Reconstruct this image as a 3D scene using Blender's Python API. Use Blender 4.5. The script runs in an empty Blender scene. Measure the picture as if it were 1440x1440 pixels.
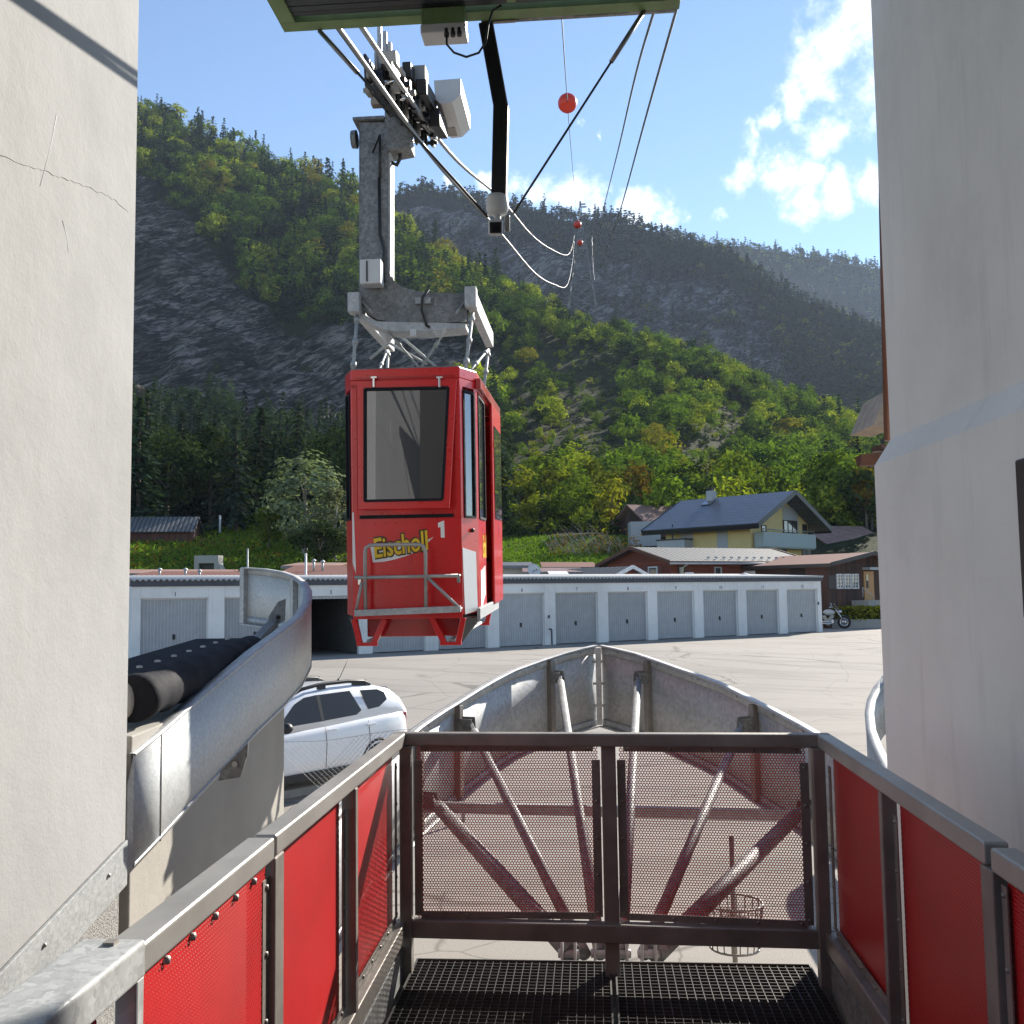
import bpy, bmesh, math, random
import numpy as np
from mathutils import Vector, Matrix, noise as mnoise
R = math.radians
rnd = random.Random(7)
sc = bpy.context.scene
col = sc.collection
V = Vector
UP = V((0, 0, 1))

# ------------------------------------------------------------------ camera
F = 1413.0
EYE = V((0, 0, 3.1))
PITCH, ROLL = R(4.58), R(-0.8)
CR = Matrix.Rotation(R(90) + PITCH, 3, 'X') @ Matrix.Rotation(ROLL, 3, 'Z')
def ray(px, py): return CR @ V(((px - 720) / F, (720 - py) / F, -1.0))
def at_plane(px, py, p0, n):
    d = ray(px, py); return EYE + d * ((V(p0) - EYE).dot(n) / d.dot(n))
def at_y(px, py, Y): return at_plane(px, py, (0, Y, 0), V((0, 1, 0)))
def at_z(px, py, Z): return at_plane(px, py, (0, 0, Z), UP)
_d = ray(833, 833)
AX = V((_d.x, _d.y, 0)).normalized()            # axis of the station
BX = V((AX.y, -AX.x, 0))
def S(lat, s, z): return BX * lat + AX * s + UP * z
def at_s(px, py, s): return at_plane(px, py, AX * s, AX)
def at_lat(px, py, l): return at_plane(px, py, BX * l, BX)

# ------------------------------------------------------------------ materials
def _new(name):
    m = bpy.data.materials.new(name); m.use_nodes = True
    return m, m.node_tree.nodes, m.node_tree.links, m.node_tree.nodes['Principled BSDF']
def _math(N, L, op, a, b=None, c=None):
    n = N.new('ShaderNodeMath'); n.operation = op
    for i, x in enumerate((a, b, c)):
        if x is None: continue
        if isinstance(x, (int, float)): n.inputs[i].default_value = x
        else: L.new(x, n.inputs[i])
    return n.outputs[0]
def _noise(N, L, vec, scale, detail=5, rough=.55, dist=0.0):
    n = N.new('ShaderNodeTexNoise'); n.inputs['Scale'].default_value = scale
    n.inputs['Detail'].default_value = detail; n.inputs['Roughness'].default_value = rough
    n.inputs['Distortion'].default_value = dist
    L.new(vec, n.inputs['Vector']); return n.outputs['Fac']
def _ramp(N, L, fac, stops):
    r = N.new('ShaderNodeValToRGB'); e = r.color_ramp.elements
    while len(e) < len(stops): e.new(.5)
    for el, (p, c) in zip(e, stops):
        el.position = p; el.color = (*c, 1) if len(c) == 3 else c
    L.new(fac, r.inputs[0]); return r.outputs[0]
def _mix(N, L, fac, a, b, mode='MIX'):
    n = N.new('ShaderNodeMix'); n.data_type = 'RGBA'; n.blend_type = mode
    for i, x in ((0, fac), (6, a), (7, b)):
        if isinstance(x, (int, float)): n.inputs[i].default_value = x
        elif isinstance(x, tuple): n.inputs[i].default_value = (*x, 1)
        else: L.new(x, n.inputs[i])
    return n.outputs[2]
def _coord(N, L, kind='Object', scale=(1, 1, 1), rot=(0, 0, 0)):
    t = N.new('ShaderNodeTexCoord'); m = N.new('ShaderNodeMapping')
    m.inputs['Scale'].default_value = scale; m.inputs['Rotation'].default_value = rot
    L.new(t.outputs[kind], m.inputs['Vector']); return m.outputs[0]
def _bump(N, L, b, h, strength, dist=.01, prev=None):
    n = N.new('ShaderNodeBump'); n.inputs['Strength'].default_value = strength; n.inputs['Distance'].default_value = dist
    L.new(h, n.inputs['Height'])
    if prev: L.new(prev, n.inputs['Normal'])
    L.new(n.outputs[0], b.inputs['Normal']); return n.outputs[0]
def mul(c, k): return tuple(min(1, x * k) for x in c)

def mat(name, c, rough=.6, metal=0.0, var=.25, scale=6, bump=0, bscale=60, c2=None, sc3=(1, 1, 1), coat=0, spec=.5, bdist=.004):
    m, N, L, b = _new(name)
    v = _coord(N, L, 'Object', sc3)
    f = _noise(N, L, v, scale, 6, .6)
    c2 = c2 or mul(c, 1 - var)
    L.new(_ramp(N, L, f, [(.3, c2), (.7, c)]), b.inputs['Base Color'])
    f2 = _noise(N, L, v, scale * 3.1, 4)
    b.inputs['Metallic'].default_value = metal
    L.new(_math(N, L, 'MULTIPLY_ADD', f2, .25, rough - .12), b.inputs['Roughness'])
    b.inputs['Specular IOR Level'].default_value = spec
    if coat: b.inputs['Coat Weight'].default_value = coat; b.inputs['Coat Roughness'].default_value = .06
    if bump:
        _bump(N, L, b, _noise(N, L, v, bscale, 4), bump, bdist)
    return m

def mat_galv(name, lo, hi, scale=28, rough=.42, metal=.85, dirt=.35):
    m, N, L, b = _new(name)
    v = _coord(N, L)
    vo = N.new('ShaderNodeTexVoronoi'); vo.inputs['Scale'].default_value = scale; vo.inputs['Randomness'].default_value = 1
    nz = N.new('ShaderNodeTexNoise'); nz.inputs['Scale'].default_value = scale * .9; L.new(v, nz.inputs['Vector'])
    va = N.new('ShaderNodeVectorMath'); va.operation = 'MULTIPLY_ADD'
    L.new(nz.outputs['Color'], va.inputs[0]); va.inputs[1].default_value = (.05, .05, .05); L.new(v, va.inputs[2])
    L.new(va.outputs[0], vo.inputs['Vector'])
    sx = N.new('ShaderNodeSeparateColor'); L.new(vo.outputs['Color'], sx.inputs[0])
    base = _ramp(N, L, sx.outputs[0], [(0, lo), (1, hi)])
    d = _noise(N, L, v, 2.3, 6, .65)
    base = _mix(N, L, _math(N, L, 'MULTIPLY', _ramp(N, L, d, [(.45, (0, 0, 0)), (.75, (1, 1, 1))]), dirt), base, mul(lo, .45))
    L.new(base, b.inputs['Base Color'])
    b.inputs['Metallic'].default_value = metal
    L.new(_math(N, L, 'MULTIPLY_ADD', sx.outputs[1], .18, rough), b.inputs['Roughness'])
    _bump(N, L, b, _noise(N, L, v, 9, 3), .08, .01)
    return m

def mat_plaster(name, c, stain=(.32, .31, .29), cracks=True):
    m, N, L, b = _new(name)
    v = _coord(N, L)
    big = _noise(N, L, v, .55, 7, .62)
    base = _ramp(N, L, big, [(.28, mul(c, .76)), (.48, mul(c, .93)), (.62, c)])
    vs = _coord(N, L, 'Object', (3.2, 3.2, .35))
    run = _noise(N, L, vs, 2.0, 6, .6)
    base = _mix(N, L, _math(N, L, 'MULTIPLY', _ramp(N, L, run, [(.55, (0, 0, 0)), (.8, (1, 1, 1))]), .28), base, stain)
    sp = _noise(N, L, v, 70, 2)
    base = _mix(N, L, _math(N, L, 'MULTIPLY', _ramp(N, L, sp, [(.68, (0, 0, 0)), (.76, (1, 1, 1))]), .16), base, mul(stain, .7))
    L.new(base, b.inputs['Base Color']); b.inputs['Roughness'].default_value = .9
    b.inputs['Specular IOR Level'].default_value = .15
    h = _math(N, L, 'ADD', _math(N, L, 'MULTIPLY', _noise(N, L, v, 3.5, 6, .6), 1.0), _math(N, L, 'MULTIPLY', _noise(N, L, v, 55, 4), .22))
    _bump(N, L, b, h, .35, .02)
    return m

def mat_perf(name, c, pitch=.012, rad=.0042):
    m, N, L, b = _new(name)
    t = N.new('ShaderNodeTexCoord')
    mu = N.new('ShaderNodeVectorMath'); mu.operation = 'MULTIPLY'; mu.inputs[1].default_value = (1 / pitch, 0, 1 / pitch)
    L.new(t.outputs['Object'], mu.inputs[0])
    def lat(off):
        w = N.new('ShaderNodeVectorMath'); w.operation = 'WRAP'
        a = N.new('ShaderNodeVectorMath'); a.operation = 'ADD'; a.inputs[1].default_value = off
        L.new(mu.outputs[0], a.inputs[0]); L.new(a.outputs[0], w.inputs[0])
        w.inputs[1].default_value = (.5, 0, .8660254); w.inputs[2].default_value = (-.5, 0, -.8660254)
        l = N.new('ShaderNodeVectorMath'); l.operation = 'LENGTH'; L.new(w.outputs[0], l.inputs[0]); return l.outputs['Value']
    d = _math(N, L, 'MINIMUM', lat((0, 0, 0)), lat((.5, 0, .8660254)))
    hole = _math(N, L, 'LESS_THAN', d, rad / pitch)
    v = _coord(N, L)
    L.new(_ramp(N, L, _noise(N, L, v, 2.2, 8, .7), [(.25, mul(c, .72)), (.5, c), (.75, mul(c, 1.12))]), b.inputs['Base Color'])
    b.inputs['Roughness'].default_value = .45
    tr = N.new('ShaderNodeBsdfTransparent'); mx = N.new('ShaderNodeMixShader')
    L.new(hole, mx.inputs[0]); L.new(b.outputs[0], mx.inputs[1]); L.new(tr.outputs[0], mx.inputs[2])
    L.new(mx.outputs[0], N['Material Output'].inputs['Surface'])
    return m

def mat_glass_dark(name, c=(.012, .014, .017), refl=.22, trans=.35, ior=1.5):
    m, N, L, b = _new(name)
    b.inputs['Base Color'].default_value = (*c, 1); b.inputs['Roughness'].default_value = .3
    tr = N.new('ShaderNodeBsdfTransparent'); tr.inputs[0].default_value = (.55, .6, .62, 1)
    gl = N.new('ShaderNodeBsdfGlossy'); gl.inputs['Roughness'].default_value = .01; gl.inputs[0].default_value = (.9, .93, 1, 1)
    m1 = N.new('ShaderNodeMixShader'); m1.inputs[0].default_value = trans
    L.new(b.outputs[0], m1.inputs[1]); L.new(tr.outputs[0], m1.inputs[2])
    lw = N.new('ShaderNodeFresnel'); lw.inputs[0].default_value = ior
    f = _math(N, L, 'ADD', lw.outputs[0], refl - .04)
    f = _math(N, L, 'MAXIMUM', _math(N, L, 'MINIMUM', f, 1.0), 0.0)
    m2 = N.new('ShaderNodeMixShader'); L.new(f, m2.inputs[0]); L.new(m1.outputs[0], m2.inputs[1]); L.new(gl.outputs[0], m2.inputs[2])
    L.new(m2.outputs[0], N['Material Output'].inputs['Surface'])
    return m

def mat_leaf(name, c, c2, trans=.35, tint=(1.0, 1.15, .45)):
    m, N, L, b = _new(name)
    oi = N.new('ShaderNodeObjectInfo')
    v = _coord(N, L)
    f = _noise(N, L, v, .9, 3)
    g = N.new('ShaderNodeNewGeometry')
    f = _math(N, L, 'ADD', _math(N, L, 'MULTIPLY', f, .6), _math(N, L, 'MULTIPLY', g.outputs['Random Per Island'], .4))
    cc = _ramp(N, L, f, [(.25, c2), (.75, c)])
    hs = N.new('ShaderNodeHueSaturation'); L.new(cc, hs.inputs['Color'])
    L.new(_math(N, L, 'MULTIPLY_ADD', oi.outputs['Random'], .05, .475), hs.inputs['Hue'])
    L.new(_math(N, L, 'MULTIPLY_ADD', oi.outputs['Random'], .5, .75), hs.inputs['Value'])
    df = N.new('ShaderNodeBsdfDiffuse'); L.new(hs.outputs[0], df.inputs[0])
    tl = N.new('ShaderNodeBsdfTranslucent')
    L.new(_mix(N, L, 1.0, hs.outputs[0], tint, 'MULTIPLY'), tl.inputs[0])
    mx = N.new('ShaderNodeMixShader'); mx.inputs[0].default_value = trans
    L.new(df.outputs[0], mx.inputs[1]); L.new(tl.outputs[0], mx.inputs[2])
    L.new(mx.outputs[0], N['Material Output'].inputs['Surface'])
    return m

def mat_asphalt(name, c):
    m, N, L, b = _new(name)
    v = _coord(N, L)
    big = _noise(N, L, v, .12, 6, .6)
    base = _ramp(N, L, big, [(.3, mul(c, .8)), (.7, mul(c, 1.12))])
    fine = _noise(N, L, v, 90, 3, .7)
    base = _mix(N, L, .5, base, _ramp(N, L, fine, [(.3, mul(c, .45)), (.7, mul(c, 1.5))]))
    # worn patches, seams and cracks
    vs = _coord(N, L, 'Object', (.12, .55, 1), (0, 0, R(12)))
    patch = _noise(N, L, vs, 1.3, 5, .6)
    base = _mix(N, L, _math(N, L, 'MULTIPLY', _ramp(N, L, patch, [(.48, (0, 0, 0)), (.60, (1, 1, 1))]), .42), base, mul(c, .62))
    oil = _noise(N, L, _coord(N, L, 'Object', (.5, .5, 1)), 1.1, 3, .5)
    base = _mix(N, L, _math(N, L, 'MULTIPLY', _ramp(N, L, oil, [(.66, (0, 0, 0)), (.74, (1, 1, 1))]), .5), base, mul(c, .4))
    for sx, rot, sca, w, k in (((.10, .45, 1), 8, 1.0, .012, .75), ((.45, .5, 1), 40, 1.0, .007, .6)):
        nz = N.new('ShaderNodeTexNoise'); nz.inputs['Scale'].default_value = .9; nz.inputs['Detail'].default_value = 6
        vv = _coord(N, L, 'Object', sx, (0, 0, R(rot)))
        L.new(vv, nz.inputs['Vector'])
        va = N.new('ShaderNodeVectorMath'); va.operation = 'MULTIPLY_ADD'; va.inputs[1].default_value = (.35, .35, .35)
        L.new(nz.outputs['Color'], va.inputs[0]); L.new(vv, va.inputs[2])
        vo = N.new('ShaderNodeTexVoronoi'); vo.feature = 'DISTANCE_TO_EDGE'; vo.inputs['Scale'].default_value = sca
        L.new(va.outputs[0], vo.inputs['Vector'])
        ck = _ramp(N, L, vo.outputs['Distance'], [(0, (1, 1, 1)), (w, (0, 0, 0))])
        base = _mix(N, L, _math(N, L, 'MULTIPLY', ck, k), base, mul(c, .3))
    L.new(base, b.inputs['Base Color']); b.inputs['Roughness'].default_value = .92
    b.inputs['Specular IOR Level'].default_value = .25
    _bump(N, L, b, fine, .5, .006)
    return m

def mat_planks(name, c, c2, axis=0, w=.14, rough=.8, horizontal=False):
    m, N, L, b = _new(name)
    v = _coord(N, L)
    sp = N.new('ShaderNodeSeparateXYZ'); L.new(v, sp.inputs[0])
    u = sp.outputs[2] if horizontal else _math(N, L, 'ADD', sp.outputs[0], _math(N, L, 'MULTIPLY', sp.outputs[1], .73))
    q = _math(N, L, 'DIVIDE', u, w)
    fr = _math(N, L, 'FRACT', q); fl = _math(N, L, 'FLOOR', q)
    wn = N.new('ShaderNodeTexWhiteNoise'); wn.noise_dimensions = '1D'; L.new(fl, wn.inputs['W'])
    vs = _coord(N, L, 'Object', (1, 1, .15) if not horizontal else (.2, .2, 1))
    gr = _noise(N, L, vs, 9, 6, .65)
    f = _math(N, L, 'ADD', _math(N, L, 'MULTIPLY', wn.outputs['Value'], .5), _math(N, L, 'MULTIPLY', gr, .6))
    base = _ramp(N, L, f, [(.3, c2), (.85, c)])
    gap = _math(N, L, 'LESS_THAN', fr, .07)
    L.new(_mix(N, L, _math(N, L, 'MULTIPLY', gap, .85), base, mul(c2, .25)), b.inputs['Base Color'])
    b.inputs['Roughness'].default_value = rough
    _bump(N, L, b, _math(N, L, 'SUBTRACT', 1.0, gap), .4, .02)
    return m

def mat_ribbed(name, c, w=.1, axis='x', depth=.02, rough=.45, metal=0.0, duty=.5, spec=.5, groove=.85):
    """sheet metal with pressed ribs running across one object axis"""
    m, N, L, b = _new(name)
    v = _coord(N, L)
    sp = N.new('ShaderNodeSeparateXYZ'); L.new(v, sp.inputs[0])
    q = _math(N, L, 'DIVIDE', sp.outputs['xyz'.index(axis)], w)
    s = _math(N, L, 'SINE', _math(N, L, 'MULTIPLY', q, 2 * math.pi))
    L.new(_mix(N, L, 1.0, _ramp(N, L, _noise(N, L, v, 3, 5), [(.3, mul(c, .85)), (.7, c)]), _ramp(N, L, _math(N, L, 'MULTIPLY_ADD', s, .5, .5), [(.1, (groove,) * 3), (.35, (1, 1, 1))]), 'MULTIPLY'), b.inputs['Base Color'])  # groove darkens the valleys in the colour, standing in for rib shade
    if name == 'garage_door_sheet':
        oi = N.new('ShaderNodeObjectInfo'); hs = N.new('ShaderNodeHueSaturation'); lk = b.inputs['Base Color'].links[0]; L.new(lk.from_socket, hs.inputs['Color']); L.new(_math(N, L, 'MULTIPLY_ADD', oi.outputs['Random'], .22, .86), hs.inputs['Value']); L.new(hs.outputs[0], b.inputs['Base Color'])
    b.inputs['Specular IOR Level'].default_value = spec
    b.inputs['Roughness'].default_value = rough; b.inputs['Metallic'].default_value = metal
    _bump(N, L, b, _ramp(N, L, _math(N, L, 'MULTIPLY_ADD', s, .5, .5), [(.35, (0, 0, 0)), (.65, (1, 1, 1))]), 1.0, depth)
    return m

M = {}
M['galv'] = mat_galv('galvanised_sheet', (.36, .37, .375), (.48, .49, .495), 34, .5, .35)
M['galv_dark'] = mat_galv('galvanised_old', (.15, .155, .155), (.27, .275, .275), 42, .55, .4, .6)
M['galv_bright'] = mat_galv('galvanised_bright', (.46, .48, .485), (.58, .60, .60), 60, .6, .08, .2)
M['galv_spangle'] = mat_galv('galvanised_spangle', (.29, .305, .31), (.42, .435, .435), 60, .55, .15, .35)
M['steel'] = mat('brushed_steel', (.40, .39, .37), .4, .45, .25, 3, .15, 40, sc3=(1, 1, 1))
M['crack'] = mat('crack_shadow', (.27, .25, .22), .9)
M['steel_dark'] = mat('weathered_steel', (.31, .285, .26), .5, .45, .4, 5, .2, 60)
M['chrome'] = mat('chrome', (.75, .75, .76), .18, 1.0, .1, 4)
M['black_metal'] = mat('black_metal', (.02, .02, .022), .4, .3, .3, 8)
M['black_rubber'] = mat('black_rubber', (.016, .017, .022), .8, 0, .4, 4, .3, 12, bdist=.02, spec=.2)
M['perf_side'] = mat_perf('perforated_red_side', (.50, .012, .014), .0115, .003)
M['grating'] = mat('grating_steel', (.075, .072, .068), .6, .4, .4, 6)
M['perf_red'] = mat_perf('perforated_red', (.52, .03, .03), .012, .0046)
M['red'] = mat('red_paint', (.62, .010, .012), .3, 0, .08, 2, coat=.3)
M['red_dark'] = mat('red_paint_frame', (.42, .008, .010), .3, 0, .12, 2, coat=.5)
M['white_decal'] = mat('white_decal', (.78, .78, .77), .4, 0, .05)
M['yellow_decal'] = mat('yellow_decal', (.80, .52, .02), .4, 0, .05)
M['dark_decal'] = mat('dark_decal', (.05, .035, .01), .4, 0, .05)
M['number'] = mat('number_paint', (.03, .03, .03), .6)
M['plaster_warm'] = mat_plaster('plaster_warm', (.41, .408, .40))
M['plaster_cool'] = mat_plaster('plaster_cool', (.74, .735, .70))
M['concrete'] = mat_plaster('concrete_render', (.40, .38, .345))
M['pylon'] = mat('pylon_steel', (.24, .25, .265), .6, .1, .2, .5)
M['pebble'] = mat('pebble_dash', (.50, .49, .47), .95, 0, .7, 110, 1.0, 110, c2=(.12, .12, .12), bdist=.01)
M['roof_green'] = mat('green_steel_paint', (.17, .26, .10), .5, 0, .35, 5)
M['roof_under'] = mat_ribbed('dark_trapezoid_sheet', (.045, .055, .06), .11, 'y', .03, .4, .3)
M['box_grey'] = mat('light_grey_enclosure', (.55, .56, .56), .4, 0, .1)
M['cable'] = mat('cable_steel', (.30, .30, .30), .4, .8, .4, 30)
M['cable_dark'] = mat('black_cable', (.02, .02, .02), .5)
M['orange_ball'] = mat('orange_marker', (.78, .045, .015), .35, 0, .1, 3)
M['glass'] = mat_glass_dark('cabin_glass', refl=.15, trans=.22)
M['car_glass'] = mat_glass_dark('car_glass', (.006, .008, .011), .022, .04, 1.2)
M['window_glass'] = mat_glass_dark('window_glass', (.02, .022, .025), .10, .1)
M['white_paint'] = mat('white_car_paint', (.80, .81, .82), .3, 0, .02, 2, coat=.7)
M['black_plastic'] = mat('black_plastic', (.018, .018, .02), .5)
M['tyre'] = mat('tyre', (.02, .02, .02), .8)
M['tail_red'] = mat('tail_lamp', (.35, .01, .01), .2, coat=1)
M['asphalt'] = mat_asphalt('asphalt', (.32, .29, .255))
M['kerb'] = mat('kerb_stone', (.42, .40, .37), .9, 0, .3, 8, .3)
M['line'] = mat('road_paint', (.78, .78, .75), .8, 0, .25, 14)
M['garage_white'] = mat_plaster('garage_render', (.80, .79, .77), (.34, .33, .31))
M['garage_door'] = mat_ribbed('garage_door_sheet', (.43, .44, .465), .105, 'x', .025, .4, .1)
M['garage_inside'] = mat('garage_inside', (.16, .155, .15), .9)
M['fascia'] = mat('dark_fascia', (.06, .065, .085), .5, 0, .2)
M['eternit'] = mat('fibre_cement', (.62, .61, .59), .8, 0, .35, 8)
M['slate'] = None
M['yellow_wall'] = mat('yellow_render', (.70, .55, .25), .9, 0, .12, 1.5, .2)
M['roof_fascia'] = mat('anthracite_fascia', (.03, .03, .035), .45)
M['grey_green'] = mat('grey_green_balcony', (.36, .42, .41), .6, 0, .08)
M['grey_render'] = mat('grey_render', (.42, .43, .44), .85, 0, .1)
M['chalet'] = mat_planks('red_brown_boards', (.24, .062, .028), (.13, .032, .016), horizontal=True, w=.18)
M['barn'] = mat_planks('dark_boards', (.10, .042, .026), (.035, .018, .013), w=.22)
M['old_boards'] = mat_planks('old_boards', (.13, .075, .05), (.05, .03, .022), w=.25)
M['red_boards'] = mat_planks('faded_red_boards', (.17, .06, .045), (.09, .035, .03), w=.25)
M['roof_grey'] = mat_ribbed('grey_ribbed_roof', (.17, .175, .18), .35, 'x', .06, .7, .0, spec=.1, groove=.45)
M['roof_tile'] = mat('weathered_red_tiles', (.21, .095, .075), .9, spec=.1, metal=0, var=.5, scale=3, bump=.3, bscale=20, c2=(.16, .09, .075))
M['roof_rust'] = mat('brown_sheet_roof', (.36, .23, .19), .9, 0, .4, 1.2, .2, 15, spec=.1)
M['purple'] = mat('plum_tarp', (.12, .045, .06), .7, 0, .3, 2)
M['beige_wall'] = mat('beige_wall', (.50, .48, .42), .9)
M['door_wood'] = mat('oak_door', (.50, .27, .10), .5, 0, .25, 3, sc3=(4, 4, .5))
M['white_frame'] = mat('white_window_frame', (.78, .78, .78), .5)
M['dark_frame'] = mat('dark_window_frame', (.05, .035, .03), .5)
M['canvas'] = mat('grey_canvas', (.40, .42, .46), .8)
M['blue_tarp'] = mat('blue_tarp', (.05, .13, .36), .5)
M['bark'] = mat('bark', (.17, .13, .10), .95, 0, .5, 6, .5, 30)
M['bark_pale'] = mat('pale_bark', (.42, .37, .31), .9, 0, .4, 4)
M['gutter'] = mat('brown_gutter', (.13, .055, .035), .45, .3, .3)
M['soffit'] = mat('soffit_board', (.40, .32, .24), .85, 0, .4, 6)
M['window_dark'] = mat('dark_opening', (.03, .028, .025), .5)
M['wire'] = mat('fence_wire', (.16, .16, .155), .6, .2)

# ------------------------------------------------------------------ mesh builder
class MB:
    def __init__(s, T=None): s.v = []; s.f = []; s.m = []; s.sm = []; s.T = T
    def add(s, vs, fs, mi=0, smooth=False):
        o = len(s.v)
        s.v += [(s.T @ V(p) if s.T else V(p)) for p in vs]
        for f in fs: s.f.append([i + o for i in f]); s.m.append(mi); s.sm.append(smooth)
    def hexa(s, p, mi=0):
        s.add(p, [(0, 3, 2, 1), (4, 5, 6, 7), (0, 1, 5, 4), (1, 2, 6, 5), (2, 3, 7, 6), (3, 0, 4, 7)], mi)
    def box(s, c, d, ax=None, mi=0):
        c = V(c); X, Y, Z = ax or (V((1, 0, 0)), V((0, 1, 0)), UP)
        X, Y, Z = X * d[0] / 2, Y * d[1] / 2, Z * d[2] / 2
        s.hexa([c - X - Y - Z, c + X - Y - Z, c + X + Y - Z, c - X + Y - Z, c - X - Y + Z, c + X - Y + Z, c + X + Y + Z, c - X + Y + Z], mi)
    def bar(s, p, q, w, h, up=UP, mi=0):
        p, q = V(p), V(q); d = (q - p).normalized(); x = d.cross(up)
        if x.length < 1e-5: x = d.cross(V((1, 0, 0)))
        x.normalize(); z = x.cross(d)
        s.box((p + q) / 2, (w, (q - p).length, h), (x, d, z), mi)
    def prism(s, poly, ext, mi=0):
        n = len(poly); a = [V(p) for p in poly]; e = V(ext)
        s.add(a + [p + e for p in a], [tuple(range(n))[::-1], tuple(range(n, 2 * n))] + [(i, (i + 1) % n, n + (i + 1) % n, n + i) for i in range(n)], mi)
    def tube(s, pts, r, n=8, mi=0, caps=True, smooth=True):
        pts = [V(p) for p in pts]; rs = r if isinstance(r, (list, tuple)) else [r] * len(pts)
        vs, fs = [], []; ref = None
        for i, p in enumerate(pts):
            d = (pts[min(i + 1, len(pts) - 1)] - pts[max(i - 1, 0)]).normalized()
            if ref is None: ref = d.orthogonal().normalized()
            ref = (ref - d * ref.dot(d)); ref = ref.normalized() if ref.length > 1e-6 else d.orthogonal().normalized()
            b = d.cross(ref)
            for k in range(n):
                a = 2 * math.pi * k / n; vs.append(p + (ref * math.cos(a) + b * math.sin(a)) * rs[i])
        for i in range(len(pts) - 1):
            for k in range(n):
                k2 = (k + 1) % n; fs.append((i * n + k, i * n + k2, (i + 1) * n + k2, (i + 1) * n + k))
        s.add(vs, fs, mi, smooth)
        if caps: s.add(vs[:n], [tuple(range(n))[::-1]], mi); s.add(vs[-n:], [tuple(range(n))], mi)
    def cyl(s, p, q, r, n=16, mi=0, r2=None): s.tube([p, q], [r, r if r2 is None else r2], n, mi)
    def lathe(s, base, axis, prof, n=20, mi=0, smooth=True):
        axis = V(axis).normalized(); x = axis.orthogonal().normalized(); y = axis.cross(x); base = V(base)
        vs = [base + axis * h + (x * math.cos(2 * math.pi * k / n) + y * math.sin(2 * math.pi * k / n)) * r for h, r in prof for k in range(n)]
        fs = [(i * n + k, i * n + (k + 1) % n, (i + 1) * n + (k + 1) % n, (i + 1) * n + k) for i in range(len(prof) - 1) for k in range(n)]
        s.add(vs, fs, mi, smooth)
    def sphere(s, c, r, n=16, mi=0, sz=(1, 1, 1)):
        c = V(c); h = n // 2; vs, fs = [], []
        for i in range(h + 1):
            t = math.pi * i / h
            for k in range(n):
                a = 2 * math.pi * k / n
                vs.append(c + V((math.sin(t) * math.cos(a) * r * sz[0], math.sin(t) * math.sin(a) * r * sz[1], math.cos(t) * r * sz[2])))
        for i in range(h):
            for k in range(n): fs.append((i * n + k, (i + 1) * n + k, (i + 1) * n + (k + 1) % n, i * n + (k + 1) % n))
        s.add(vs, fs, mi, True)
    def torus(s, c, axis, Rr, r, n=28, m=10, mi=0):
        c = V(c); axis = V(axis).normalized(); x = axis.orthogonal().normalized(); y = axis.cross(x); vs, fs = [], []
        for i in range(n):
            a = 2 * math.pi * i / n; d = x * math.cos(a) + y * math.sin(a)
            for k in range(m):
                b = 2 * math.pi * k / m; vs.append(c + d * (Rr + r * math.cos(b)) + axis * r * math.sin(b))
        for i in range(n):
            for k in range(m): fs.append((i * m + k, i * m + (k + 1) % m, ((i + 1) % n) * m + (k + 1) % m, ((i + 1) % n) * m + k))
        s.add(vs, fs, mi, True)
    def grid(s, rows, mi=0, smooth=True, closed=False):
        n = len(rows[0]); vs = [p for r in rows for p in r]; fs = []
        for i in range(len(rows) - 1):
            for k in range(n if closed else n - 1): fs.append((i * n + k, i * n + (k + 1) % n, (i + 1) * n + (k + 1) % n, (i + 1) * n + k))
        s.add(vs, fs, mi, smooth)
    def sheet(s, top, down, th, mi=0, smooth=True):
        """thick band: list of top points, one (or one per point) downward vector, thickness to the outside (right of travel)"""
        top = [V(p) for p in top]; n = len(top); dn = down if isinstance(down, list) else [V(down)] * n
        nr = []
        for i in range(n):
            d = top[min(i + 1, n - 1)] - top[max(i - 1, 0)]; x = d.cross(UP); x.z = 0; nr.append(x.normalized() * th)
        a = top; b = [p + d for p, d in zip(top, dn)]; c = [p + x for p, x in zip(b, nr)]; e = [p + x for p, x in zip(a, nr)]
        for A_, B_ in ((a, b), (b, c), (c, e), (e, a)): s.grid([A_, B_], mi, smooth)
        s.add([a[0], b[0], c[0], e[0]], [(0, 1, 2, 3)], mi); s.add([a[-1], b[-1], c[-1], e[-1]], [(3, 2, 1, 0)], mi)
    def build(s, name, mats, parent=None, bev=0, matrix=None, seg=2):
        me = bpy.data.meshes.new(name)
        vs = s.v; org = V((0, 0, 0))
        if parent is None and matrix is None:
            lo = [min(p[i] for p in vs) for i in range(3)]; hi = [max(p[i] for p in vs) for i in range(3)]
            org = V(((lo[0] + hi[0]) / 2, (lo[1] + hi[1]) / 2, lo[2])); vs = [p - org for p in vs]
        me.from_pydata([tuple(p) for p in vs], [], s.f)
        for m in (mats if isinstance(mats, (list, tuple)) else [mats]): me.materials.append(m)
        me.polygons.foreach_set('material_index', s.m); me.polygons.foreach_set('use_smooth', s.sm)
        bm = bmesh.new(); bm.from_mesh(me); bmesh.ops.remove_doubles(bm, verts=bm.verts, dist=1e-5); bmesh.ops.recalc_face_normals(bm, faces=bm.faces); bm.to_mesh(me); bm.free()
        me.update()
        o = bpy.data.objects.new(name, me); col.objects.link(o)
        if matrix is not None: o.matrix_basis = matrix
        else: o.location = org
        if parent is not None: adopt(o, parent)
        if bev:
            b = o.modifiers.new('bevel', 'BEVEL'); b.width = bev; b.segments = seg; b.limit_method = 'ANGLE'; b.angle_limit = R(40)
        return o

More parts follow.
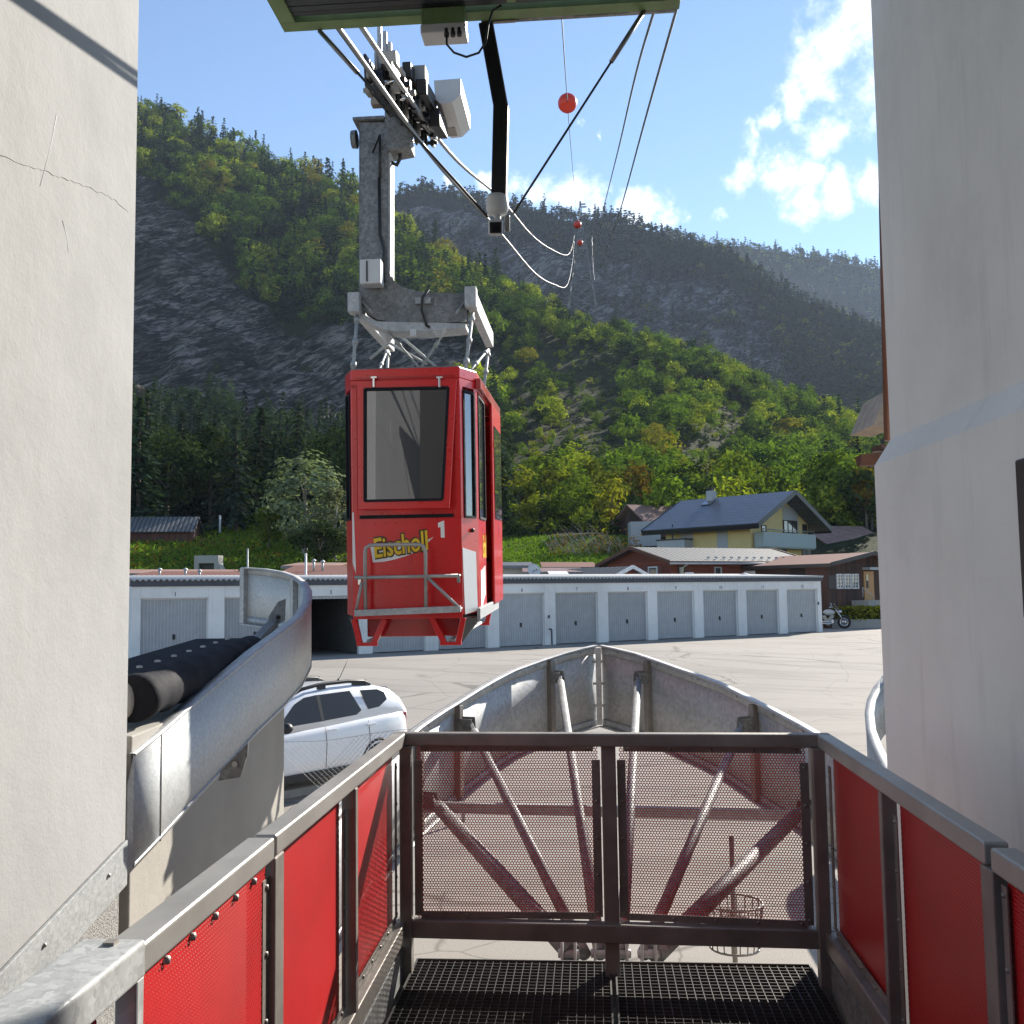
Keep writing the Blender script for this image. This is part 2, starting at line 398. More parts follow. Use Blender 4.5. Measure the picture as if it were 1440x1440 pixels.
def wmat(o):
    m = o.matrix_basis.copy()
    if o.parent: m = wmat(o.parent) @ o.matrix_parent_inverse @ m
    return m
def adopt(o, parent):
    o.parent = parent; o.matrix_parent_inverse = wmat(parent).inverted()
def tag(o, label=None, cat=None, group=None, kind=None):
    if label: o['label'] = label
    if cat: o['category'] = cat
    if group: o['group'] = group
    if kind: o['kind'] = kind
    return o
def empty(name, loc, label, cat, group=None):
    o = bpy.data.objects.new(name, None); col.objects.link(o); o.location = loc; o.empty_display_size = .2
    return tag(o, label, cat, group)
def kids(o): return [c for c in bpy.data.objects if c.parent == o]
def copy_tree(o, parent=None):
    c = o.copy(); col.objects.link(c); c.parent = parent
    for ch in kids(o): copy_tree(ch, c)
    return c
def text_mesh(txt, size, extrude, shear=0, offset=0, space=1.0):
    cu = bpy.data.curves.new('t', 'FONT'); cu.body = txt; cu.size = size; cu.extrude = extrude; cu.shear = shear; cu.offset = offset
    cu.space_character = space; cu.align_x = 'CENTER'; cu.align_y = 'CENTER'; cu.resolution_u = 3
    o = bpy.data.objects.new('t', cu); col.objects.link(o)
    dg = bpy.context.evaluated_depsgraph_get(); me = bpy.data.meshes.new_from_object(o.evaluated_get(dg))
    bpy.data.objects.remove(o); return me
def text_obj(name, txt, size, matrix, m, parent, extrude=.004, **k):
    me = text_mesh(txt, size, extrude, **k); me.name = name; me.materials.clear(); me.materials.append(m)
    o = bpy.data.objects.new(name, me); col.objects.link(o); o.matrix_basis = matrix; adopt(o, parent); return o
def frame(o, x, y, z):
    m = Matrix.Identity(4)
    for i in range(3): m[i][0], m[i][1], m[i][2], m[i][3] = x[i], y[i], z[i], o[i]
    return m
def smooth(a, b, x):
    t = max(0., min(1., (x - a) / (b - a))); return t * t * (3 - 2 * t)
def lerp(a, b, t): return a + (b - a) * t
def interp(xs, ys, x):
    if x <= xs[0]: return ys[0]
    for i in range(len(xs) - 1):
        if x <= xs[i + 1]: return lerp(ys[i], ys[i + 1], (x - xs[i]) / (xs[i + 1] - xs[i]))
    return ys[-1]
# ================================================================== STATION
# ---- left wall (plaster pier of the station), lat is constant
WL = -2.6
mb = MB()
s_end = at_lat(185, 700, WL).dot(AX)
zs = lambda s: 3.1 - 1.34 - (s_end - s) * .235        # sloping foot of the wall
top = 9.5
a = [S(WL, 2.3, zs(2.3)), S(WL, s_end, zs(s_end)), S(WL, s_end, top), S(WL, 2.3, top)]
mb.prism(a, -BX * 1.1)
wall_l = mb.build('station_wall', M['plaster_warm'], bev=.012)
tag(wall_l, 'tall pale plaster station wall on the left lit by the sun with a hairline crack', 'wall')
# hairline crack as a thin tube, its shadow put into the colour
mb = MB(); pts = [(0, 218), (60, 240), (100, 254), (135, 268), (160, 280), (183, 299)]
pp = [at_lat(x, y, WL + .0015) for x, y in pts]
fine = []
for p, q in zip(pp, pp[1:]):
    for k in range(9): fine.append(p.lerp(q, k / 9) + UP * rnd.uniform(-.007, .007) - BX * rnd.uniform(.0, .0022))
mb.tube(fine, .0016, 4); mb.build('crack', M['crack'], wall_l)
mb = MB()
for (x0, y0, x1, y1) in ((80, 160, 56, 262), (88, 310, 96, 355)):
    mb.tube([at_lat(x0, y0, WL + .001), at_lat((x0 + x1) / 2 + 2, (y0 + y1) / 2, WL), at_lat(x1, y1, WL)], .0014, 4)
mb.build('scratch', M['white_frame'], wall_l)
mb = MB()   # metal flashing strip along the foot
a = [S(WL + .006, 3.0, zs(3.0) + .02), S(WL + .006, s_end - .03, zs(s_end - .03) + .02), S(WL + .006, s_end - .03, zs(s_end - .03) - .22), S(WL + .006, 3.0, zs(3.0) - .22)]
mb.prism(a, BX * .02)
fl = mb.build('flashing', M['galv_spangle'], wall_l, bev=.004)
mb = MB()
for k in range(7): mb.sphere(S(WL + .028, s_end - .25 - k * .62, zs(s_end - .25 - k * .62) - .06), .012, 8)
mb.build('screw', M['steel'], fl)
mb = MB()   # rough plinth under it
a = [S(WL - .03, 2.0, -.2), S(WL - .03, s_end - .01, -.2), S(WL - .03, s_end - .01, zs(s_end) - .16), S(WL - .03, 2.0, zs(2.0) - .16)]
mb.prism(a, -BX * 1.0); mb.build('plinth', M['pebble'], wall_l)

# ---- right wall with sloping ledge: far edge at (1230, 660..), upper part set back
v1 = ray(762, 836); D2 = V((v1.x, v1.y, 0)).normalized(); N2 = V((D2.y, -D2.x, 0))   # direction of the wall, outward (right)
Pf = at_y(1229, 700, 5.5); Pf.z = 0
zled = at_y(1229, 656, 5.5).z
off_up = (at_y(1253, 600, 5.47) - at_y(1229, 600, 5.47)).x
zup = at_y(1257, 618, 5.47).z
mb = MB(); Zb, Zt = -.3, 9.5
prof = [(0, Zb), (0, zled), (off_up, zup), (off_up, Zt), (1.2, Zt), (1.2, Zb)]
p0 = [Pf + N2 * l + UP * z for l, z in prof]
mb.prism(p0, -D2 * 11.0)
wall_r = mb.build('station_wall', M['plaster_cool'], bev=.03, seg=3)
tag(wall_r, 'pale grey plaster station wall on the right in shade with a slanted ledge', 'wall')
mb = MB()   # dark door frame at the edge of the picture
q = at_plane(1436, 740, Pf, N2); s0 = (q - Pf).dot(D2)
zt = at_plane(1434, 646, Pf, N2).z; zb = at_plane(1434, 870, Pf, N2).z
mb.box(Pf + D2 * (s0 - .6) + UP * ((zt + zb) / 2) - N2 * .004, (.02, 1.2, zt - zb), (N2, D2, UP)); mb.build('window', M['window_dark'], wall_r, bev=.01)
mb = MB()   # rusty downpipe on the far edge of the wall
mb.tube([at_y(1234, -200, 5.62), at_y(1243, 300, 5.62), at_y(1250, 620, 5.62)], .027, 12)
dp = mb.build('downpipe', M['gutter']); tag(dp, 'thin rusty brown downpipe along the edge of the right station wall', 'downpipe')

# ---- eaves of a neighbouring building peeping out beside the right wall
root = empty('shed_roof', at_y(1250, 620, 12), 'weathered brown eaves and gutter beside the right station wall', 'roof')
mb = MB()
Y = 13.0
a = [at_y(1249, 548, Y), at_y(1228, 598, Y), at_y(1262, 600, Y), at_y(1275, 545, Y)]
mb.prism(a, V((.1, 1.2, .05))); mb.build('soffit', M['soffit'], root)
mb = MB(); g0 = at_y(1207, 641, 11); g1 = at_y(1262, 634, 11)
rows = []
for k in range(9):
    t = math.pi * k / 8; o_ = V((0, -math.cos(t) * .11, -math.sin(t) * .13))
    rows.append([g0 + o_ * .9, g0.lerp(g1, .3) + o_, g1 + o_])
mb.grid(rows); mb.grid([[p + V((0, 0, -.006)) for p in r] for r in rows])
mb.add([rows[k][0] for k in range(9)], [tuple(range(9))])
mb.build('gutter', M['gutter'], root)
mb = MB(); mb.box(at_y(1255, 634, 11) + UP * .03, (.35, .3, .05)); mb.build('board', M['gutter'], root)

# ---- rear wall of the station behind the platform (seen only as a reflection)
root = empty('station_back_wall', S(0, -3.2, 1.5), 'plaster rear wall of the station with dark openings, mirrored in the cabin window', 'wall')
mb = MB(); mb.box(S(0, -3.4, 5.2), (9, .3, 9), (BX, AX, UP)); mb.build('wall', M['window_dark'], root)
mb = MB(); mb.box(S(-1.95, -2.9, 5.2), (1.3, .7, 9), (BX, AX, UP)); mb.build('pier', M['plaster_warm'], root, bev=.05)
mb = MB(); mb.box(S(-.5, -2.85, 4.6), (5, .5, .5), (BX, AX, UP)); mb.build('beam', M['steel_dark'], root, bev=.02)

# ---- canopy: green steel frame with dark trapezoid sheet
RS = at_plane(400, 46, S(0, 5.5, 0), AX).dot(AX)
zl = at_s(400, 46, 5.5).z; zr = at_s(955, 12, 5.5).z; zr_ = (zl + zr) / 2
ll = at_s(400, 46, 5.5).dot(BX); lr = at_s(955, 12, 5.5).dot(BX)
ROOFZ = zr_
root = empty('canopy', S((ll + lr) / 2, 5.5, ROOFZ), 'green painted steel canopy with dark ribbed sheeting hanging above the platform', 'canopy')
mb = MB()
fw = .09
mb.box(S((ll + lr) / 2, 5.5 - fw / 2, ROOFZ + .06), (lr - ll, fw, .12), (BX, AX, UP))
for l in (ll + fw / 2, lr - fw / 2): mb.box(S(l, 3.9 - fw / 2, ROOFZ + .0605), (fw, 3.2 - fw, .119), (BX, AX, UP))
mb.build('frame', M['roof_green'], root, bev=.006)
mb = MB(); mb.box(S(at_s(722, 20, 5.5).dot(BX), 3.85, ROOFZ + .012), (.05, 3.0, .016), (BX, AX, UP)); mb.build('crossbar', M['roof_green'], root, bev=.004)
mb = MB(); mb.box((0, 0, 0), (lr - ll - 2 * fw + .02, 3.05, .02))
mb.build('sheeting', M['roof_under'], root, matrix=frame(S((ll + lr) / 2, 3.85, ROOFZ + .026), BX, AX, UP))
mb = MB(); p = at_s(625, 28, 5.42); lb = p.dot(BX)
mb.box(S(lb, 5.42, ROOFZ - .04), (.245, .13, .1), (BX, AX, UP)); jb = mb.build('junction_box', M['roof_green'], root, bev=.006)
mb = MB(); mb.box(S(lb, 5.42, ROOFZ - .115), (.255, .14, .055), (BX, AX, UP)); mb.build('lid', M['box_grey'], jb, bev=.008)
mb = MB()
for k in range(3): mb.cyl(S(lb + .02 + k * .036, 5.36, ROOFZ - .12), S(lb + .02 + k * .036, 5.36, ROOFZ - .165), .014, 10)
mb.build('cable_gland', M['black_plastic'], jb)
mb = MB(); mb.tube([S(lr - .02, 5.53, ROOFZ + .02), S(lb + .35, 5.53, ROOFZ + .02)], .02, 10); mb.build('conduit', M['cable'], root)
mb = MB(); mb.box(S(lb + .3, 5.515, ROOFZ + .03), (.2, .025, .08), (BX, AX, UP)); mb.box(S(lr - .25, 5.52, ROOFZ + .05), (.06, .05, .09), (BX, AX, UP)); mb.build('bracket', M['steel_dark'], root, bev=.004)
mb = MB()
c0 = S(lb + .02, 5.36, ROOFZ - .16)
loop = [c0 + BX * x + UP * z for x, z in ((0, 0), (.0, -.05), (.04, -.1), (.11, -.13), (.18, -.11), (.22, -.05), (.235, .05), (.26, .13), (.31, .16))]
mb.tube(loop, .0065, 8); mb.build('cable', M['cable_dark'], root)

# ---- bent black arm with the surveillance camera
root = empty('surveillance_camera', at_s(700, 330, 5.45), 'white surveillance camera on a bent black arm hanging from the canopy', 'camera')
mb = MB()
P0, P1, P2 = at_s(683, 40, 5.47), at_s(704, 152, 5.47), at_s(701, 278, 5.47); P0 = P0 + UP * .02
mb.bar(P0, P1, .078, .078, AX); mb.bar(P1 + UP * .02, P2, .0775, .0775, AX)
mb.build('arm', M['black_metal'], root, bev=.006)
mb = MB()
for p_, q_ in ((P0, P1), (P1, P2)): mb.bar(p_ + BX * .0425, q_ + BX * .0425, .006, .07, AX)
mb.build('edge_strip', M['steel'], root)
c = at_s(699, 276, 5.47)
mb = MB(); mb.lathe(c, -UP, [(0, 0), (0, .058), (.02, .064), (.075, .064), (.1, .052), (.108, .03), (.115, 0)], 24); mb.build('housing', M['box_grey'], root)
mb = MB(); mb.cyl(c - UP * .10, c - UP * .16, .02, 10); mb.build('joint', M['box_grey'], root)
c = at_s(697, 320, 5.42)
mb = MB(); f_ = (EYE - c).normalized(); r_ = f_.cross(UP).normalized(); u_ = r_.cross(f_)
bd = empty_loc = c
mb.box(c - f_ * .06, (.082, .20, .088), (r_, f_, u_)); cb = mb.build('body', M['box_grey'], root, bev=.016, seg=3)
mb = MB(); mb.box(c + f_ * .041, (.068, .01, .06), (r_, f_, u_)); ln = mb.build('lens', M['black_metal'], cb, bev=.006)
mb = MB(); mb.cyl(c + f_ * .045 - u_ * .002, c + f_ * .05 - u_ * .002, .019, 16); mb.build('lens_ring', M['glass'], ln)
mb = MB(); mb.box(c + r_ * .0 - r_ * .065 - f_ * .05 + u_ * .02, (.03, .05, .09), (r_, f_, u_)); mb.build('hinge', M['steel'], root, bev=.005)
CCTV = at_s(699, 290, 5.5)

# ================================================================== PLATFORM
ZF, ZR = 1.5, 2.5
L0, L1, L2 = at_z(570, 1031, ZR), at_z(394, 1170, ZR), at_z(206, 1323, ZR)
R0, R1 = at_z(1149, 1033, ZR), at_z(1382, 1184, ZR)
L3 = L2 + (L2 - L1).normalized() * 1.6
R2 = R1 + (R1 - R0).normalized() * 2.5
RW = .06
root = empty('platform_railing', S(.07, 4.3, ZF), 'steel platform railing with red perforated panels around the boarding platform', 'railing')
def on(p, z): return V((p.x, p.y, z))
def panel(P, Q, z0, z1, inward, inset=.03, name='panel', m='perf_side', th=.0015):
    d = (Q - P); d.z = 0; ln_ = d.length; d.normalize()
    mb = MB(); mb.box((0, 0, 0), (ln_, th, z1 - z0))
    c = (P + Q) / 2; c = on(c, (z0 + z1) / 2)
    o = mb.build(name, M[m], root, matrix=frame(c - inward * inset, d, d.cross(UP) * -1, UP))
    return o
def strip(P, Q, z0, z1, inward, w=.028, off=.012, vertical=None, m='steel_dark', flip=1):
    """flat clamping strip with bolt heads; runs P->Q at z0..z1"""
    mb = MB(); p, q = on(P, z0) - inward * off, on(Q, z1) - inward * off
    d = (q - p).normalized()
    mb.bar(p, q, .004, w, d.cross(inward)) if False else mb.box((p + q) / 2, (w, (q - p).length, .004), (d.cross(inward).normalized(), d, inward))
    n = max(2, int((q - p).length / .16))
    for k in range(n + 1):
        t = .03 + .94 * k / n; c = p.lerp(q, t) + inward * .004
        mb.lathe(c - inward * .003, inward, [(0, .008), (.005, .007), (.007, 0)], 8)
    return mb.build('clamping_strip', M[m], root)
def post(P, inward, w=.06, dpt=.06, z0=None, z1=None, m='steel_dark', along=None):
    mb = MB(); z0 = ZF - .12 if z0 is None else z0; z1 = ZR - .055 if z1 is None else z1
    al = along or inward.cross(UP)
    mb.box(on(P, (z0 + z1) / 2) - inward * dpt / 2, (w, dpt, z1 - z0), (al, inward, UP)); return mb.build('post', M[m], root, bev=.004)
def rail(P, Q, inward, w=.06, h=.055, name='top_rail', m='steel', z=None):
    mb = MB(); z = ZR if z is None else z
    p, q = on(P, z - h / 2) - inward * w / 2, on(Q, z - h / 2) - inward * w / 2
    mb.bar(p, q, w, h); return mb.build(name, M[m], root, bev=.007, seg=3)
inF = -AX; 
dL = (L1 - L0).normalized(); inL = V((-dL.y, dL.x, 0)); inL = inL if inL.dot(BX) > 0 else -inL
dR = (R1 - R0).normalized(); inR = V((-dR.y, dR.x, 0)); inR = inR if inR.dot(BX) < 0 else -inR
# front
rail(L0 - inL * .06, R0 - inR * .06, inF, m='steel_dark')
rail(L0 - inL * .06, R0 - inR * .06, inF, .06, .075, 'bottom_rail', 'steel_dark', z=at_s(855, 1297, L0.dot(AX)).z)
zp0 = at_s(855, 1297, L0.dot(AX)).z
Pm = L0.lerp(R0, .5); Pm = at_s(855, 1040, L0.dot(AX))
post(Pm, inF, .062, .062)
post(L0 + dL * .02, inF, .05, .06, z0=ZF - .1); post(R0 + dR * .02, inF, .05, .06, z0=ZF - .1)
dF = (R0 - L0).normalized(); dF.z = 0
for A_, B_ in ((L0 + dF * .03, Pm - dF * .034), (Pm + dF * .034, R0 - dF * .03)):
    panel(A_ + dF * .012, B_ - dF * .012, zp0 - .0, ZR - .06, inF, .045, m='perf_red')
    strip(A_ + dF * .02, A_ + dF * .02, zp0 + .01, ZR - .12, inF, .036, .035)
    strip(B_ - dF * .02, B_ - dF * .02, zp0 + .01, ZR - .12, inF, .036, .035)
    strip(A_ + dF * .03, B_ - dF * .03, ZR - .072, ZR - .072, inF, .024, .035)
    strip(A_ + dF * .03, B_ - dF * .03, zp0 + .014, zp0 + .014, inF, .028, .035)
# left side
sL = [L0, on(at_z(502, 1084, ZR), ZR), L1, L2]
rail(L0 + dL * .0, L1 + dL * .03, inL); 
zlow = zp0
def side(P, Q, d, inward, endpost=True, low=True):
    panel(P + d * .05, Q - d * .035, zlow + .01, ZR - .055, inward, .05)
    strip(P + d * .045, P + d * .045, zlow + .02, ZR - .12, inward, .036, .035)
    strip(Q - d * .05, Q - d * .05, zlow + .02, ZR - .12, inward, .036, .035)
    if low:
        strip(P + d * .06, Q - d * .06, zlow + .02, zlow + .02, inward, .03, .035)
M1p = L0 + dL * ((at_plane(502, 1104, L0, inL) - L0).dot(dL))
side(L0, M1p, dL, inL); post(M1p, inL, .035, .05); 
side(M1p, L1, dL, inL); post(L1 + dL * .0, inL, .075, .075, along=dL)
rail(L0, L1, inL, .05, .075, 'bottom_rail', 'steel_dark', z=zlow)
rail(L1 + dL * .045, L2 + dL * .02, inL, .07, .055, z=ZR - .002)
panel(L1 + dL * .06, L2 - dL * .0, zlow + .01, ZR - .056, inL, .02, th=.0032)
strip(L1 + dL * .06, L1 + dL * .06, zlow, ZR - .1, inL, .05, .018)
mb = MB()
for k in range(5):
    p = L1.lerp(L2, .2 + .16 * k); mb.lathe(on(p, ZR - .078) - inL * .02, inL, [(0, .009), (.009, .008), (.012, 0)], 8)
mb.build('bolt', M['steel'], root)
rail(L1, L2, inL, .05, .075, 'bottom_rail', 'steel_dark', z=zlow)
post(L2 + dL * .02, inL, .03, .04, along=dL, m='galv')
# broad near handrail in galvanised sheet
rail(L2 + dL * .0, L3, inL - V((0, 0, 0)), .115, .065, 'top_rail', 'galv_spangle', z=ZR + .004)
mb = MB(); mb.box(on(L2, ZR + .0065) - inL * .05 + dL * .03, (.02, .02, .006), (inL, dL, UP)); mb.build('bolt', M['steel_dark'], root)
panel(L2 + dL * .08, L3, zlow + .01, ZR - .06, inL, .05, th=.0032)
post(L2 + dL * .35, inL, .06, .04, along=dL)
# right side
Rm = R0 + dR * ((at_plane(1236, 1110, R0, inR) - R0).dot(dR))
rail(R0, R1 + dR * .0, inR); rail(R1 + dR * .04, R2, inR, .06, .055, z=ZR - .002)
side(R0, Rm, dR, inR); post(Rm, inR, .035, .05); side(Rm, R1, dR, inR); post(R1 + dR * .01, inR, .075, .075, along=dR)
panel(R1 + dR * .06, R2, zlow + .01, ZR - .056, inR, .03, th=.0032)
strip(R1 + dR * .07, R1 + dR * .07, zlow, ZR - .08, inR, .03, .018)
rail(R0, R2, inR, .05, .075, 'bottom_rail', 'steel_dark', z=zlow)
# kick channels
for P_, Q_, i_ in ((L0, L3, inL), (R0, R2, inR)):
    mb = MB(); mb.bar(on(P_, ZF + .01) - i_ * .02, on(Q_, ZF + .01) - i_ * .02, .012, .2); mb.build('kick_plate', M['galv_dark'], root, bev=.003)

# grating floor
root = empty('platform_floor', S(.07, 3.2, ZF), 'dark steel open grating floor of the boarding platform', 'floor grating')
root['kind'] = 'thing'
sf = at_z(855, 1353, ZF).dot(AX); la, lb_ = L0.dot(BX) + .02, R0.dot(BX) - .02; lm = at_z(862, 1360, ZF).dot(BX)
for a_, b_ in ((la, lm - .012), (lm + .012, lb_)):
    mb = MB(); s0 = 1.2
    n = int((b_ - a_) / .0333); 
    for k in range(n + 1): mb.box(S(a_ + (b_ - a_) * k / n, (s0 + sf) / 2, ZF - .016), (.003, sf - s0, .03), (BX, AX, UP))
    n = int((sf - s0) / .0333)
    for k in range(n + 1): mb.box(S((a_ + b_) / 2, s0 + (sf - s0) * k / n, ZF - .0145), (b_ - a_, .003, .0285), (BX, AX, UP))
    mb.build('grating', M['grating'], root)
    mb = MB()
    for l in (a_, b_): mb.box(S(l, (s0 + sf) / 2, ZF - .013), (.007, sf - s0 + .006, .034), (BX, AX, UP))
    for s_ in (s0, sf): mb.box(S((a_ + b_) / 2, s_, ZF - .013), (b_ - a_ - .008, .007, .0345), (BX, AX, UP))
    mb.build('grating_border', M['grating'], root)
mb = MB(); mb.box(S((la + lb_) / 2, sf - .05, ZF - .13), (lb_ - la + .1, .08, .16), (BX, AX, UP))
for l in (la - .05, lb_ + .05, lm): mb.box(S(l, 2.6, ZF - .13), (.08, 3.4, .15), (BX, AX, UP))
mb.build('beam', M['galv_dark'], root, bev=.005)
mb = MB(); mb.box(S(.07, 1.6, .62), (2.0, 1.2, 1.1), (BX, AX, UP)); mb.build('plinth', M['concrete'], root)

# ================================================================== POINTED CENTRE GUIDE
slope = V((0, 0, 1)) - AX * .18; slope.normalize()
apex = at_s(841, 907, 9.46)
left_px = [(836, 907), (815, 911.5), (789, 918), (752, 930), (718, 942), (690, 956), (664, 971), (640, 986), (620, 998), (600, 1011), (584, 1022)]
right_px = [(846.7, 907), (870, 912), (895.5, 918), (925, 928), (953, 938), (983, 948), (1011, 958), (1038, 971), (1064, 984.5), (1090, 997), (1113, 1009), (1132, 1019), (1149, 1029)]
gp = lambda x, y: at_plane(x, y, apex, slope)
LT = [gp(*p) for p in left_px]; RT = [gp(*p) for p in right_px]
# continue the curve towards the station beyond what is visible
def cont(T):
    d = (T[-1] - T[-3]).normalized(); p = T[-1].copy(); side_ = 1 if p.dot(BX) > 0 else -1
    out = []
    for k in range(6):
        d = (d * .7 - AX * .3 - UP * .054); d.normalize(); p = p + d * .42; out.append(p.copy())
    return T + out
LT, RT = cont(LT), cont(RT)
LT = [p for p in LT if p.dot(AX) > 4.9]; RT = [p for p in RT if p.dot(AX) > 4.9]
root = empty('cabin_guide', S(.05, 6.5, 1.2), 'pointed galvanised steel cabin guide on fan struts in front of the platform', 'guide rail')
HB = .75
for T, sgn, nm in ((LT, 1, 'l'), (RT, -1, 'r')):
    mb = MB(); mb.sheet(T, V((0, 0, -HB)), .006 * -sgn, smooth=True); pl = mb.build('guide_plate', M['galv'], root)
    mb = MB()   # top and bottom angle
    inn = []
    for i, p in enumerate(T):
        d = T[min(i + 1, len(T) - 1)] - T[max(i - 1, 0)]; x = d.cross(UP); x.z = 0; x.normalize(); inn.append(x * -sgn)
    for dz in (0.0, -HB + .012):
        a = [p + UP * dz for p in T]; b = [p + n_ * .055 + UP * dz for p, n_ in zip(T, inn)]
        a2 = [p - UP * .012 for p in a]; b2 = [p - UP * .012 for p in b]
        a = [p - n_ * .012 for p, n_ in zip(a, inn)]; a2 = [p - n_ * .012 for p, n_ in zip(a2, inn)]
        mb.grid([a, b, b2, a2, a])
    # inner lip below top
    a = [p + n_ * .008 - UP * .012 for p, n_ in zip(T, inn)]; b = [p - UP * .07 for p in a]
    a2 = [p + n_ * .006 for p, n_ in zip(a, inn)]; b2 = [p - UP * .07 for p in a2]
    mb.grid([a, b, b2, a2, a])
    a = [p - UP * (HB - .082) for p in a]; b = [p - UP * .07 for p in a]; a2 = [p + n_ * .006 for p, n_ in zip(a, inn)]; b2 = [p - UP * .07 for p in a2]
    mb.grid([a, b, b2, a2, a])
    mb.build('edge_angle', M['galv'], root)
    mb = MB()
    for i in range(1, len(T) - 1, 2): mb.sphere(T[i] + inn[i] * .016 - UP * .045, .011, 8)
    mb.build('bolt', M['steel'], root)
mb = MB(); mb.box(apex - UP * (HB / 2) - AX * .05, (.05, .05, HB - .05), (BX, AX, UP)); mb.build('nose_post', M['galv'], root, bev=.004)
mb = MB()
for k in range(3):
    for sx in (-1, 1): mb.cyl(apex - UP * (.15 + .2 * k) + BX * (.02 * sx) - AX * .06, apex - UP * (.15 + .2 * k) + BX * (.055 * sx) - AX * .06, .011, 8)
mb.build('bolt', M['steel'], root)
def nearest(T, px):
    best = None
    for p, q in zip(T, T[1:]):
        for k in range(8):
            w = p.lerp(q, k / 8); l = CR.transposed() @ (w - EYE); x = 720 - F * l.x / l.z
            if best is None or abs(x - px) < best[0]: best = (abs(x - px), w, (q - p).normalized())
    return best[1], best[2]
ZB = 1.36
struts = [(LT, 773, 844, 'galv'), (RT, 915, 874, 'galv'), (LT, 640, 822, 'galv'), (RT, 1063, 905, 'galv')]
base_s = 4.75
def put_strut(T, px, bpx, dz=.17, r=.031, lowpt=None):
    if lowpt is None: w, d = nearest(T, px)
    else: w, d = lowpt
    x = d.cross(UP); x.z = 0; x.normalize(); sgn = 1 if T is LT else -1; n_ = x * -sgn
    e = w + n_ * .13 - UP * dz
    b = at_s(bpx, 1342, base_s)
    mb = MB(); mb.bar(w + n_ * .03 - UP * .03, w + n_ * .03 - UP * (HB - .03), .06, .05, n_); mb.build('upright', M['steel_dark'], root, bev=.003)
    mb = MB(); dd = (b - e).normalized()
    mb.tube([e + dd * .16, b], r, 12); st = mb.build('strut', M['galv_dark'], root)
    mb = MB()
    for k in (-1, 1): mb.box(w + n_ * .095 - UP * (dz + .0) + d * .032 * k, (.012, .12, .10), (d, n_, n_.cross(d)))
    mb.cyl(e - d * .05, e + d * .05, .018, 10)
    mb.bar(e, e + dd * .2, .034, .03, n_); mb.build('clevis', M['galv_dark'], root, bev=.004)
    return b
bs = [put_strut(*s_[:3]) for s_ in struts]
# two heavier lower struts to the ends of the guide
for T, px, bpx in ((LT, None, 805), (RT, None, 922)):
    i = min(range(len(T)), key=lambda k: abs(T[k].dot(AX) - 6.9)); w = T[i]; d = (T[i] - T[i - 1]).normalized()
    put_strut(T, 0, bpx, .5, .045, (w, d))
mb = MB(); i = min(range(len(LT)), key=lambda k: abs(LT[k].dot(AX) - 7.0)); j = min(range(len(RT)), key=lambda k: abs(RT[k].dot(AX) - 7.0))
mb.bar(LT[i] - UP * .55 + BX * .05, RT[j] - UP * .55 - BX * .05, .05, .07); mb.build('crossbar', M['galv'], root, bev=.004)
mb = MB()
for px in (800, 846, 872, 912):
    c = at_s(px, 1341, base_s)
    for k in (-1, 1): mb.box(c + BX * .03 * k, (.012, .14, .15), (BX, AX, UP))
    mb.cyl(c - BX * .05, c + BX * .05, .02, 10)
mb.box(S(at_s(858, 1350, 4.7).dot(BX), 4.55, ZB - .1), (.7, .16, .16), (BX, AX, UP))
mb.build('base_bracket', M['galv'], root, bev=.005)
mb = MB(); mb.box(S(at_s(858, 1350, 4.7).dot(BX), 4.55, .6), (.2, .2, 1.25), (BX, AX, UP)); mb.build('column', M['galv_dark'], root, bev=.01)

# wire basket standing on the yard under the guide
c = at_z(1032, 1292, .55); c = at_y(1032, 1290, 7.2)
root = empty('wire_basket', V((c.x, c.y, 0)), 'round wire basket on a post standing on the yard behind the perforated front panel', 'basket')
mb = MB(); mb.cyl((c.x, c.y, 0), (c.x, c.y, c.z + .55), .018, 8); mb.build('post', M['steel_dark'], root)
mb = MB(); 
for k in range(20):
    a = 2 * math.pi * k / 20; mb.tube([c + V((.2 * math.cos(a), .2 * math.sin(a), .1)), c + V((.17 * math.cos(a), .17 * math.sin(a), -.2))], .005, 4)
for z, r in ((.1, .2), (-.05, .185), (-.2, .17)): mb.torus(c + UP * z, UP, r, .008, 24, 6)
mb.build('basket', M['steel_dark'], root)

# ================================================================== LEFT FUNNEL GUIDE
pxt = [(189, 1062, 6.75), (227, 1031.6, 7.35), (283, 982, 8.3), (330, 943, 9.3), (359, 918, 10.1), (400, 888, 11.2), (425, 868, 12.3), (437, 848, 12.9), (438, 833, 13.3), (431, 820, 13.6), (418, 811, 13.85), (400, 805, 14.0), (375, 801, 14.15), (347, 799, 14.25)]
KD = .76
_at = at_y
WT = [_at(x, y, Y * interp([189, 359, 437], [.85, .765, .745], x)) for x, y, Y in pxt]
def at_y(x, y, Y): return _at(x, y, Y * KD)
root = empty('cabin_guide', V((WT[2].x, WT[2].y, 1.0)), 'curved galvanised steel cabin guide sweeping out beside the sunlit left wall', 'guide rail')
HW = .63
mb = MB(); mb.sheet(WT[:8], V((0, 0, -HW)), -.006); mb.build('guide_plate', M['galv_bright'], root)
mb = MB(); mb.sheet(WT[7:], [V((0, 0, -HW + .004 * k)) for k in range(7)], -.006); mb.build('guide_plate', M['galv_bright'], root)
mb = MB(); n0 = _at(180, 1105, 5.72); mb.add([WT[0], WT[0] - UP * HW, n0 - UP * .5, n0], [(0, 1, 2, 3)])
mb.add([p - BX * .006 for p in (WT[0], WT[0] - UP * HW, n0 - UP * .5, n0)], [(3, 2, 1, 0)]); mb.build('end_plate', M['galv_bright'], root)
mb = MB()
inn = []
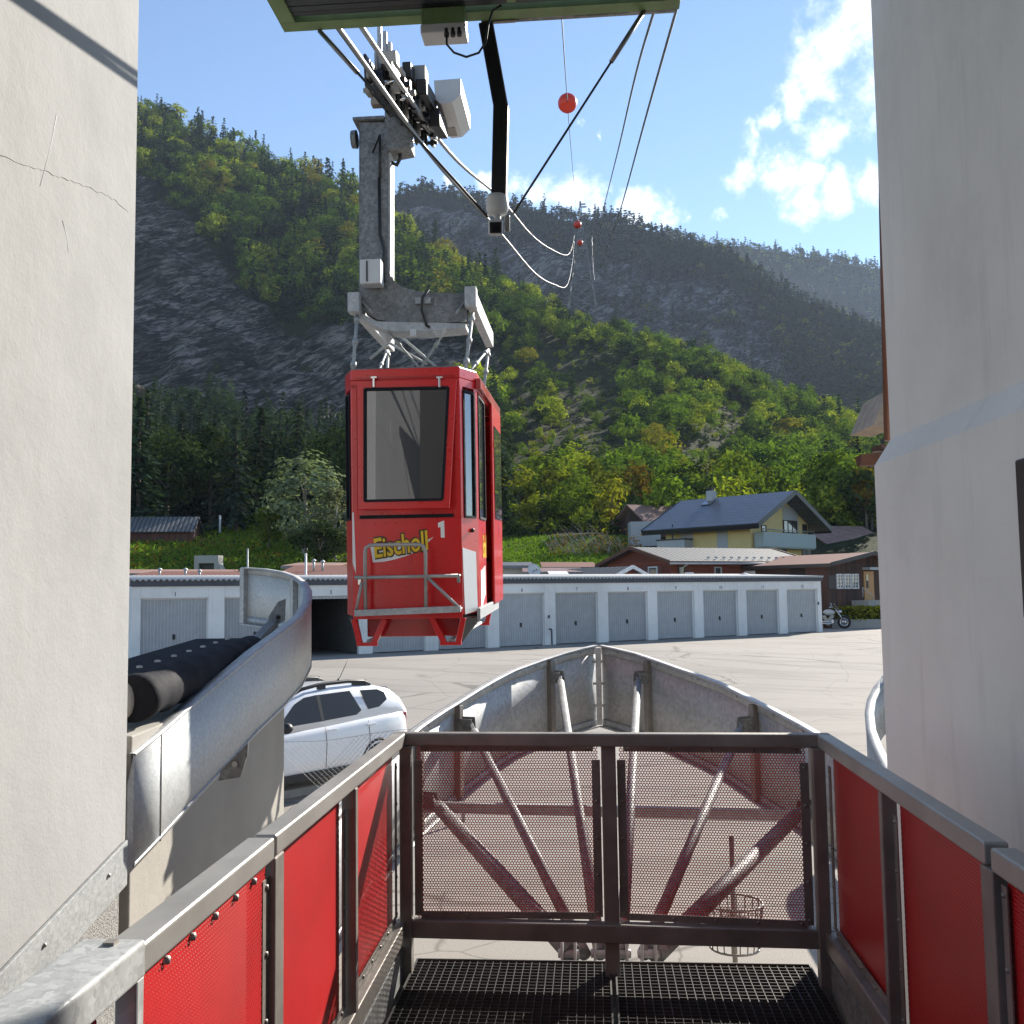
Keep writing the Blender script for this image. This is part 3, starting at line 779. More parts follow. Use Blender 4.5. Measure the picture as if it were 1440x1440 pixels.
for i, p in enumerate(WT):
    d = WT[min(i + 1, len(WT) - 1)] - WT[max(i - 1, 0)]; x = d.cross(UP); x.z = 0; inn.append(-x.normalized())
for dz in (0.01, -HW + .03):
    a = [p + UP * dz + n_ * -.008 for p, n_ in zip(WT, inn)]; b = [p + n_ * .08 + UP * dz for p, n_ in zip(WT, inn)]
    a2 = [p - UP * .014 for p in a]; b2 = [p - UP * .014 for p in b]; mb.grid([a, b, b2, a2, a])
    s_ = -1 if dz > 0 else 1
    a = [p + n_ * .01 + UP * dz for p, n_ in zip(WT, inn)]; b = [p + UP * .075 * s_ for p in a]; a2 = [p + n_ * .007 for p, n_ in zip(a, inn)]; b2 = [p + UP * .075 * s_ for p in a2]
    mb.grid([a, b, b2, a2, a])
for i in (10, 13): mb.bar(WT[i] + inn[i] * .04, WT[i] + inn[i] * .04 - UP * (HW - .04), .07, .05, inn[i])
mb.build('edge_angle', M['galv'], root)
mb = MB(); c = at_y(398, 866, 12.6)
mb.prism([at_y(392, 846, 12.7), at_y(402, 842, 12.7), at_y(401, 872, 12.7), at_y(380, 884, 12.7), at_y(378, 868, 12.7)], V((-.01, .015, 0))); 
gus = mb.build('gusset', M['galv_dark'], root)
mb = MB(); mb.cyl(at_y(391, 868, 12.68), at_y(391, 868, 12.72), .02, 10); mb.build('bolt', M['black_metal'], gus)
mb = MB(); mb.bar(at_y(385, 876, 12.7), at_y(334, 930, 11.5), .09, .07); mb.build('strut', M['galv_dark'], root, bev=.005)
mb = MB(); w = at_y(333, 1076, 8.8)
q = [at_y(307, 1098, 8.3), at_y(310, 1084, 8.3), at_y(349, 1044, 8.3), at_y(348, 1062, 8.3), at_y(338, 1093, 8.3)]
mb.prism(q, V((0, .012, 0))); bk = mb.build('bracket', M['galv_dark'], root)
mb = MB(); mb.cyl(at_y(331, 1074, 8.3), at_y(331, 1074, 8.3) + V((0, -.02, 0)), .018, 8); mb.build('bolt', M['steel'], bk)
mb = MB(); mb.tube([WT[1] - BX * -.002 + UP * 0.0, WT[1] + BX * .004 + dL * 0 - UP * .35, WT[1] + BX * .004 - UP * HW], .0035, 4); mb.build('weld_seam', M['steel_dark'], root)

# low concrete wall behind it with a rubber buffer roll on top
root = empty('buffer_wall', V((-2.5, 8, 0)), 'low rendered concrete wall under the left guide, half in shadow', 'wall')
XW = at_y(400, 1000, 12.1).x
mb = MB()
zc0, zc1 = at_y(190, 1035, 7.0).z, at_y(345, 960, 11.0).z
XN = _at(186, 1000, 5.75).x; Yf = 12.1 * KD; zc0 = _at(190, 1035, 5.75).z
mb.hexa([V(q) for q in ((XN - 1, 5.75, -.3), (XN, 5.75, -.3), (XW, Yf, -.3), (XW - 1, Yf, -.3), (XN - 1, 5.75, zc0), (XN, 5.75, zc0), (XW, Yf, zc1), (XW - 1, Yf, zc1))]); mb.build('wall', M['concrete'], root, bev=.01)
rb = empty('buffer_roll', V((-2.9, 9, 2)), 'black rubber covered buffer roll lying on the low concrete wall', 'buffer')
mb = MB(); A0, A1 = _at(186, 984, 5.95), at_y(352, 918, 11.2)
pts = [A0.lerp(A1, k / 24) for k in range(25)]; mb.tube(pts, [.135 + .01 * math.sin(k * 1.9) for k in range(25)], 20); mb.build('rubber', M['black_rubber'], rb)
mb = MB(); up_ = V((-.10, 0, .14)); mb.bar(A0 + up_ + V((-.15, 0, -.03)), A1 + up_ + V((-.15, 0, -.03)), .42, .03); fp = mb.build('rubber_flap', M['black_rubber'], rb, bev=.01)
mb = MB()
for k in range(8): mb.lathe(A0.lerp(A1, .08 + k * .125) + up_ + V((-.06, 0, -.016)), UP, [(0, .022), (.012, .02), (.016, 0)], 8)
mb.build('bolt', M['steel'], fp)
mb = MB(); c = _at(190, 986, 5.9); mb.sphere(c + V((-.075, .05, 0)), .105, 16, sz=(.5, .7, 1.0)); mb.build('end_cap', M['beige_wall'], rb)

at_y = _at
# ================================================================== RIGHT FUNNEL GUIDE (its far curl)
pr = [(1252, 941, 13.6), (1240, 953, 13.6), (1229, 967, 13.4), (1220, 985, 13.0), (1217, 1003, 12.5), (1219, 1027, 11.9), (1228, 1052, 11.3), (1244, 1084, 10.5), (1275, 1120, 9.6)]
RT2 = [at_y(*p) for p in pr]
root = empty('cabin_guide', V((RT2[4].x, RT2[4].y, 0)), 'curved end of the galvanised guide showing past the shaded right wall', 'guide rail')
mb = MB(); mb.sheet(RT2[::-1], V((0, 0, -.76)), .006); mb.build('guide_plate', M['galv'], root)
mb = MB(); inn = []
for i, p in enumerate(RT2):
    d = RT2[min(i + 1, len(RT2) - 1)] - RT2[max(i - 1, 0)]; x = d.cross(UP); x.z = 0; inn.append(-x.normalized())
a = [p - n_ * .01 + UP * .008 for p, n_ in zip(RT2, inn)]; b = [p + n_ * .1 + UP * .008 for p, n_ in zip(RT2, inn)]
a2 = [p - UP * .02 for p in a]; b2 = [p - UP * .02 for p in b]; mb.grid([a, b, b2, a2, a]); mb.build('edge_angle', M['galv_spangle'], root)
# ================================================================== CABLE CAR
Cf = at_y(573.5, 870, 8.93)
TILT = R(2.2)
Yc = (AX * math.cos(TILT) + UP * math.sin(TILT)); Xc = BX; Zc = Xc.cross(Yc)
CM = frame(Cf, Xc, Yc, Zc)
H = (870 - 517) / F * 8.93
car = empty('cable_car', Cf, 'red cable car cabin number one hanging from its grey hanger and carriage', 'cable car')
def cb(): return MB(CM)
def cpx(px, py, y=0.0):      # pixel on the plane local y=const -> local coords
    w = at_plane(px, py, CM @ V((0, y, 0)), Yc); return CM.inverted() @ w
WF, WS, CH, LN = .49, .61, .28, 2.0
oct_ = [(-WF, 0), (WF, 0), (WS, CH), (WS, CH + LN), (WF, 2 * CH + LN), (-WF, 2 * CH + LN), (-WS, CH + LN), (-WS, CH)]
def inset(k): return [(x * (1 - k / .6), y + (k if y < .1 else (-k if y > 2.4 else 0))) for x, y in oct_]
zb1 = cpx(573, 728)[2]; zt0 = cpx(573, 527)[2] - .05
def shell(z0, z1, name, m, th=.03, skip=()):
    mb = cb(); inn_ = inset(th)
    for i in range(8):
        if i in skip: continue
        j = (i + 1) % 8
        q = [oct_[i], oct_[j], inn_[j], inn_[i]]
        mb.prism([(x, y, z0) for x, y in q], (0, 0, z1 - z0))
    return mb.build(name, m, car)
body = shell(.03, zb1, 'lower_body', M['red'], skip=(2,))
mb = cb(); inn_ = inset(.03)
# right side below the window: panel up to the door gap
y0, y1 = CH, CH + LN; yd0, yd1 = CH + .62, CH + 1.75
mb.prism([(WS, y0, .03), (WS, yd0, .03), (WS - .03, yd0, .03), (WS - .03, y0, .03)], (0, 0, zb1 - .03))
mb.prism([(WS, yd1, .03), (WS, y1, .03), (WS - .03, y1, .03), (WS - .03, yd1, .03)], (0, 0, zb1 - .03)); mb.build('side_panel', M['red'], car)
mb = cb(); mb.prism([(x, y, .0) for x, y in inset(.02)], (0, 0, .06)); mb.build('floor', M['black_plastic'], car)
mb = cb(); mb.prism([(x, y, H - .10) for x, y in oct_], (0, 0, .10)); rf = mb.build('roof', M['red'], car, bev=.008)
mb = cb(); mb.prism([(x * .97, y * .98 + .03, H + .002) for x, y in oct_], (0, 0, .012)); mb.build('bounce_cover', M['galv_dark'], car)  # unseen grey sheet added to keep red bounce off the hanger
shell(zt0 - .06, H - .103, 'upper_band', M['red'])
mb = cb(); mb.box((0, .0 - .004, zt0 + .03), (.9, .012, .012)); mb.build('rain_strip', M['red_dark'], rf)
# corner posts
inn_ = inset(.06)
for i in range(8):
    mb = cb(); x, y = oct_[i]; p, n_ = oct_[i - 1], oct_[(i + 1) % 8]
    def tow(q, k):
        d = V((q[0] - x, q[1] - y)); l = d.length; d.normalize(); return (x + d.x * k, y + d.y * k)
    a, b = tow(p, .055), tow(n_, .055)
    mb.prism([(x, y, zb1 - .02), (*b, zb1 - .02), (inn_[i][0], inn_[i][1], zb1 - .02), (*a, zb1 - .02)], (0, 0, zt0 - zb1))
    mb.build('corner_post', M['red'], car, bev=.006)
# side windows, angled windows, rear window
def pane(i, a, b, z0, z1, name='window', rim=True):
    p, q = V((*oct_[i], 0)), V((*oct_[(i + 1) % 8], 0)); d = (q - p); n_ = V((d.y, -d.x, 0)).normalized()
    if n_.dot((p + q) / 2 - V((0, 1.28, 0))) < 0: n_ = -n_
    P_, Q_ = p + d * a - n_ * .012, p + d * b - n_ * .012; dd = d.normalized()
    mb = cb(); mb.prism([P_ + UP * z0, Q_ + UP * z0, Q_ + UP * z1, P_ + UP * z1], n_ * .006); w = mb.build(name, M['glass'], car)
    if rim:
        mb = cb(); r = .022
        for A_, B_ in ((P_ + UP * z0, Q_ + UP * z0), (P_ + UP * z1, Q_ + UP * z1), (P_ + UP * z0, P_ + UP * z1), (Q_ + UP * z0, Q_ + UP * z1)):
            mb.bar(A_ + n_ * .012, B_ + n_ * .012, r, r, n_)
        mb.build('seal', M['black_rubber'], w)
    return w
zw0, zw1 = zb1 + .0, zt0 - .10
pane(1, .2, .8, zw0, zw1); pane(7, .2, .8, zw0, zw1); pane(3, .2, .8, zw0, zw1); pane(5, .2, .8, zw0, zw1)
pane(2, .04, .29, zw0, zw1); pane(6, .05, .95, zw0, zw1); pane(4, .08, .92, zw0, zw1)
# sliding door on the right side (partly open), dark gap before it
mb = cb(); mb.box((WS + .03, (yd0 + yd1) / 2 + .28, (H - .12) / 2 + .02), (.03, .92, H - .2)); dr = mb.build('door', M['red'], car, bev=.008)
mb = cb(); mb.box((WS + .048, (yd0 + yd1) / 2 + .28, zb1 + .5), (.008, .74, .95)); mb.build('door_window', M['glass'], dr)
mb = cb(); mb.box((WS + .018, CH + .95, H - .11), (.05, 1.95, .09)); mb.build('door_track', M['red_dark'], car, bev=.006)
mb = cb(); mb.box((WS + .012, CH + .3, .03), (.03, 1.0, .10)); mb.box((WS + .012, CH + 1.2, .03), (.03, .8, .10)); mb.build('sill', M['galv_spangle'], car, bev=.004)
# tilting front window frame
fo = [cpx(504, 537), cpx(642.5, 534.5), cpx(634, 715), cpx(507, 717.5)]
fi = [cpx(514, 548), cpx(631, 545.5), cpx(624, 703), cpx(516, 705)]
hz = fo[0][2]
def tl(p, o_=0.0): 
    k = (hz - p[2]) * .055 + .022 + o_
    return V((p[0], -k, p[2]))
mb = cb(); O_, I_ = [tl(p) for p in fo], [tl(p) for p in fi]
for i in range(4):
    j = (i + 1) % 4; mb.prism([O_[i], O_[j], I_[j], I_[i]], (0, .03, 0))
ht = mb.build('window_hatch', M['red'], car, bev=.006)
mb = cb(); mb.prism([p + V((0, .012, 0)) for p in I_], (0, .005, 0)); mb.build('pane', M['glass'], ht)
mb = cb()
for i in range(4): mb.bar(I_[i] + V((0, .0, 0)), I_[(i + 1) % 4], .022, .022, V((0, 1, 0)))
mb.build('seal', M['black_rubber'], ht)
mb = cb()
for px in (527, 619):
    p = cpx(px, 537); mb.box((p[0], -.03, p[2] + .035), (.055, .02, .018)); mb.box((p[0], -.037, p[2] - .01), (.018, .02, .09))
mb.build('hinge', M['chrome'], ht, bev=.003)
# back of the opening: inner dark lining behind the hatch
mb = cb()
a = [V((-WF, .004, zb1 - .01)), V((WF, .004, zb1 - .01)), V((WF, .004, zt0 - .02)), V((-WF, .004, zt0 - .02))]
b = [V((p[0], .004, p[2])) for p in (fi[3], fi[2], fi[1], fi[0])]
for i in range(4): mb.prism([a[i], a[(i + 1) % 4], b[(i + 1) % 4], b[i]], (0, .02, 0))
mb.build('front_frame', M['red'], car)
mb = cb(); mb.box((0, -.004, zb1 + .012), (.84, .018, .03)); mb.build('gap_shade', M['black_rubber'], car)  # black strip puts the dark of the gap under the hatch into colour
# interior: bench and grab rail
mb = cb(); mb.box((0, 2.2, .5), (1.0, .3, .04)); mb.build('bench', M['black_plastic'], car)
mb = cb(); mb.tube([(-.3, .5, 1.25), (.45, .5, 1.25)], .014, 8); mb.tube([(.42, 1.5, 1.0), (.1, .7, 1.5)], .014, 8); mb.build('grab_rail', M['steel'], car)
# decals
def decal(pts, m, name, y=-.0025, th=.002):
    mb = cb(); mb.prism([V((cpx(*p)[0], y, cpx(*p)[2])) for p in pts], (0, th, 0)); return mb.build(name, m, car)
decal([(521, 769), (524.5, 791), (540, 790), (556, 786.5), (574, 781), (590, 773.5), (610, 755), (596, 762), (575, 767)], M['white_decal'], 'swoosh')
decal([(616, 735), (624.5, 732), (625.5, 756), (620, 756), (619.5, 741), (616, 742)], M['white_decal'], 'number')
c = cpx(563, 767); ang = R(8)
for k, (m_, off, yy) in enumerate((('dark_decal', .016, -.004), ('yellow_decal', .004, -.0065))):
    me = text_mesh('Eischoll', .215, .001, shear=.12, offset=off, space=1.0)
    xs = [v_.co.x for v_ in me.vertices]; wd = max(xs) - min(xs); k_ = .50 / wd
    x_ = (Xc * math.cos(ang) + Zc * math.sin(ang)); z_ = (-Xc * math.sin(ang) + Zc * math.cos(ang))
    me.transform(Matrix.Diagonal((k_, 1.12, 1, 1))); me.materials.clear(); me.materials.append(M[m_]); me.name = 'lettering'
    o = bpy.data.objects.new('lettering', me); col.objects.link(o); o.matrix_basis = frame(CM @ V((c[0], yy, c[2])), x_, z_, x_.cross(z_)); adopt(o, car)
mb = cb()   # white flash on the angled corner and the side
d_ = V((WS - WF, CH, 0)).normalized(); n_ = V((d_.y, -d_.x, 0))
q = lambda t, z: V((WF, 0, 0)) + d_ * t * V((WS - WF, CH, 0)).length + n_ * .002 + UP * z
mb.prism([q(.02, .62), q(.8, .58), q(.86, .03 + .02), q(.12, .0 + .03)], n_ * .002)
q = lambda y, z: V((WS + .002, y, z))
mb.prism([q(CH + .08, .03), q(CH + .5, .18), q(CH + .5, .45), q(CH + .1, .4)], V((.002, 0, 0))); mb.build('white_flash', M['white_decal'], car)
mb = cb(); mb.prism([V((-WF, -.0025, .95)), V((-WF + .015, -.0025, .95)), V((-WF + .03, -.0025, .4)), V((-WF, -.0025, .5))], (0, .002, 0)); mb.build('white_flash', M['white_decal'], car)
me = text_mesh('Eischoll', .3, .001, offset=.006); me.materials.clear(); me.materials.append(M['yellow_decal']); me.name = 'lettering'
o = bpy.data.objects.new('lettering', me); col.objects.link(o); o.matrix_basis = frame(CM @ V((WS + .004, CH + .45, .62)), Yc * .32, Zc, Xc); adopt(o, car)
# ski rack of bent tube on the front
mb = cb(); yr = -.14; r = .017
g = lambda px, py, y=yr: V((cpx(px, py)[0] * .985, y, cpx(px, py)[2]))
hoop = [g(518, 862)] + [g(517.5, 780), g(518.5, 771), g(524, 767), g(560, 766), g(595, 766), g(600, 769), g(602.5, 776)] + [g(603, 861)]
mb.tube(hoop, r, 10); mb.tube([g(504, 812), g(648, 809)], r * .95, 10)
mb.tube([g(504, 811), g(504, 811, 0)], .012, 8); mb.tube([g(648, 809), g(648, 809, 0)], .012, 8)
mb.tube([g(505, 857), g(513, 818)], .014, 8); mb.tube([g(606, 812), g(648, 852)], .015, 8)
mb.build('ski_rack', M['steel'], car)
mb = cb(); a, b = g(503, 861), g(652, 855); mb.bar(a, b, .05, .055); mb.bar(V((a.x, yr / 2, a.z)), V((b.x, yr / 2, b.z)), .09, .02); mb.build('rack_tray', M['galv'], car, bev=.004)
mb = cb()
for px, py in ((506, 817), (645, 814)): p = cpx(px, py); mb.box((p[0], -.006, p[2]), (.03, .012, .07))
mb.build('rack_bracket', M['chrome'], car, bev=.003)
# underframe: feet, box and cross tubes
for sx in (-1, 1):
    for y in (.04, 2 * CH + LN - .08):
        mb = cb(); xo, xi = sx * WF, sx * (WF - .28)
        for A_, B_ in (((xo, y, .0), (sx * (WF - .05), y, -.225)), ((xi, y, .0), (sx * (WF - .17), y, -.225))): mb.bar(A_, B_, .05, .05, V((0, 1, 0)))
        mb.bar((sx * (WF - .21), y, -.225), (sx * (WF - .02), y, -.225), .045, .03); mb.build('foot', M['red'], car, bev=.006)
    mb = cb(); mb.prism([(sx * WF, .05, -.01), (sx * WS, .35, -.01), (sx * WS, .6, -.01), (sx * (WF - .02), .12, -.22)], (-sx * .01, 0, 0)); mb.build('skid', M['black_metal'], car)
    mb = cb(); mb.tube([(sx * (WF - .12), .06, -.2), (sx * (WF - .1), 2.3, -.2)], .018, 8); mb.build('skid_tube', M['galv'], car)
mb = cb(); mb.box((.02, .6, -.085), (.84, .9, .17)); mb.build('equipment_box', M['red_dark'], car, bev=.01)
mb = cb(); mb.box((0, -.003, .035), (.98, .02, .07)); mb.build('bumper', M['red'], car, bev=.006)
mb = cb()
for k in range(9): mb.sphere((-.38 + k * .095, -.001, zb1 - .045), .006, 6)
for k in range(6): mb.sphere((WF - .035, -.001, .15 + k * .13), .006, 6)
mb.build('rivet', M['red_dark'], car)
mb = cb(); mb.sphere((WF + .06 + .02, CH * .55, zb1 - .12), .02, 10); mb.build('door_button', M['black_plastic'], car)

# ---- hanger: frame on rods above the roof, gooseneck column, carriage on the ropes
sB = 9.35
Ba, Bb = at_s(497, 432, sB), at_s(668, 422, sB)
zbt = at_s(600, 410, sB).z; zbb = at_s(600, 466, sB).z
def hp(px, py, s_=sB): return at_s(px, py, s_)
hang = car
mb = MB()
outl = [hp(x, y) for x, y in ((505, 172), (545, 172), (545, 372), (549, 388), (556, 397), (567, 404), (585, 409), (600, 411), (655, 413), (655, 450), (640, 453), (600, 456), (560, 455), (530, 449), (510, 436), (507, 420))]
mb.prism(outl, AX * .06); mb.build('hanger_plate', M['galv_dark'], hang)
mb = MB(); mb.prism([p + AX * .16 for p in outl], AX * .06); mb.build('hanger_plate', M['galv_dark'], hang)
mb = MB(); p, q = hp(549.5, 172), hp(549.5, 390)
mb.prism([hp(545.5, 172, sB + .02), hp(545.5, 385, sB + .02), hp(549, 385, sB + .02), hp(549, 172, sB + .02)], AX * .19); mb.build('hanger_flange', M['galv'], hang)
mb = MB(); mb.prism([hp(505, 176), hp(507, 176), hp(507, 425), hp(505, 425)], AX * .2); mb.build('hanger_flange', M['galv_dark'], hang)
mb = MB(); c = hp(519, 168); mb.box(c + AX * .1, (.31, .28, .03), (BX, AX, UP)); mb.build('cap_plate', M['galv_dark'], hang, bev=.004)
mb = MB(); mb.prism([hp(508, 440, sB - .01), hp(530, 452, sB - .01), (hp(655, 455, sB - .01)), hp(655, 461, sB - .01), hp(600, 466, sB - .01), hp(555, 466, sB - .01), hp(530, 460, sB - .01), hp(505, 446, sB - .01)], AX * .26); mb.build('beam_flange', M['galv'], hang)
for px, nm in ((498, 'a'), (662, 'b')):
    a0 = at_s(px, 426 if px < 600 else 418, sB - .1); 
    mb = MB(); mb.bar(a0, a0 + AX * 1.75 + UP * .03, .085, .17); 
    mb.box(a0 + AX * .02, (.11, .12, .19), (BX, AX, UP)); mb.build('longitudinal_beam', M['galv'], hang, bev=.006)
mb = MB(); a0 = at_s(545, 472, sB + .25); mb.lathe(a0 + UP * .08, -UP, [(0, .1), (.05, .09), (.14, .03), (.16, 0)], 14); mb.build('damper', M['box_grey'], hang)
roofz = lambda x, y: CM @ V((x, y, H))
def rod(a, b, r=.016):
    a, b = V(a), V(b); mb = MB(); mb.tube([a, b], r, 8); d = (b - a)
    for t in (.12, .5, .86): mb.cyl(a + d * (t - .035), a + d * (t + .035), r * 1.75, 8)
    mb.build('suspension_rod', M['galv_spangle'], hang)
for px, sx in ((499, -1), (663, 1)):
    for yy in (.12, 1.6):
        a0 = at_s(px, 436, sB - .08) + AX * (yy - .02); rod(a0, roofz(sx * (WF + .03), yy + .08)); 
    a0 = at_s(px, 436, sB - .08); rod(a0 + AX * 1.55, roofz(sx * (WF - .06), .7), .012)
    rod(at_s(px + (-1 if sx > 0 else 1) * 10, 424, sB - .03), CM @ V((-sx * .12, .9, H)), .011)
mb = MB()
for A_, B_ in (((520, 505), (547, 482)), ((547, 482), (600, 512)), ((560, 470), (612, 515))):
    mb.tube([at_s(*A_, sB + .5), at_s(*B_, sB + .5)], .014, 8)
mb.build('brace_rod', M['galv_spangle'], hang)
mb = MB(); mb.box(at_s(581, 468, sB - .05), (.06, .03, .07), (BX, AX, UP)); mb.build('indicator_lamp', M['box_grey'], hang, bev=.005)
mb = MB(); p = at_s(523, 385, sB - .1); mb.box(p, (.20, .16, .235), (BX, AX, UP)); eb = mb.build('equipment_case', M['box_grey'], hang, bev=.006)
mb = MB(); mb.box(p - AX * .085 - BX * .03, (.012, .012, .2), (BX, AX, UP)); mb.build('latch', M['black_metal'], eb)
mb = MB(); p = at_s(595, 423, sB - .02); mb.box(p, (.15, .03, .06), (BX, AX, UP)); mt = mb.build('mounting_plate', M['galv_spangle'], hang, bev=.004)
mb = MB(); mb.tube([p + BX * .06 - AX * .03 + UP * .1, p - AX * .04 + UP * .02, p - BX * .01 - AX * .03 - UP * .1, p + BX * .03 - UP * .24, p + BX * .06 - UP * .26], .013, 8); mb.build('hose', M['cable_dark'], hang)
mb = MB()
for k in range(4):
    c = at_s(620, 462, sB) ; mb.tube([c + BX * (-.08 + .14 * t) + UP * (-.09 + .02 * k) * math.sin(math.pi * t) - AX * (.03 + .01 * k) for t in [i / 8 for i in range(9)]], .006, 6)
mb.build('cable_loop', M['box_grey'], hang)
mb = MB(); mb.tube([hp(533, 250, sB - .01), hp(534, 330, sB - .01), hp(540, 352, sB - .03), hp(539, 398, sB - .03)], .014, 8)
mb.tube([hp(524, 215, sB - .05), hp(534, 190, sB - .05), hp(534, 250, sB - .02)], .012, 8); mb.build('hose', M['cable_dark'], hang)
mb = MB(); mb.lathe(hp(502, 196, sB + .1), -BX, [(0, .09), (.05, .085), (.055, 0)], 18); mb.build('pivot_cap', M['galv_dark'], hang)
# head block carrying the pivot
mb = MB(); mb.prism([hp(541, 140, sB - .02), hp(560, 140, sB - .02), hp(572, 168, sB - .02), hp(577, 200, sB - .02), hp(577, 206, sB - .02), hp(545, 212, sB - .02), hp(540, 190, sB - .02)], AX * .26); mb.build('pivot_block', M['galv_dark'], hang, bev=.01)
mb = MB(); mb.tube([hp(560, 195, sB + .1), hp(563, 222, sB + .1), hp(558, 232, sB + .1), hp(549, 228, sB + .1)], .02, 10); mb.build('hose', M['cable_dark'], hang)
mb = MB(); p = at_s(531, 138, sB); mb.box(p, (.12, .1, .17), (BX, AX, UP)); mb.build('sensor_box', M['soffit'], hang, bev=.01)

# ropes positions near the station
def rope_px(lst): return [at_s(px, py, s_) for px, py, s_ in lst]
rA_s, rB_s = 10.0, 10.0
A_near, A_mid = at_s(478, 42, 6.53), at_s(601, 212, 10.0)
B_near, B_mid = at_s(510, 40, 6.82), at_s(612, 190, 10.0)
rd = (A_mid - A_near).normalized()
# carriage: two sheave trains along the ropes
cd = rd; cx = BX; cz = cx.cross(cd).normalized()
def C(l, u, z): return Ac + cx * l + cd * u + cz * z
Ac = at_s(575, 140, 9.15)
mb = MB()
for l in (-.17, .03): mb.box(C(l, 0, -.02), (.03, 2.0, .13), (cx, cd, cz))
mb.build('carriage_beam', M['steel_dark'], hang, bev=.008)
mb = MB(); mb.box(C(.09, .35, -.02), (.025, 1.25, .30), (cx, cd, cz)); mb.box(C(-.2, -.45, 0), (.025, 1.0, .26), (cx, cd, cz)); mb.build('cheek_plate', M['black_metal'], hang, bev=.006)
mb = MB(); mb.box(C(-.05, .1, .04), (.12, 1.6, .12), (cx, cd, cz)); mb.build('carriage_core', M['black_metal'], hang, bev=.01)
for l in (-.07, ):
    for k in range(8):
        u = -.9 + .257 * k
        mb = MB(); mb.lathe(C(l - .04, u, -.10), cx, [(0, 0), (0, .10), (.012, .11), (.02, .09), (.05, .09), (.058, .11), (.07, .10), (.07, 0)], 18); wh = mb.build('sheave', M['black_metal'], hang)
        mb = MB(); mb.cyl(C(l - .1, u, -.10), C(l + .11, u, -.10), .02, 8); mb.build('axle', M['chrome'], wh)
for k in range(9):
    u = -.85 + .21 * k
    mb = MB(); h_ = rnd.uniform(.06, .15); mb.box(C(rnd.uniform(-.16, .02), u, .1), (rnd.uniform(.06, .16), rnd.uniform(.07, .16), h_), (cx, cd, cz))
    mb.cyl(C(-.12, u, -.05), C(-.12, u, .17), .018, 8); mb.cyl(C(.0, u + .07, -.22), C(.0, u + .07, .12), .022, 8)
    mb.build('brake_caliper' if k % 2 else 'spring_block', M['black_metal' if k % 3 else 'steel'], hang, bev=.006)
for k in range(7):
    u = -.8 + .25 * k
    mb = MB(); mb.box(C(.1, u, -.12 + .05 * (k % 2)), (.05, .11, .15), (cx, cd, cz)); mb.cyl(C(.05, u, -.1), C(.16, u, -.1), .028, 10)
    mb.build('clamp', M['steel_dark' if k % 2 else 'black_metal'], hang, bev=.006)
for k in range(26):
    u = rnd.uniform(-.95, 1.0); l = rnd.choice((-.22, -.1, .06, .12)); z_ = rnd.uniform(-.2, .14)
    mb = MB()
    if k % 3: mb.box(C(l, u, z_), (rnd.uniform(.03, .08), rnd.uniform(.05, .16), rnd.uniform(.05, .13)), (cx, cd, cz)); mb.cyl(C(l - .05, u, z_), C(l + .05, u, z_), rnd.uniform(.012, .03), 8)
    else: mb.tube([C(l, u, z_), C(l, u + .12, z_ - .1), C(l + .05, u + .25, z_ - .06)], .012, 6)
    mb.build('lever' if k % 3 else 'hydraulic_hose', M[('black_metal', 'steel_dark', 'chrome', 'black_metal')[k % 4]], hang, bev=.004 if k % 3 else 0)
mb = MB()
for k in range(6):
    u = .35 + .14 * k; mb.box(C(-.20, u, -.2), (.07, .1, .1), (cx, cd, cz)); mb.cyl(C(-.25, u, -.2), C(-.15, u, -.2), .02, 8)
mb.bar(C(-.2, .3, -.15), C(-.2, 1.15, -.15), .05, .03, cz); mb.build('rope_guide', M['galv_spangle'], hang, bev=.004)
mb = MB(); mb.box(at_s(591, 110, 8.9), (.12, .16, .17), (BX, AX, UP)); mb.build('counterweight', M['steel_dark'], hang, bev=.006)
mb = MB(); mb.box(at_s(538, 115, 8.7), (.16, .2, .15), (BX, AX, UP)); mb.build('counterweight', M['steel_dark'], hang, bev=.006)
mb = MB(); mb.box(at_s(632, 174, 9.9), (.14, .2, .18), (BX, AX, UP)); mb.build('counterweight', M['steel_dark'], hang, bev=.006)
mb = MB()
for dx, h_ in ((0, .42), (.05, .34), (.09, .24)): p = at_s(534, 98, 8.4) + BX * dx; mb.box(p + UP * h_ / 2, (.035, .05, h_), (BX, AX, UP))
mb.build('bracket_fingers', M['galv'], hang, bev=.004)
mb = MB(); mb.cyl(at_s(551, 90, 8.5), at_s(551, 90, 8.5) + cd * .35, .055, 12); mb.cyl(at_s(560, 98, 8.5) , at_s(560, 98, 8.5) + cd * .5, .04, 12); mb.build('spring_housing', M['steel'], hang)
mb = MB(); mb.box(at_s(575, 103, 8.75), (.08, .22, .14), (cx, cd, cz)); mb.box(at_s(600, 135, 9.1), (.1, .6, .14), (cx, cd, cz)); mb.box(at_s(617, 175, 9.5), (.1, .5, .16), (cx, cd, cz)); mb.build('drive_block', M['black_metal'], hang, bev=.01)
# pale control cabinet with cut corner
mb = MB(); q = [at_s(x, y, 9.3) for x, y in ((610, 113), (648, 110), (648, 132), (636, 144), (620, 146), (612, 140))]
mb.prism(q, AX * .75); cab = mb.build('control_cabinet', M['box_grey'], hang, bev=.004)

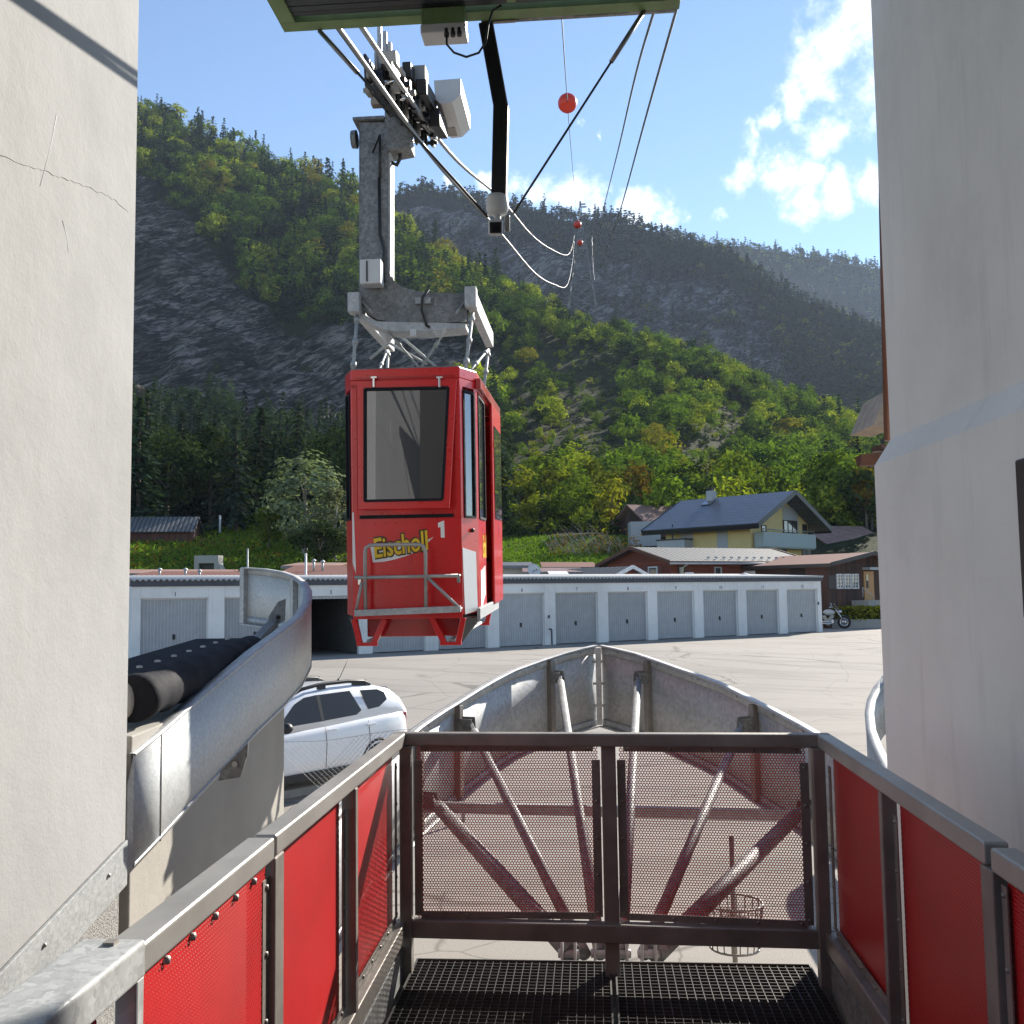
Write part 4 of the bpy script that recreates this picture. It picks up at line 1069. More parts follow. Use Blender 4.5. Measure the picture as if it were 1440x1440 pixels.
# ================================================================== ROPES
tw_s = 342.0
twc = at_s(820, 430, tw_s)
def rope(label, pts, r, m='cable', name='rope', group=None):
    mb = MB()
    P_ = [V(p) for p in pts]; out = []
    for i in range(len(P_) - 1):
        p0 = P_[max(i - 1, 0)]; p1 = P_[i]; p2 = P_[i + 1]; p3 = P_[min(i + 2, len(P_) - 1)]
        t0, t1, t2, t3 = 0., (p1 - p0).length ** .5, 0, 0
        k01, k12, k23 = max((p1 - p0).length, 1e-3), (p2 - p1).length, max((p3 - p2).length, 1e-3)
        m1 = ((p2 - p1) / k12 * k01 + (p1 - p0) / k01 * k12) / (k01 + k12) * k12 if i > 0 else (p2 - p1)
        m2 = ((p3 - p2) / k23 * k12 + (p2 - p1) / k12 * k23) / (k12 + k23) * k12 if i < len(P_) - 2 else (p2 - p1)
        n = 14
        for k in range(n):
            t = k / n; h00 = 2*t**3-3*t*t+1; h10 = t**3-2*t*t+t; h01 = -2*t**3+3*t*t; h11 = t**3-t*t
            out.append(p1 * h00 + m1 * h10 + p2 * h01 + m2 * h11)
    out.append(P_[-1])
    rs = [max(r, r * (1 + .012 * max(0, p.y - 20))) if False else r for p in out]
    mb.tube(out, rs, 8); o = mb.build(name, M[m]); return tag(o, label, 'cable', group)
back = lambda p, q, L: p + (p - q).normalized() * L
zz = lambda px, py, s_: at_s(px, py, s_)
rope('lower of the two track ropes carrying the red cabin, sagging towards the pylon', [back(A_near, A_mid, 9), A_near, A_mid, zz(690, 312, 16.2), zz(748, 380, 31), zz(782, 401, 62), zz(794, 404, 95), zz(801, 391, 150), zz(806, 360, 235), zz(808, 331, tw_s)], .021)
rope('upper of the two track ropes over the red cabin, ending at the pylon arm', [back(B_near, B_mid, 9), B_near, B_mid, zz(695, 271, 16.6), zz(745, 328, 31), zz(780, 353, 62), zz(794, 358.5, 95), zz(801, 356, 150), zz(805.5, 344, 235), zz(808, 329, tw_s)], .021)
q0, q1 = zz(920, 15, 14.5), zz(903, 71, 18.5)
rope('hauling rope rising on the right, nearer the middle of the canopy', [back(q0, q1, 9), q0, q1, zz(872, 200, 33), zz(849, 292, 66), zz(839, 334, 120), zz(834.5, 346, 190), zz(832, 333, tw_s)], .024)
q0, q1 = zz(951, 14, 14.5), zz(916, 137, 20.5)
rope('outermost hauling rope rising to the right corner of the canopy', [back(q0, q1, 9), q0, q1, zz(876, 283, 40), zz(853, 350, 80), zz(841, 385, 130), zz(836, 393, 200), zz(832, 332, tw_s)], .024)
q0, q1 = zz(790, 25, 20), zz(798, 145, 30)
rope('thin signal wire holding the orange marker balls', [back(q0, q1, 16), q0, q1, zz(806, 245, 52), zz(812, 310, 110), zz(815, 300, 200), zz(817, 290, tw_s)], .012, 'cable_dark', 'wire')
# stays of the camera arm
def stay(label, a, b):
    root = empty('guy_wire', a, label, 'cable'); mb = MB(); mb.tube([a, b], .0075, 6); mb.build('wire', M['cable_dark'], root)
    d = (b - a).normalized(); mb = MB(); mb.cyl(a, a + d * .35, .014, 8); mb.build('turnbuckle', M['cable'], root)
stay('guy wire from the right end of the canopy to the hanging camera', at_s(906, 15, 5.5), at_s(722, 300, 5.5))
stay('guy wire from the left end of the canopy to the hanging camera', at_s(449, 43, 5.5), at_s(686, 305, 5.5))
# marker balls
def ball(px, py, rad_px, s_, label):
    c = at_s(px, py, s_); r = rad_px / F * s_
    root = empty('marker_ball', c - UP * r, label, 'marker ball')
    mb = MB(); mb.sphere(c, r, 28); b_ = mb.build('ball', M['orange_ball'], root)
    mb = MB(); mb.torus(c, AX.cross(UP), r * 1.003, r * .025, 32, 6); mb.build('seam', M['orange_ball'], b_)
    mb = MB(); mb.cyl(c - AX * r * 1.05 + UP * r * .3, c - AX * r * .9, r * .1, 8); mb.build('clamp', M['steel_dark'], root)
ball(798, 145, 14, 30, 'large orange marker ball on the thin wire high in the sky')
ball(812, 316, 5.6, 112, 'middle sized orange marker ball just above the pylon arms')
ball(815.5, 341.5, 4.3, 150, 'smallest orange marker ball hanging below the pylon arms')

# ================================================================== PYLON
tb = zz(819, 440, tw_s); tt = zz(819, 283, tw_s)
root = empty('pylon', tb, 'grey steel lattice pylon on the wooded ridge', 'pylon')
mb = MB(); hT = tt.z - tb.z
def tw(t): return lerp(5.6, .55, min(1, t / .8)) if t < .8 else lerp(.55, .15, (t - .8) / .2)
lv = [0, .14, .27, .39, .50, .60, .69, .77, .84, .92, 1.0]
cor = lambda t: [tb + UP * hT * t + BX * sx * tw(t) / 1 * .9 + AX * sy * tw(t) * .9 for sx, sy in ((-1, -1), (1, -1), (1, 1), (-1, 1))]
for t0, t1 in zip(lv, lv[1:]):
    a, b = cor(t0), cor(t1)
    for k in range(4):
        mb.tube([a[k], b[k]], .2, 4); mb.tube([a[k], b[(k + 1) % 4]], .11, 4); mb.tube([a[(k + 1) % 4], b[k]], .11, 4); mb.tube([b[k], b[(k + 1) % 4]], .11, 4)
mb.build('lattice', M['pylon'], root)
mb = MB()
for py, w in ((331, 12.5), (349, 6), (300, 4.2), (291, 5), (287, 3.5)):
    c = zz(820, py, tw_s); wd = w / F * tw_s; mb.bar(c - BX * wd, c + BX * wd, .35, .4)
mb.build('cross_arm', M['pylon'], root)
mb = MB()
for px in (808.5, 831.5): c = zz(px, 329, tw_s); mb.bar(c - AX * 1.6, c + AX * 1.6, .5, .5)
mb.build('saddle', M['galv_dark'], root)
# ================================================================== GROUND
GP0, GP1 = at_z(184, 935.5, 1.04), at_z(1157, 888.5, 1.04)
gd = (GP1 - GP0).normalized(); gn = V((gd.y, -gd.x, 0))
if gn.dot(-GP0) < 0: gn = -gn
CX = [-700, -400, 0, 185, 250, 330, 430, 500, 560, 600, 660, 700, 740, 800, 870, 950, 1050, 1120, 1200, 1235, 1300, 1500, 1900, 2600]
CY = [420, 300, 130, 158, 180, 210, 245, 272, 322, 350, 392, 408, 415, 446, 474, 494, 540, 575, 600, 620, 642, 700, 770, 800]
def tanE(px, py): d = ray(px, py); return d.z / math.hypot(d.x, d.y)
AZX = list(range(-1400, 2900, 50))
def az_of(px): d = ray(px, 800); return math.atan2(d.x, d.y)
AZ = [az_of(x) for x in AZX]
def px_of(az): return interp(AZ, AZX, az)
R0_ = 95.0
def r1_of(px): return interp([0, 185, 430, 560, 660, 740, 820, 950, 1100, 1235, 1500, 2200], [660, 620, 560, 500, 430, 380, 346, 330, 320, 300, 260, 220], px)
def Gyard(x, y):
    n = (V((x, y, 0)) - GP0).dot(gn); 
    return 1.04 * (1 - smooth(2.5, 17, n))
def hill_z(px, t):
    crest = interp(CX, CY, px)
    k = t
    if px < 700:    # steeper middle band on the left cliff
        w = smooth(760, 560, px); k = lerp(t, .62 * t + .38 * smooth(.12, .85, t), w)
    y = lerp(752, crest, k ** .97)
    r = R0_ + (r1_of(px) - R0_) * t
    return r, 3.1 + r * tanE(px, y)
def Gr(az, r):
    """terrain height in polar coordinates round the camera"""
    px = px_of(az) if AZ[0] < az < AZ[-1] else None
    x, y = math.sin(az) * r, math.cos(az) * r
    if px is None: return -.2
    fade = smooth(-1400, -800, px) * smooth(2850, 2200, px)
    if r <= 58: return Gyard(x, y)
    z95 = 3.1 + 95 * tanE(px, 752)
    if r <= R0_: return lerp(Gyard(x, y), lerp(1, z95, fade), ((r - 58) / 37.0) ** 1.05)
    t = (r - R0_) / (r1_of(px) - R0_)
    if t <= 1: return lerp(1, hill_z(px, t)[1], fade)
    zc = hill_z(px, 1)[1]
    return lerp(1, zc - min(1.0, (t - 1) * 1.3) * (zc * .75), fade)
def G(x, y): return Gr(math.atan2(x, y), math.hypot(x, y))
ROCK = [(140, 215), (215, 262), (280, 330), (350, 420), (430, 478), (520, 470), (600, 470), (700, 500), (705, 545), (600, 620), (470, 640), (380, 625), (300, 575), (140, 610)]
def inpoly(x, y, P):
    c = False; j = len(P) - 1
    for i in range(len(P)):
        if (P[i][1] > y) != (P[j][1] > y) and x < (P[j][0] - P[i][0]) * (y - P[i][1]) / (P[j][1] - P[i][1]) + P[i][0]: c = not c
        j = i
    return c
def project(w):
    l = CR.transposed() @ (V(w) - EYE); return 720 - F * l.x / l.z, 720 + F * l.y / l.z

def mat_terrain(name, soil, soil2, rock, rock2, scale=1.0):
    m, N, L, b = _new(name)
    v = _coord(N, L)
    a = N.new('ShaderNodeAttribute'); a.attribute_name = 'cover'
    g = _ramp(N, L, _noise(N, L, v, .05 * scale, 8, .65), [(.3, soil2), (.55, soil), (.75, mul(soil, 1.35))])
    fine = _noise(N, L, v, 1.1 * scale, 5, .7)
    g = _mix(N, L, .55, g, _ramp(N, L, fine, [(.3, mul(soil2, .6)), (.7, mul(soil, 1.5))]))
    def sc_(vec, k):
        mp = N.new('ShaderNodeMapping'); mp.inputs['Scale'].default_value = k; L.new(vec, mp.inputs['Vector']); return mp.outputs[0]
    vrot = _coord(N, L, 'Object', (1, 1, 1), (R(8), R(36), 0))
    vs = sc_(vrot, (.05 * scale, .06 * scale, .19 * scale))
    n1 = _noise(N, L, vs, 2.6, 10, .75, .5); n2 = _noise(N, L, v, .10 * scale, 9, .72)
    nz = N.new('ShaderNodeTexNoise'); nz.inputs['Scale'].default_value = 1.5; nz.inputs['Detail'].default_value = 6; L.new(vs, nz.inputs['Vector'])
    va = N.new('ShaderNodeVectorMath'); va.operation = 'MULTIPLY_ADD'; va.inputs[1].default_value = (.5, .5, .5); L.new(nz.outputs['Color'], va.inputs[0]); L.new(vs, va.inputs[2])
    vo = N.new('ShaderNodeTexVoronoi'); vo.inputs['Scale'].default_value = 3.2; L.new(va.outputs[0], vo.inputs['Vector'])
    sx = N.new('ShaderNodeSeparateColor'); L.new(vo.outputs['Color'], sx.inputs[0])
    vo2 = N.new('ShaderNodeTexVoronoi'); vo2.inputs['Scale'].default_value = 9.0; L.new(va.outputs[0], vo2.inputs['Vector'])
    sx2 = N.new('ShaderNodeSeparateColor'); L.new(vo2.outputs['Color'], sx2.inputs[0])
    fac = _math(N, L, 'ADD', _math(N, L, 'ADD', _math(N, L, 'MULTIPLY', sx.outputs[0], .22), _math(N, L, 'MULTIPLY', sx2.outputs[0], .24)), _math(N, L, 'ADD', _math(N, L, 'MULTIPLY', n1, .36), _math(N, L, 'MULTIPLY', n2, .42)))
    rc = _ramp(N, L, fac, [(.46, mul(rock2, .3)), (.57, rock2), (.67, rock), (.77, mul(rock, 1.9))])
    tuft = _ramp(N, L, _noise(N, L, v, .06 * scale, 9, .72), [(.47, (0, 0, 0)), (.56, (1, 1, 1))])
    rc = _mix(N, L, _math(N, L, 'MULTIPLY', tuft, .7), rc, mul(soil2, .55))
    L.new(_mix(N, L, a.outputs['Fac'], g, rc), b.inputs['Base Color'])
    b.inputs['Roughness'].default_value = .95; b.inputs['Specular IOR Level'].default_value = .1
    h = _math(N, L, 'ADD', _math(N, L, 'MULTIPLY', sx.outputs[0], .6), _math(N, L, 'MULTIPLY', sx2.outputs[0], .4)); h = _math(N, L, 'ADD', h, _math(N, L, 'MULTIPLY', n1, 1.5))
    _bump(N, L, b, h, 1.0, 3.0 / scale)
    return m
M['terrain'] = mat_terrain('hillside_ground', (.060, .074, .022), (.038, .043, .016), (.245, .21, .18), (.09, .076, .064))
M['far_hill'] = mat_terrain('mountain_ground', (.035, .045, .022), (.02, .028, .016), (.22, .212, .21), (.10, .098, .10), .5)
def grid_mesh(name, P, cover, m, label, kind='structure'):
    nr, nc = P.shape[:2]
    idx = np.arange(nr * nc).reshape(nr, nc)
    f = np.stack([idx[:-1, :-1], idx[:-1, 1:], idx[1:, 1:], idx[1:, :-1]], -1).reshape(-1, 4)
    me = raw_mesh(name, P.reshape(-1, 3), f, [m])
    me.polygons.foreach_set('use_smooth', [True] * len(f))
    at = me.attributes.new('cover', 'FLOAT', 'POINT'); at.data.foreach_set('value', cover.reshape(-1).astype(np.float32))
    o = bpy.data.objects.new(name, me); col.objects.link(o)
    return tag(o, label, None, None, kind)
def raw_mesh(name, v, f, mats, mi=None):
    me = bpy.data.meshes.new(name); v = np.asarray(v, np.float32); f = np.asarray(f, np.int32); k = f.shape[1]
    me.vertices.add(len(v)); me.vertices.foreach_set('co', v.ravel())
    me.loops.add(f.size); me.loops.foreach_set('vertex_index', f.ravel())
    me.polygons.add(len(f)); me.polygons.foreach_set('loop_start', np.arange(0, f.size, k, dtype=np.int32))
    for m in mats: me.materials.append(m)
    if mi is not None: me.polygons.foreach_set('material_index', np.asarray(mi, np.int32))
    me.update(calc_edges=True); return me
def fbm(p, o=5): return mnoise.fractal(p, 1.0, 2.1, o)
azs = []
a = -math.pi
while a < math.pi - .001:
    azs.append(a); a += .0065 if -.56 < a < .5 else .05
azs.append(math.pi)
rs = [0.5, 6, 14, 22, 30, 38, 46, 54, 58.0] + [58 + 37 * k / 10 for k in range(1, 10)]
ts = [k / 110 for k in range(0, 111)] + [1.03, 1.08, 1.15, 1.3, 1.6, 2.4, 5.0]
P = np.zeros((len(rs) + len(ts), len(azs), 3)); cov = np.zeros(P.shape[:2])
for j, a in enumerate(azs):
    px = px_of(a) if AZ[0] < a < AZ[-1] else 2600; r1 = r1_of(px)
    for i in range(len(rs) + len(ts)):
        r = rs[i] if i < len(rs) else R0_ + (r1 - R0_) * ts[i - len(rs)]
        if i == len(rs) + len(ts) - 1: r = 3000
        z = Gr(a, r); x, y = math.sin(a) * r, math.cos(a) * r
        if r < 60: z -= .3
        if r > 75 and -.7 < a < .7:
            pxx, pyy = project((x, y, z))
            jx = 26 * fbm(V((x, y, z)) * .02, 4); c = 1.0 if inpoly(pxx + jx, pyy + jx * .7, ROCK) else 0.0
            k = min(1, (r - 75) / 40)
            d = fbm(V((x, y, z * 1.4)) * .035, 6) * (1.2 + 7.0 * c) * k
            if c > .5: d += abs(fbm(V((x * .6 + z * .8, y, z * .6)) * .07, 5)) * 6.0 * k
            z += d; cov[i, j] = c
        P[i, j] = (x, y, z)
terrain = grid_mesh('terrain', P, cov, M['terrain'], 'scrubby mountainside with a dark rock face rising behind the yard')

def far_hill(name, X, Yc_, ra, rb, ybase, px0, px1, label, amp=10, seed=0, rockpoly=None):
    cols = np.linspace(px0, px1, 230); tt = [k / 70 for k in range(71)] + [1.1, 1.3, 1.8]
    P = np.zeros((len(tt), len(cols), 3)); cov = np.zeros(P.shape[:2])
    for j, px in enumerate(cols):
        az = az_of(px); crest = interp(X, Yc_, px); b_ = interp([px0, px1], rb, px) if isinstance(rb, (list, tuple)) else rb
        for i, t in enumerate(tt):
            r = ra + (b_ - ra) * t; tc = min(t, 1.0)
            y = lerp(ybase, crest, tc ** .95)
            z = 3.1 + (r if t <= 1 else b_) * tanE(px, y)
            if t > 1: z -= (t - 1) * 150
            x, yy = math.sin(az) * r, math.cos(az) * r
            rid = abs(fbm(V((x * .7, yy * .3 + z, z * .25 + seed)) * .008, 6))
            d = (fbm(V((x, yy, z)) * .01, 6) * .7 + rid * 1.0 - .35) * amp * (1 - .75 * smooth(.85, 1.0, t))
            P[i, j] = (x - d * math.sin(az) * 1.2, yy - d * math.cos(az) * 1.2, z + d * .4)
            py = y
            c = 0
            if rockpoly:
                jj = 30 * fbm(V((x, yy, z)) * .012, 5); c = 1.0 if inpoly(px + jj, py + jj, rockpoly) else 0.
            cov[i, j] = c
    return grid_mesh(name, P, cov, M['far_hill'], label)
X2 = [420, 550, 600, 660, 700, 760, 806, 822, 836, 845, 900, 960, 1040, 1080, 1150, 1240, 1300, 1500]
Y2 = [300, 276, 268, 278, 288, 294, 306, 312, 312, 306, 316, 336, 358, 388, 430, 470, 497, 600]
ROCK2 = [(540, 300), (600, 285), (680, 300), (720, 330), (800, 345), (900, 375), (1000, 385), (1060, 400), (1110, 470), (1150, 560), (1230, 600), (1240, 700), (500, 700), (500, 320)]
hill2 = far_hill('hill', X2, Y2, 640, [960, 900], 600, 380, 1480, 'rocky wooded mountainside in shade behind the pylon', 22, 3, ROCK2)
X3 = [850, 960, 1000, 1100, 1170, 1240, 1500]; Y3 = [330, 332, 338, 352, 362, 374, 425]
hill3 = far_hill('hill', X3, Y3, 1500, 1950, 520, 850, 1500, 'hazy blue far ridge under the clouds on the right', 20, 9)

# ---- yard
nx, ny = 70, 75
P = np.zeros((ny, nx, 3))
for i in range(ny):
    for j in range(nx):
        x, y = -32 + 78 * j / (nx - 1), -14 + 74 * i / (ny - 1)
        P[i, j] = (x, y, Gyard(x, y))
yard = grid_mesh('yard', P, np.zeros((ny, nx)), M['asphalt'], 'pale worn asphalt yard between the station and the garages')
# painted line and kerb
root = None
mb = MB(); pts = [(1228, 912), (1226, 922), (1229, 931), (1240, 938), (1262, 944)]
w = [at_z(x, y, .9) for x, y in pts]
for k in range(3): w = [at_z(x, y, Gyard(p.x, p.y)) for (x, y), p in zip(pts, w)]
rows = [[p + V((-.06, -.06, .02)) for p in w], [p + V((.09, .09, .02)) for p in w]]
mb.grid(rows, smooth=False); o = mb.build('road_marking', M['line']); tag(o, 'curved white painted line on the yard by the right station wall', None, None, 'structure')
mb = MB(); a, b = at_z(392, 1119, .05), at_z(505, 1098, .05); mb.bar(a, b, .14, .14)
o = mb.build('kerb', M['kerb'], bev=.01); tag(o, 'low grey kerb below the wire fence beside the white car', None, None, 'structure')

# ================================================================== GARAGES
glen = (GP1 - GP0).length
HG = 2.62
GF = lambda u, n, z: GP0 + gd * u + gn * n + UP * z      # n positive towards the camera
g = empty('garage_row', GF(glen / 2, -2.7, 0), 'long white row of twelve garages with grey doors and a corrugated roof edge', 'garage')
nb = 12; bay = glen / nb; dw, dh, dep = bay * .80, 2.03, .16
mb = MB()
ax = (gd, gn, UP)
htop = HG - .2
for i in range(nb + 1):
    if i == 0: u0, u1 = 0, bay * .1
    elif i == nb: u0, u1 = glen - bay * .1, glen
    else: u0, u1 = i * bay - bay * .1, i * bay + bay * .1
    mb.box(GF((u0 + u1) / 2, -dep / 2, htop / 2), (u1 - u0, dep, htop), ax)
for i in range(nb): mb.box(GF((i + .5) * bay, -dep / 2, (dh + htop) / 2), (dw - .004, dep - .004, htop - dh), ax)
mb.box(GF(glen - .08, -dep - 2.7, htop / 2), (.16, 5.4, htop), ax); mb.box(GF(.08, -dep - 2.7, htop / 2), (.16, 5.4, htop), ax)
mb.box(GF(glen / 2, -5.5, htop / 2), (glen, .16, htop), ax)
mb.build('wall', M['garage_white'], g, bev=.01)
mb = MB()
for i in (2, 3): mb.box(GF(i * bay, -2.8, htop / 2), (.14, 5.1, htop - .02), ax)
mb.box(GF(2.5 * bay, -5.3, htop / 2), (bay, .1, htop - .05), ax); mb.build('partition', M['garage_inside'], g)
# roof: fascia + corrugated sheet with wavy front edge
mb = MB(); mb.box(GF(glen / 2, .03, HG - .12), (glen + .1, .06, .2), ax); mb.box(GF(glen / 2, -2.75, HG - .17), (glen - .02, 5.4, .08), ax); fa = mb.build('fascia', M['fascia'], g, bev=.006)
mb = MB(); n = int(glen / .177) * 6; rows = []
for nn, zz_ in ((.14, HG - .005), (-5.6, HG + .22)):
    rows.append([GF(-.06 + (glen + .12) * k / n, nn, zz_ + .034 * math.cos(2 * math.pi * k / 6)) for k in range(n + 1)])
mb.grid(rows); rows2 = [[p - UP * .018 for p in r] for r in rows]; mb.grid(rows2); mb.grid([rows[0], rows2[0]], smooth=False)
mb.build('roof', M['eternit'], g)
for i in range(nb):
    c = (i + .5) * bay
    if i == 2:
        mb = MB(); mb.box(GF(c, -1.1, dh - .04), (dw - .1, 1.9, .05), ax); mb.box(GF(c, -.1, dh - .05), (dw - .06, .05, .1), ax); mb.build('door', M['garage_door'], g)
    else:
        mb = MB(); mb.box((0, 0, 0), (dw - .05, .04, dh - .06))
        d = mb.build('door', M['garage_door'], g, matrix=frame(GF(c, -dep + .02, dh / 2), gd, -gn, UP))
        mb = MB(); mb.box(GF(c, -dep + .055, .82), (.075, .03, .15), ax); mb.box(GF(c, -dep + .08, .77), (.03, .04, .1), ax); mb.build('handle', M['black_plastic'], d, bev=.004)
        mb = MB()
        for sx in (-1, 1): mb.box(GF(c + sx * (dw / 2 - .015), -dep + .03, dh / 2 - .01), (.03, .05, dh - .02), ax)
        mb.box(GF(c, -dep + .03, dh - .018), (dw - .064, .05, .03), ax); mb.build('frame', M['garage_white'], d)
    text_obj('number', str(i + 1), .2, frame(GF(c, .004, dh + .12), gd, UP, gn), M['number'], g, .002)
mb = MB(); u = 6 * bay + .0; mb.tube([GF(u - .1, .03, .62), GF(u + .02, .03, .62), GF(u + .04, .03, .58), GF(u + .04, .03, .0)], .025, 8); mb.build('drainpipe', M['fascia'], g)
mb = MB(); mb.box(GF(u - .08, .02, 1.1), (.09, .03, .12), ax); mb.box(GF(glen - .25, .02, 1.35), (.1, .03, .13), ax); mb.build('switch_box', M['fascia'], g, bev=.005)

# ================================================================== HOUSES
def house(name, label, cat, C0, u, v, Ln, W, zb, ze, rise, wallm, roofm, oh=.5, oe=.5, th=.14, edge=None, group=None, ribbed=False):
    """gabled house: C0 near corner, ridge runs along u, gables face -u and +u, side walls -v and +v"""
    root = empty(name, C0 + (u * Ln + v * W) / 2 + UP * (zb - C0.z), label, cat, group)
    B = lambda a, b, z: V((C0.x, C0.y, 0)) + u * a + v * b + UP * z
    mb = MB(); mb.prism([B(0, 0, zb), B(0, W, zb), B(0, W, ze), B(0, W / 2, ze + rise), B(0, 0, ze)], u * Ln); mb.build('wall', wallm, root)
    sl = rise / (W / 2)
    rl = math.hypot(W / 2 + oe, (W / 2 + oe) * sl)
    roof = None
    for sg in (1, -1):
        e0 = B(-oh, -oe if sg > 0 else W + oe, ze - oe * sl + .02); e1 = B(Ln + oh, -oe if sg > 0 else W + oe, ze - oe * sl + .02)
        r0 = B(-oh, W / 2, ze + rise + .02); r1 = B(Ln + oh, W / 2, ze + rise + .02)
        up = (r0 - e0).normalized(); nn = u.cross(up); nn = nn if nn.z > 0 else -nn
        mb = MB()
        w_ = (e1 - e0).length; h_ = (r0 - e0).length
        mb.box((0, 0, 0), (w_, h_, th))
        o = mb.build('roof', roofm, root, matrix=frame((e0 + r1) / 2 + nn * th / 2, u, up, nn))
        if edge:
            mb = MB(); mb.bar(e0 - up * .02, e1 - up * .02, .05, th + .1, nn); 
            for p_, q_ in ((e0, r0), (e1, r1)): mb.bar(p_ + nn * th * .4, q_ + nn * th * .4, .05, th + .12, nn)
            mb.build('bargeboard', edge, root)
        roof = roof or o
    root['kind'] = 'thing'
    return root, roof, B
def wallrect(px0, py0, px1, py1, p0, n):
    a, b, c = at_plane(px0, py0, p0, n), at_plane(px1, py0, p0, n), at_plane(px0, py1, p0, n)
    return a, b, c
def window(root, px0, py0, px1, py1, p0, n, fr='white_frame', glass='window_glass', bars=(1, 0), name='window', off=.02, fw=.07):
    a, b, c = wallrect(px0, py0, px1, py1, p0, n); x = V((-n.y, n.x, 0)); x = x if x.dot(b - a) > 0 else -x
    w_ = abs((b - a).dot(x)); h_ = a.z - c.z; ctr = a + x * w_ / 2 - UP * h_ / 2
    mb = MB()
    for s_ in (-1, 1):
        mb.box(ctr + x * s_ * (w_ / 2 - fw / 2) + n * off, (fw, .08, h_), (x, n, UP)); mb.box(ctr + UP * s_ * (h_ / 2 - fw / 2) + n * off, (w_ - 2 * fw, .078, fw), (x, n, UP))
    for k in range(bars[0]): mb.box(ctr + x * (w_ * ((k + 1) / (bars[0] + 1) - .5)) + n * off, (fw * .6, .07, h_ - 2 * fw), (x, n, UP))
    for k in range(bars[1]): mb.box(ctr + UP * (h_ * ((k + 1) / (bars[1] + 1) - .5)) + n * off, (w_ - 2 * fw, .066, fw * .45), (x, n, UP))
    o = mb.build(name, M[fr], root)
    mb = MB(); mb.box(ctr + n * .008, (w_ - fw, .03, h_ - fw), (x, n, UP)); mb.build('pane', M[glass], o); return o
def slab(root, px0, py0, px1, py1, p0, n, m, name, th=.03, off=0):
    a, b, c = wallrect(px0, py0, px1, py1, p0, n); x = V((-n.y, n.x, 0)); x = x if x.dot(b - a) > 0 else -x
    w_ = abs((b - a).dot(x)); h_ = a.z - c.z
    mb = MB(); mb.box(a + x * w_ / 2 - UP * h_ / 2 + n * (off + th / 2), (w_, th, h_), (x, n, UP)); return mb.build(name, M[m], root)
def zpx(px, py, Y): return at_y(px, py, Y).z

# slate roof with courses
def mat_slate(name, c):
    m, N, L, b = _new(name)
    v = _coord(N, L); br = N.new('ShaderNodeTexBrick'); br.inputs['Scale'].default_value = 1.0
    br.inputs['Brick Width'].default_value = 1.0; br.inputs['Row Height'].default_value = .55; br.inputs['Mortar Size'].default_value = .03; br.offset = .5
    br.inputs['Color1'].default_value = (*c, 1); br.inputs['Color2'].default_value = (*mul(c, .8), 1); br.inputs['Mortar'].default_value = (*mul(c, .3), 1)
    L.new(v, br.inputs['Vector']); L.new(br.outputs['Color'], b.inputs['Base Color']); b.inputs['Roughness'].default_value = .38
    _bump(N, L, b, br.outputs['Fac'], -.6, .03); return m
M['slate'] = mat_slate('anthracite_slabs', (.085, .095, .125))

# yellow house
q = math.sqrt(.5); u = V((-q, q, 0)); v = V((q, q, 0))
E = at_y(1067, 737, 67.0); C0 = E + u * 1.35 + v * 1.1; C0.z = 0
ze = E.z + .40; zr_h = 1.95
yh, yr, B = house('house', 'yellow house with a dark slab roof and a grey balcony behind the garages', 'house', C0, u, v, 7.1, 7.9, 2.5, ze, zr_h, M['yellow_wall'], M['slate'], 1.35, 1.1, .22, M['roof_fascia'])
nG, nL = -u, -v
mb = MB(); c = B(-.75, 4.4, zpx(1110, 758, 71)); mb.box(B(-.78, 3.9, c.z - .1), (.12, 7.2, 1.0), (u, v, UP))
for b_ in (.35, 7.45): mb.box(B(-.42, b_, c.z - .1), (.6, .12, .99), (u, v, UP))
mb.box(B(-.4, 3.9, c.z - .62), (.72, 7.1, .12), (u, v, UP)); bl = mb.build('balcony', M['grey_green'], yh)
mb = MB(); mb.tube([B(-.78, .35, c.z + .6), B(-.78, 7.45, c.z + .6)], .035, 8)
for k in range(6): mb.tube([B(-.78, .4 + 1.4 * k, c.z + .38), B(-.78, .4 + 1.4 * k, c.z + .6)], .02, 6)
mb.build('handrail', M['steel'], bl)
slab(yh, 1100, 712, 1121, 748, C0, nG, 'grey_render', 'gable_panel', .03)
window(yh, 1101, 731, 1120, 749, C0 + nG * .03, nG, 'dark_frame', bars=(2, 0)); window(yh, 1128, 737, 1134, 750, C0, nG, 'dark_frame', bars=(0, 0))
window(yh, 1095, 771, 1105, 783, C0, nG, 'dark_frame', bars=(1, 0)); window(yh, 1127, 771, 1141, 783, C0, nG, 'dark_frame', bars=(1, 0)); window(yh, 1070, 771, 1076, 783, C0, nG, 'dark_frame', bars=(0, 0))
slab(yh, 1126, 767, 1142, 770.5, C0, nG, 'grey_render', 'shutter_box', .05)
window(yh, 1070, 738, 1077, 749, C0, nG, 'dark_frame', bars=(0, 0))
slab(yh, 958, 742, 974, 790, C0, nL, 'grey_render', 'wall_panel'); slab(yh, 1008, 740, 1023, 790, C0, nL, 'grey_render', 'wall_panel')
a = at_plane(945, 768, C0, nL); mb = MB(); mb.box(a + u * -.6 + nL * .5 + UP * .1, (2.4, 1.0, .55), (u, v, UP)); ob = mb.build('balcony', M['grey_render'], yh)
mb = MB(); mb.box(a + u * -.6 + nL * .5 + UP * .42, (2.5, 1.1, .1), (u, v, UP)); mb.build('coping', M['roof_fascia'], ob)
mb = MB(); pz = at_plane(946, 757, C0 + nL * .8, nL); mb.bar(V((pz.x, pz.y, pz.z - 1.2)), V((pz.x, pz.y, ze)), .1, .1); mb.build('roof_post', M['roof_fascia'], yh)
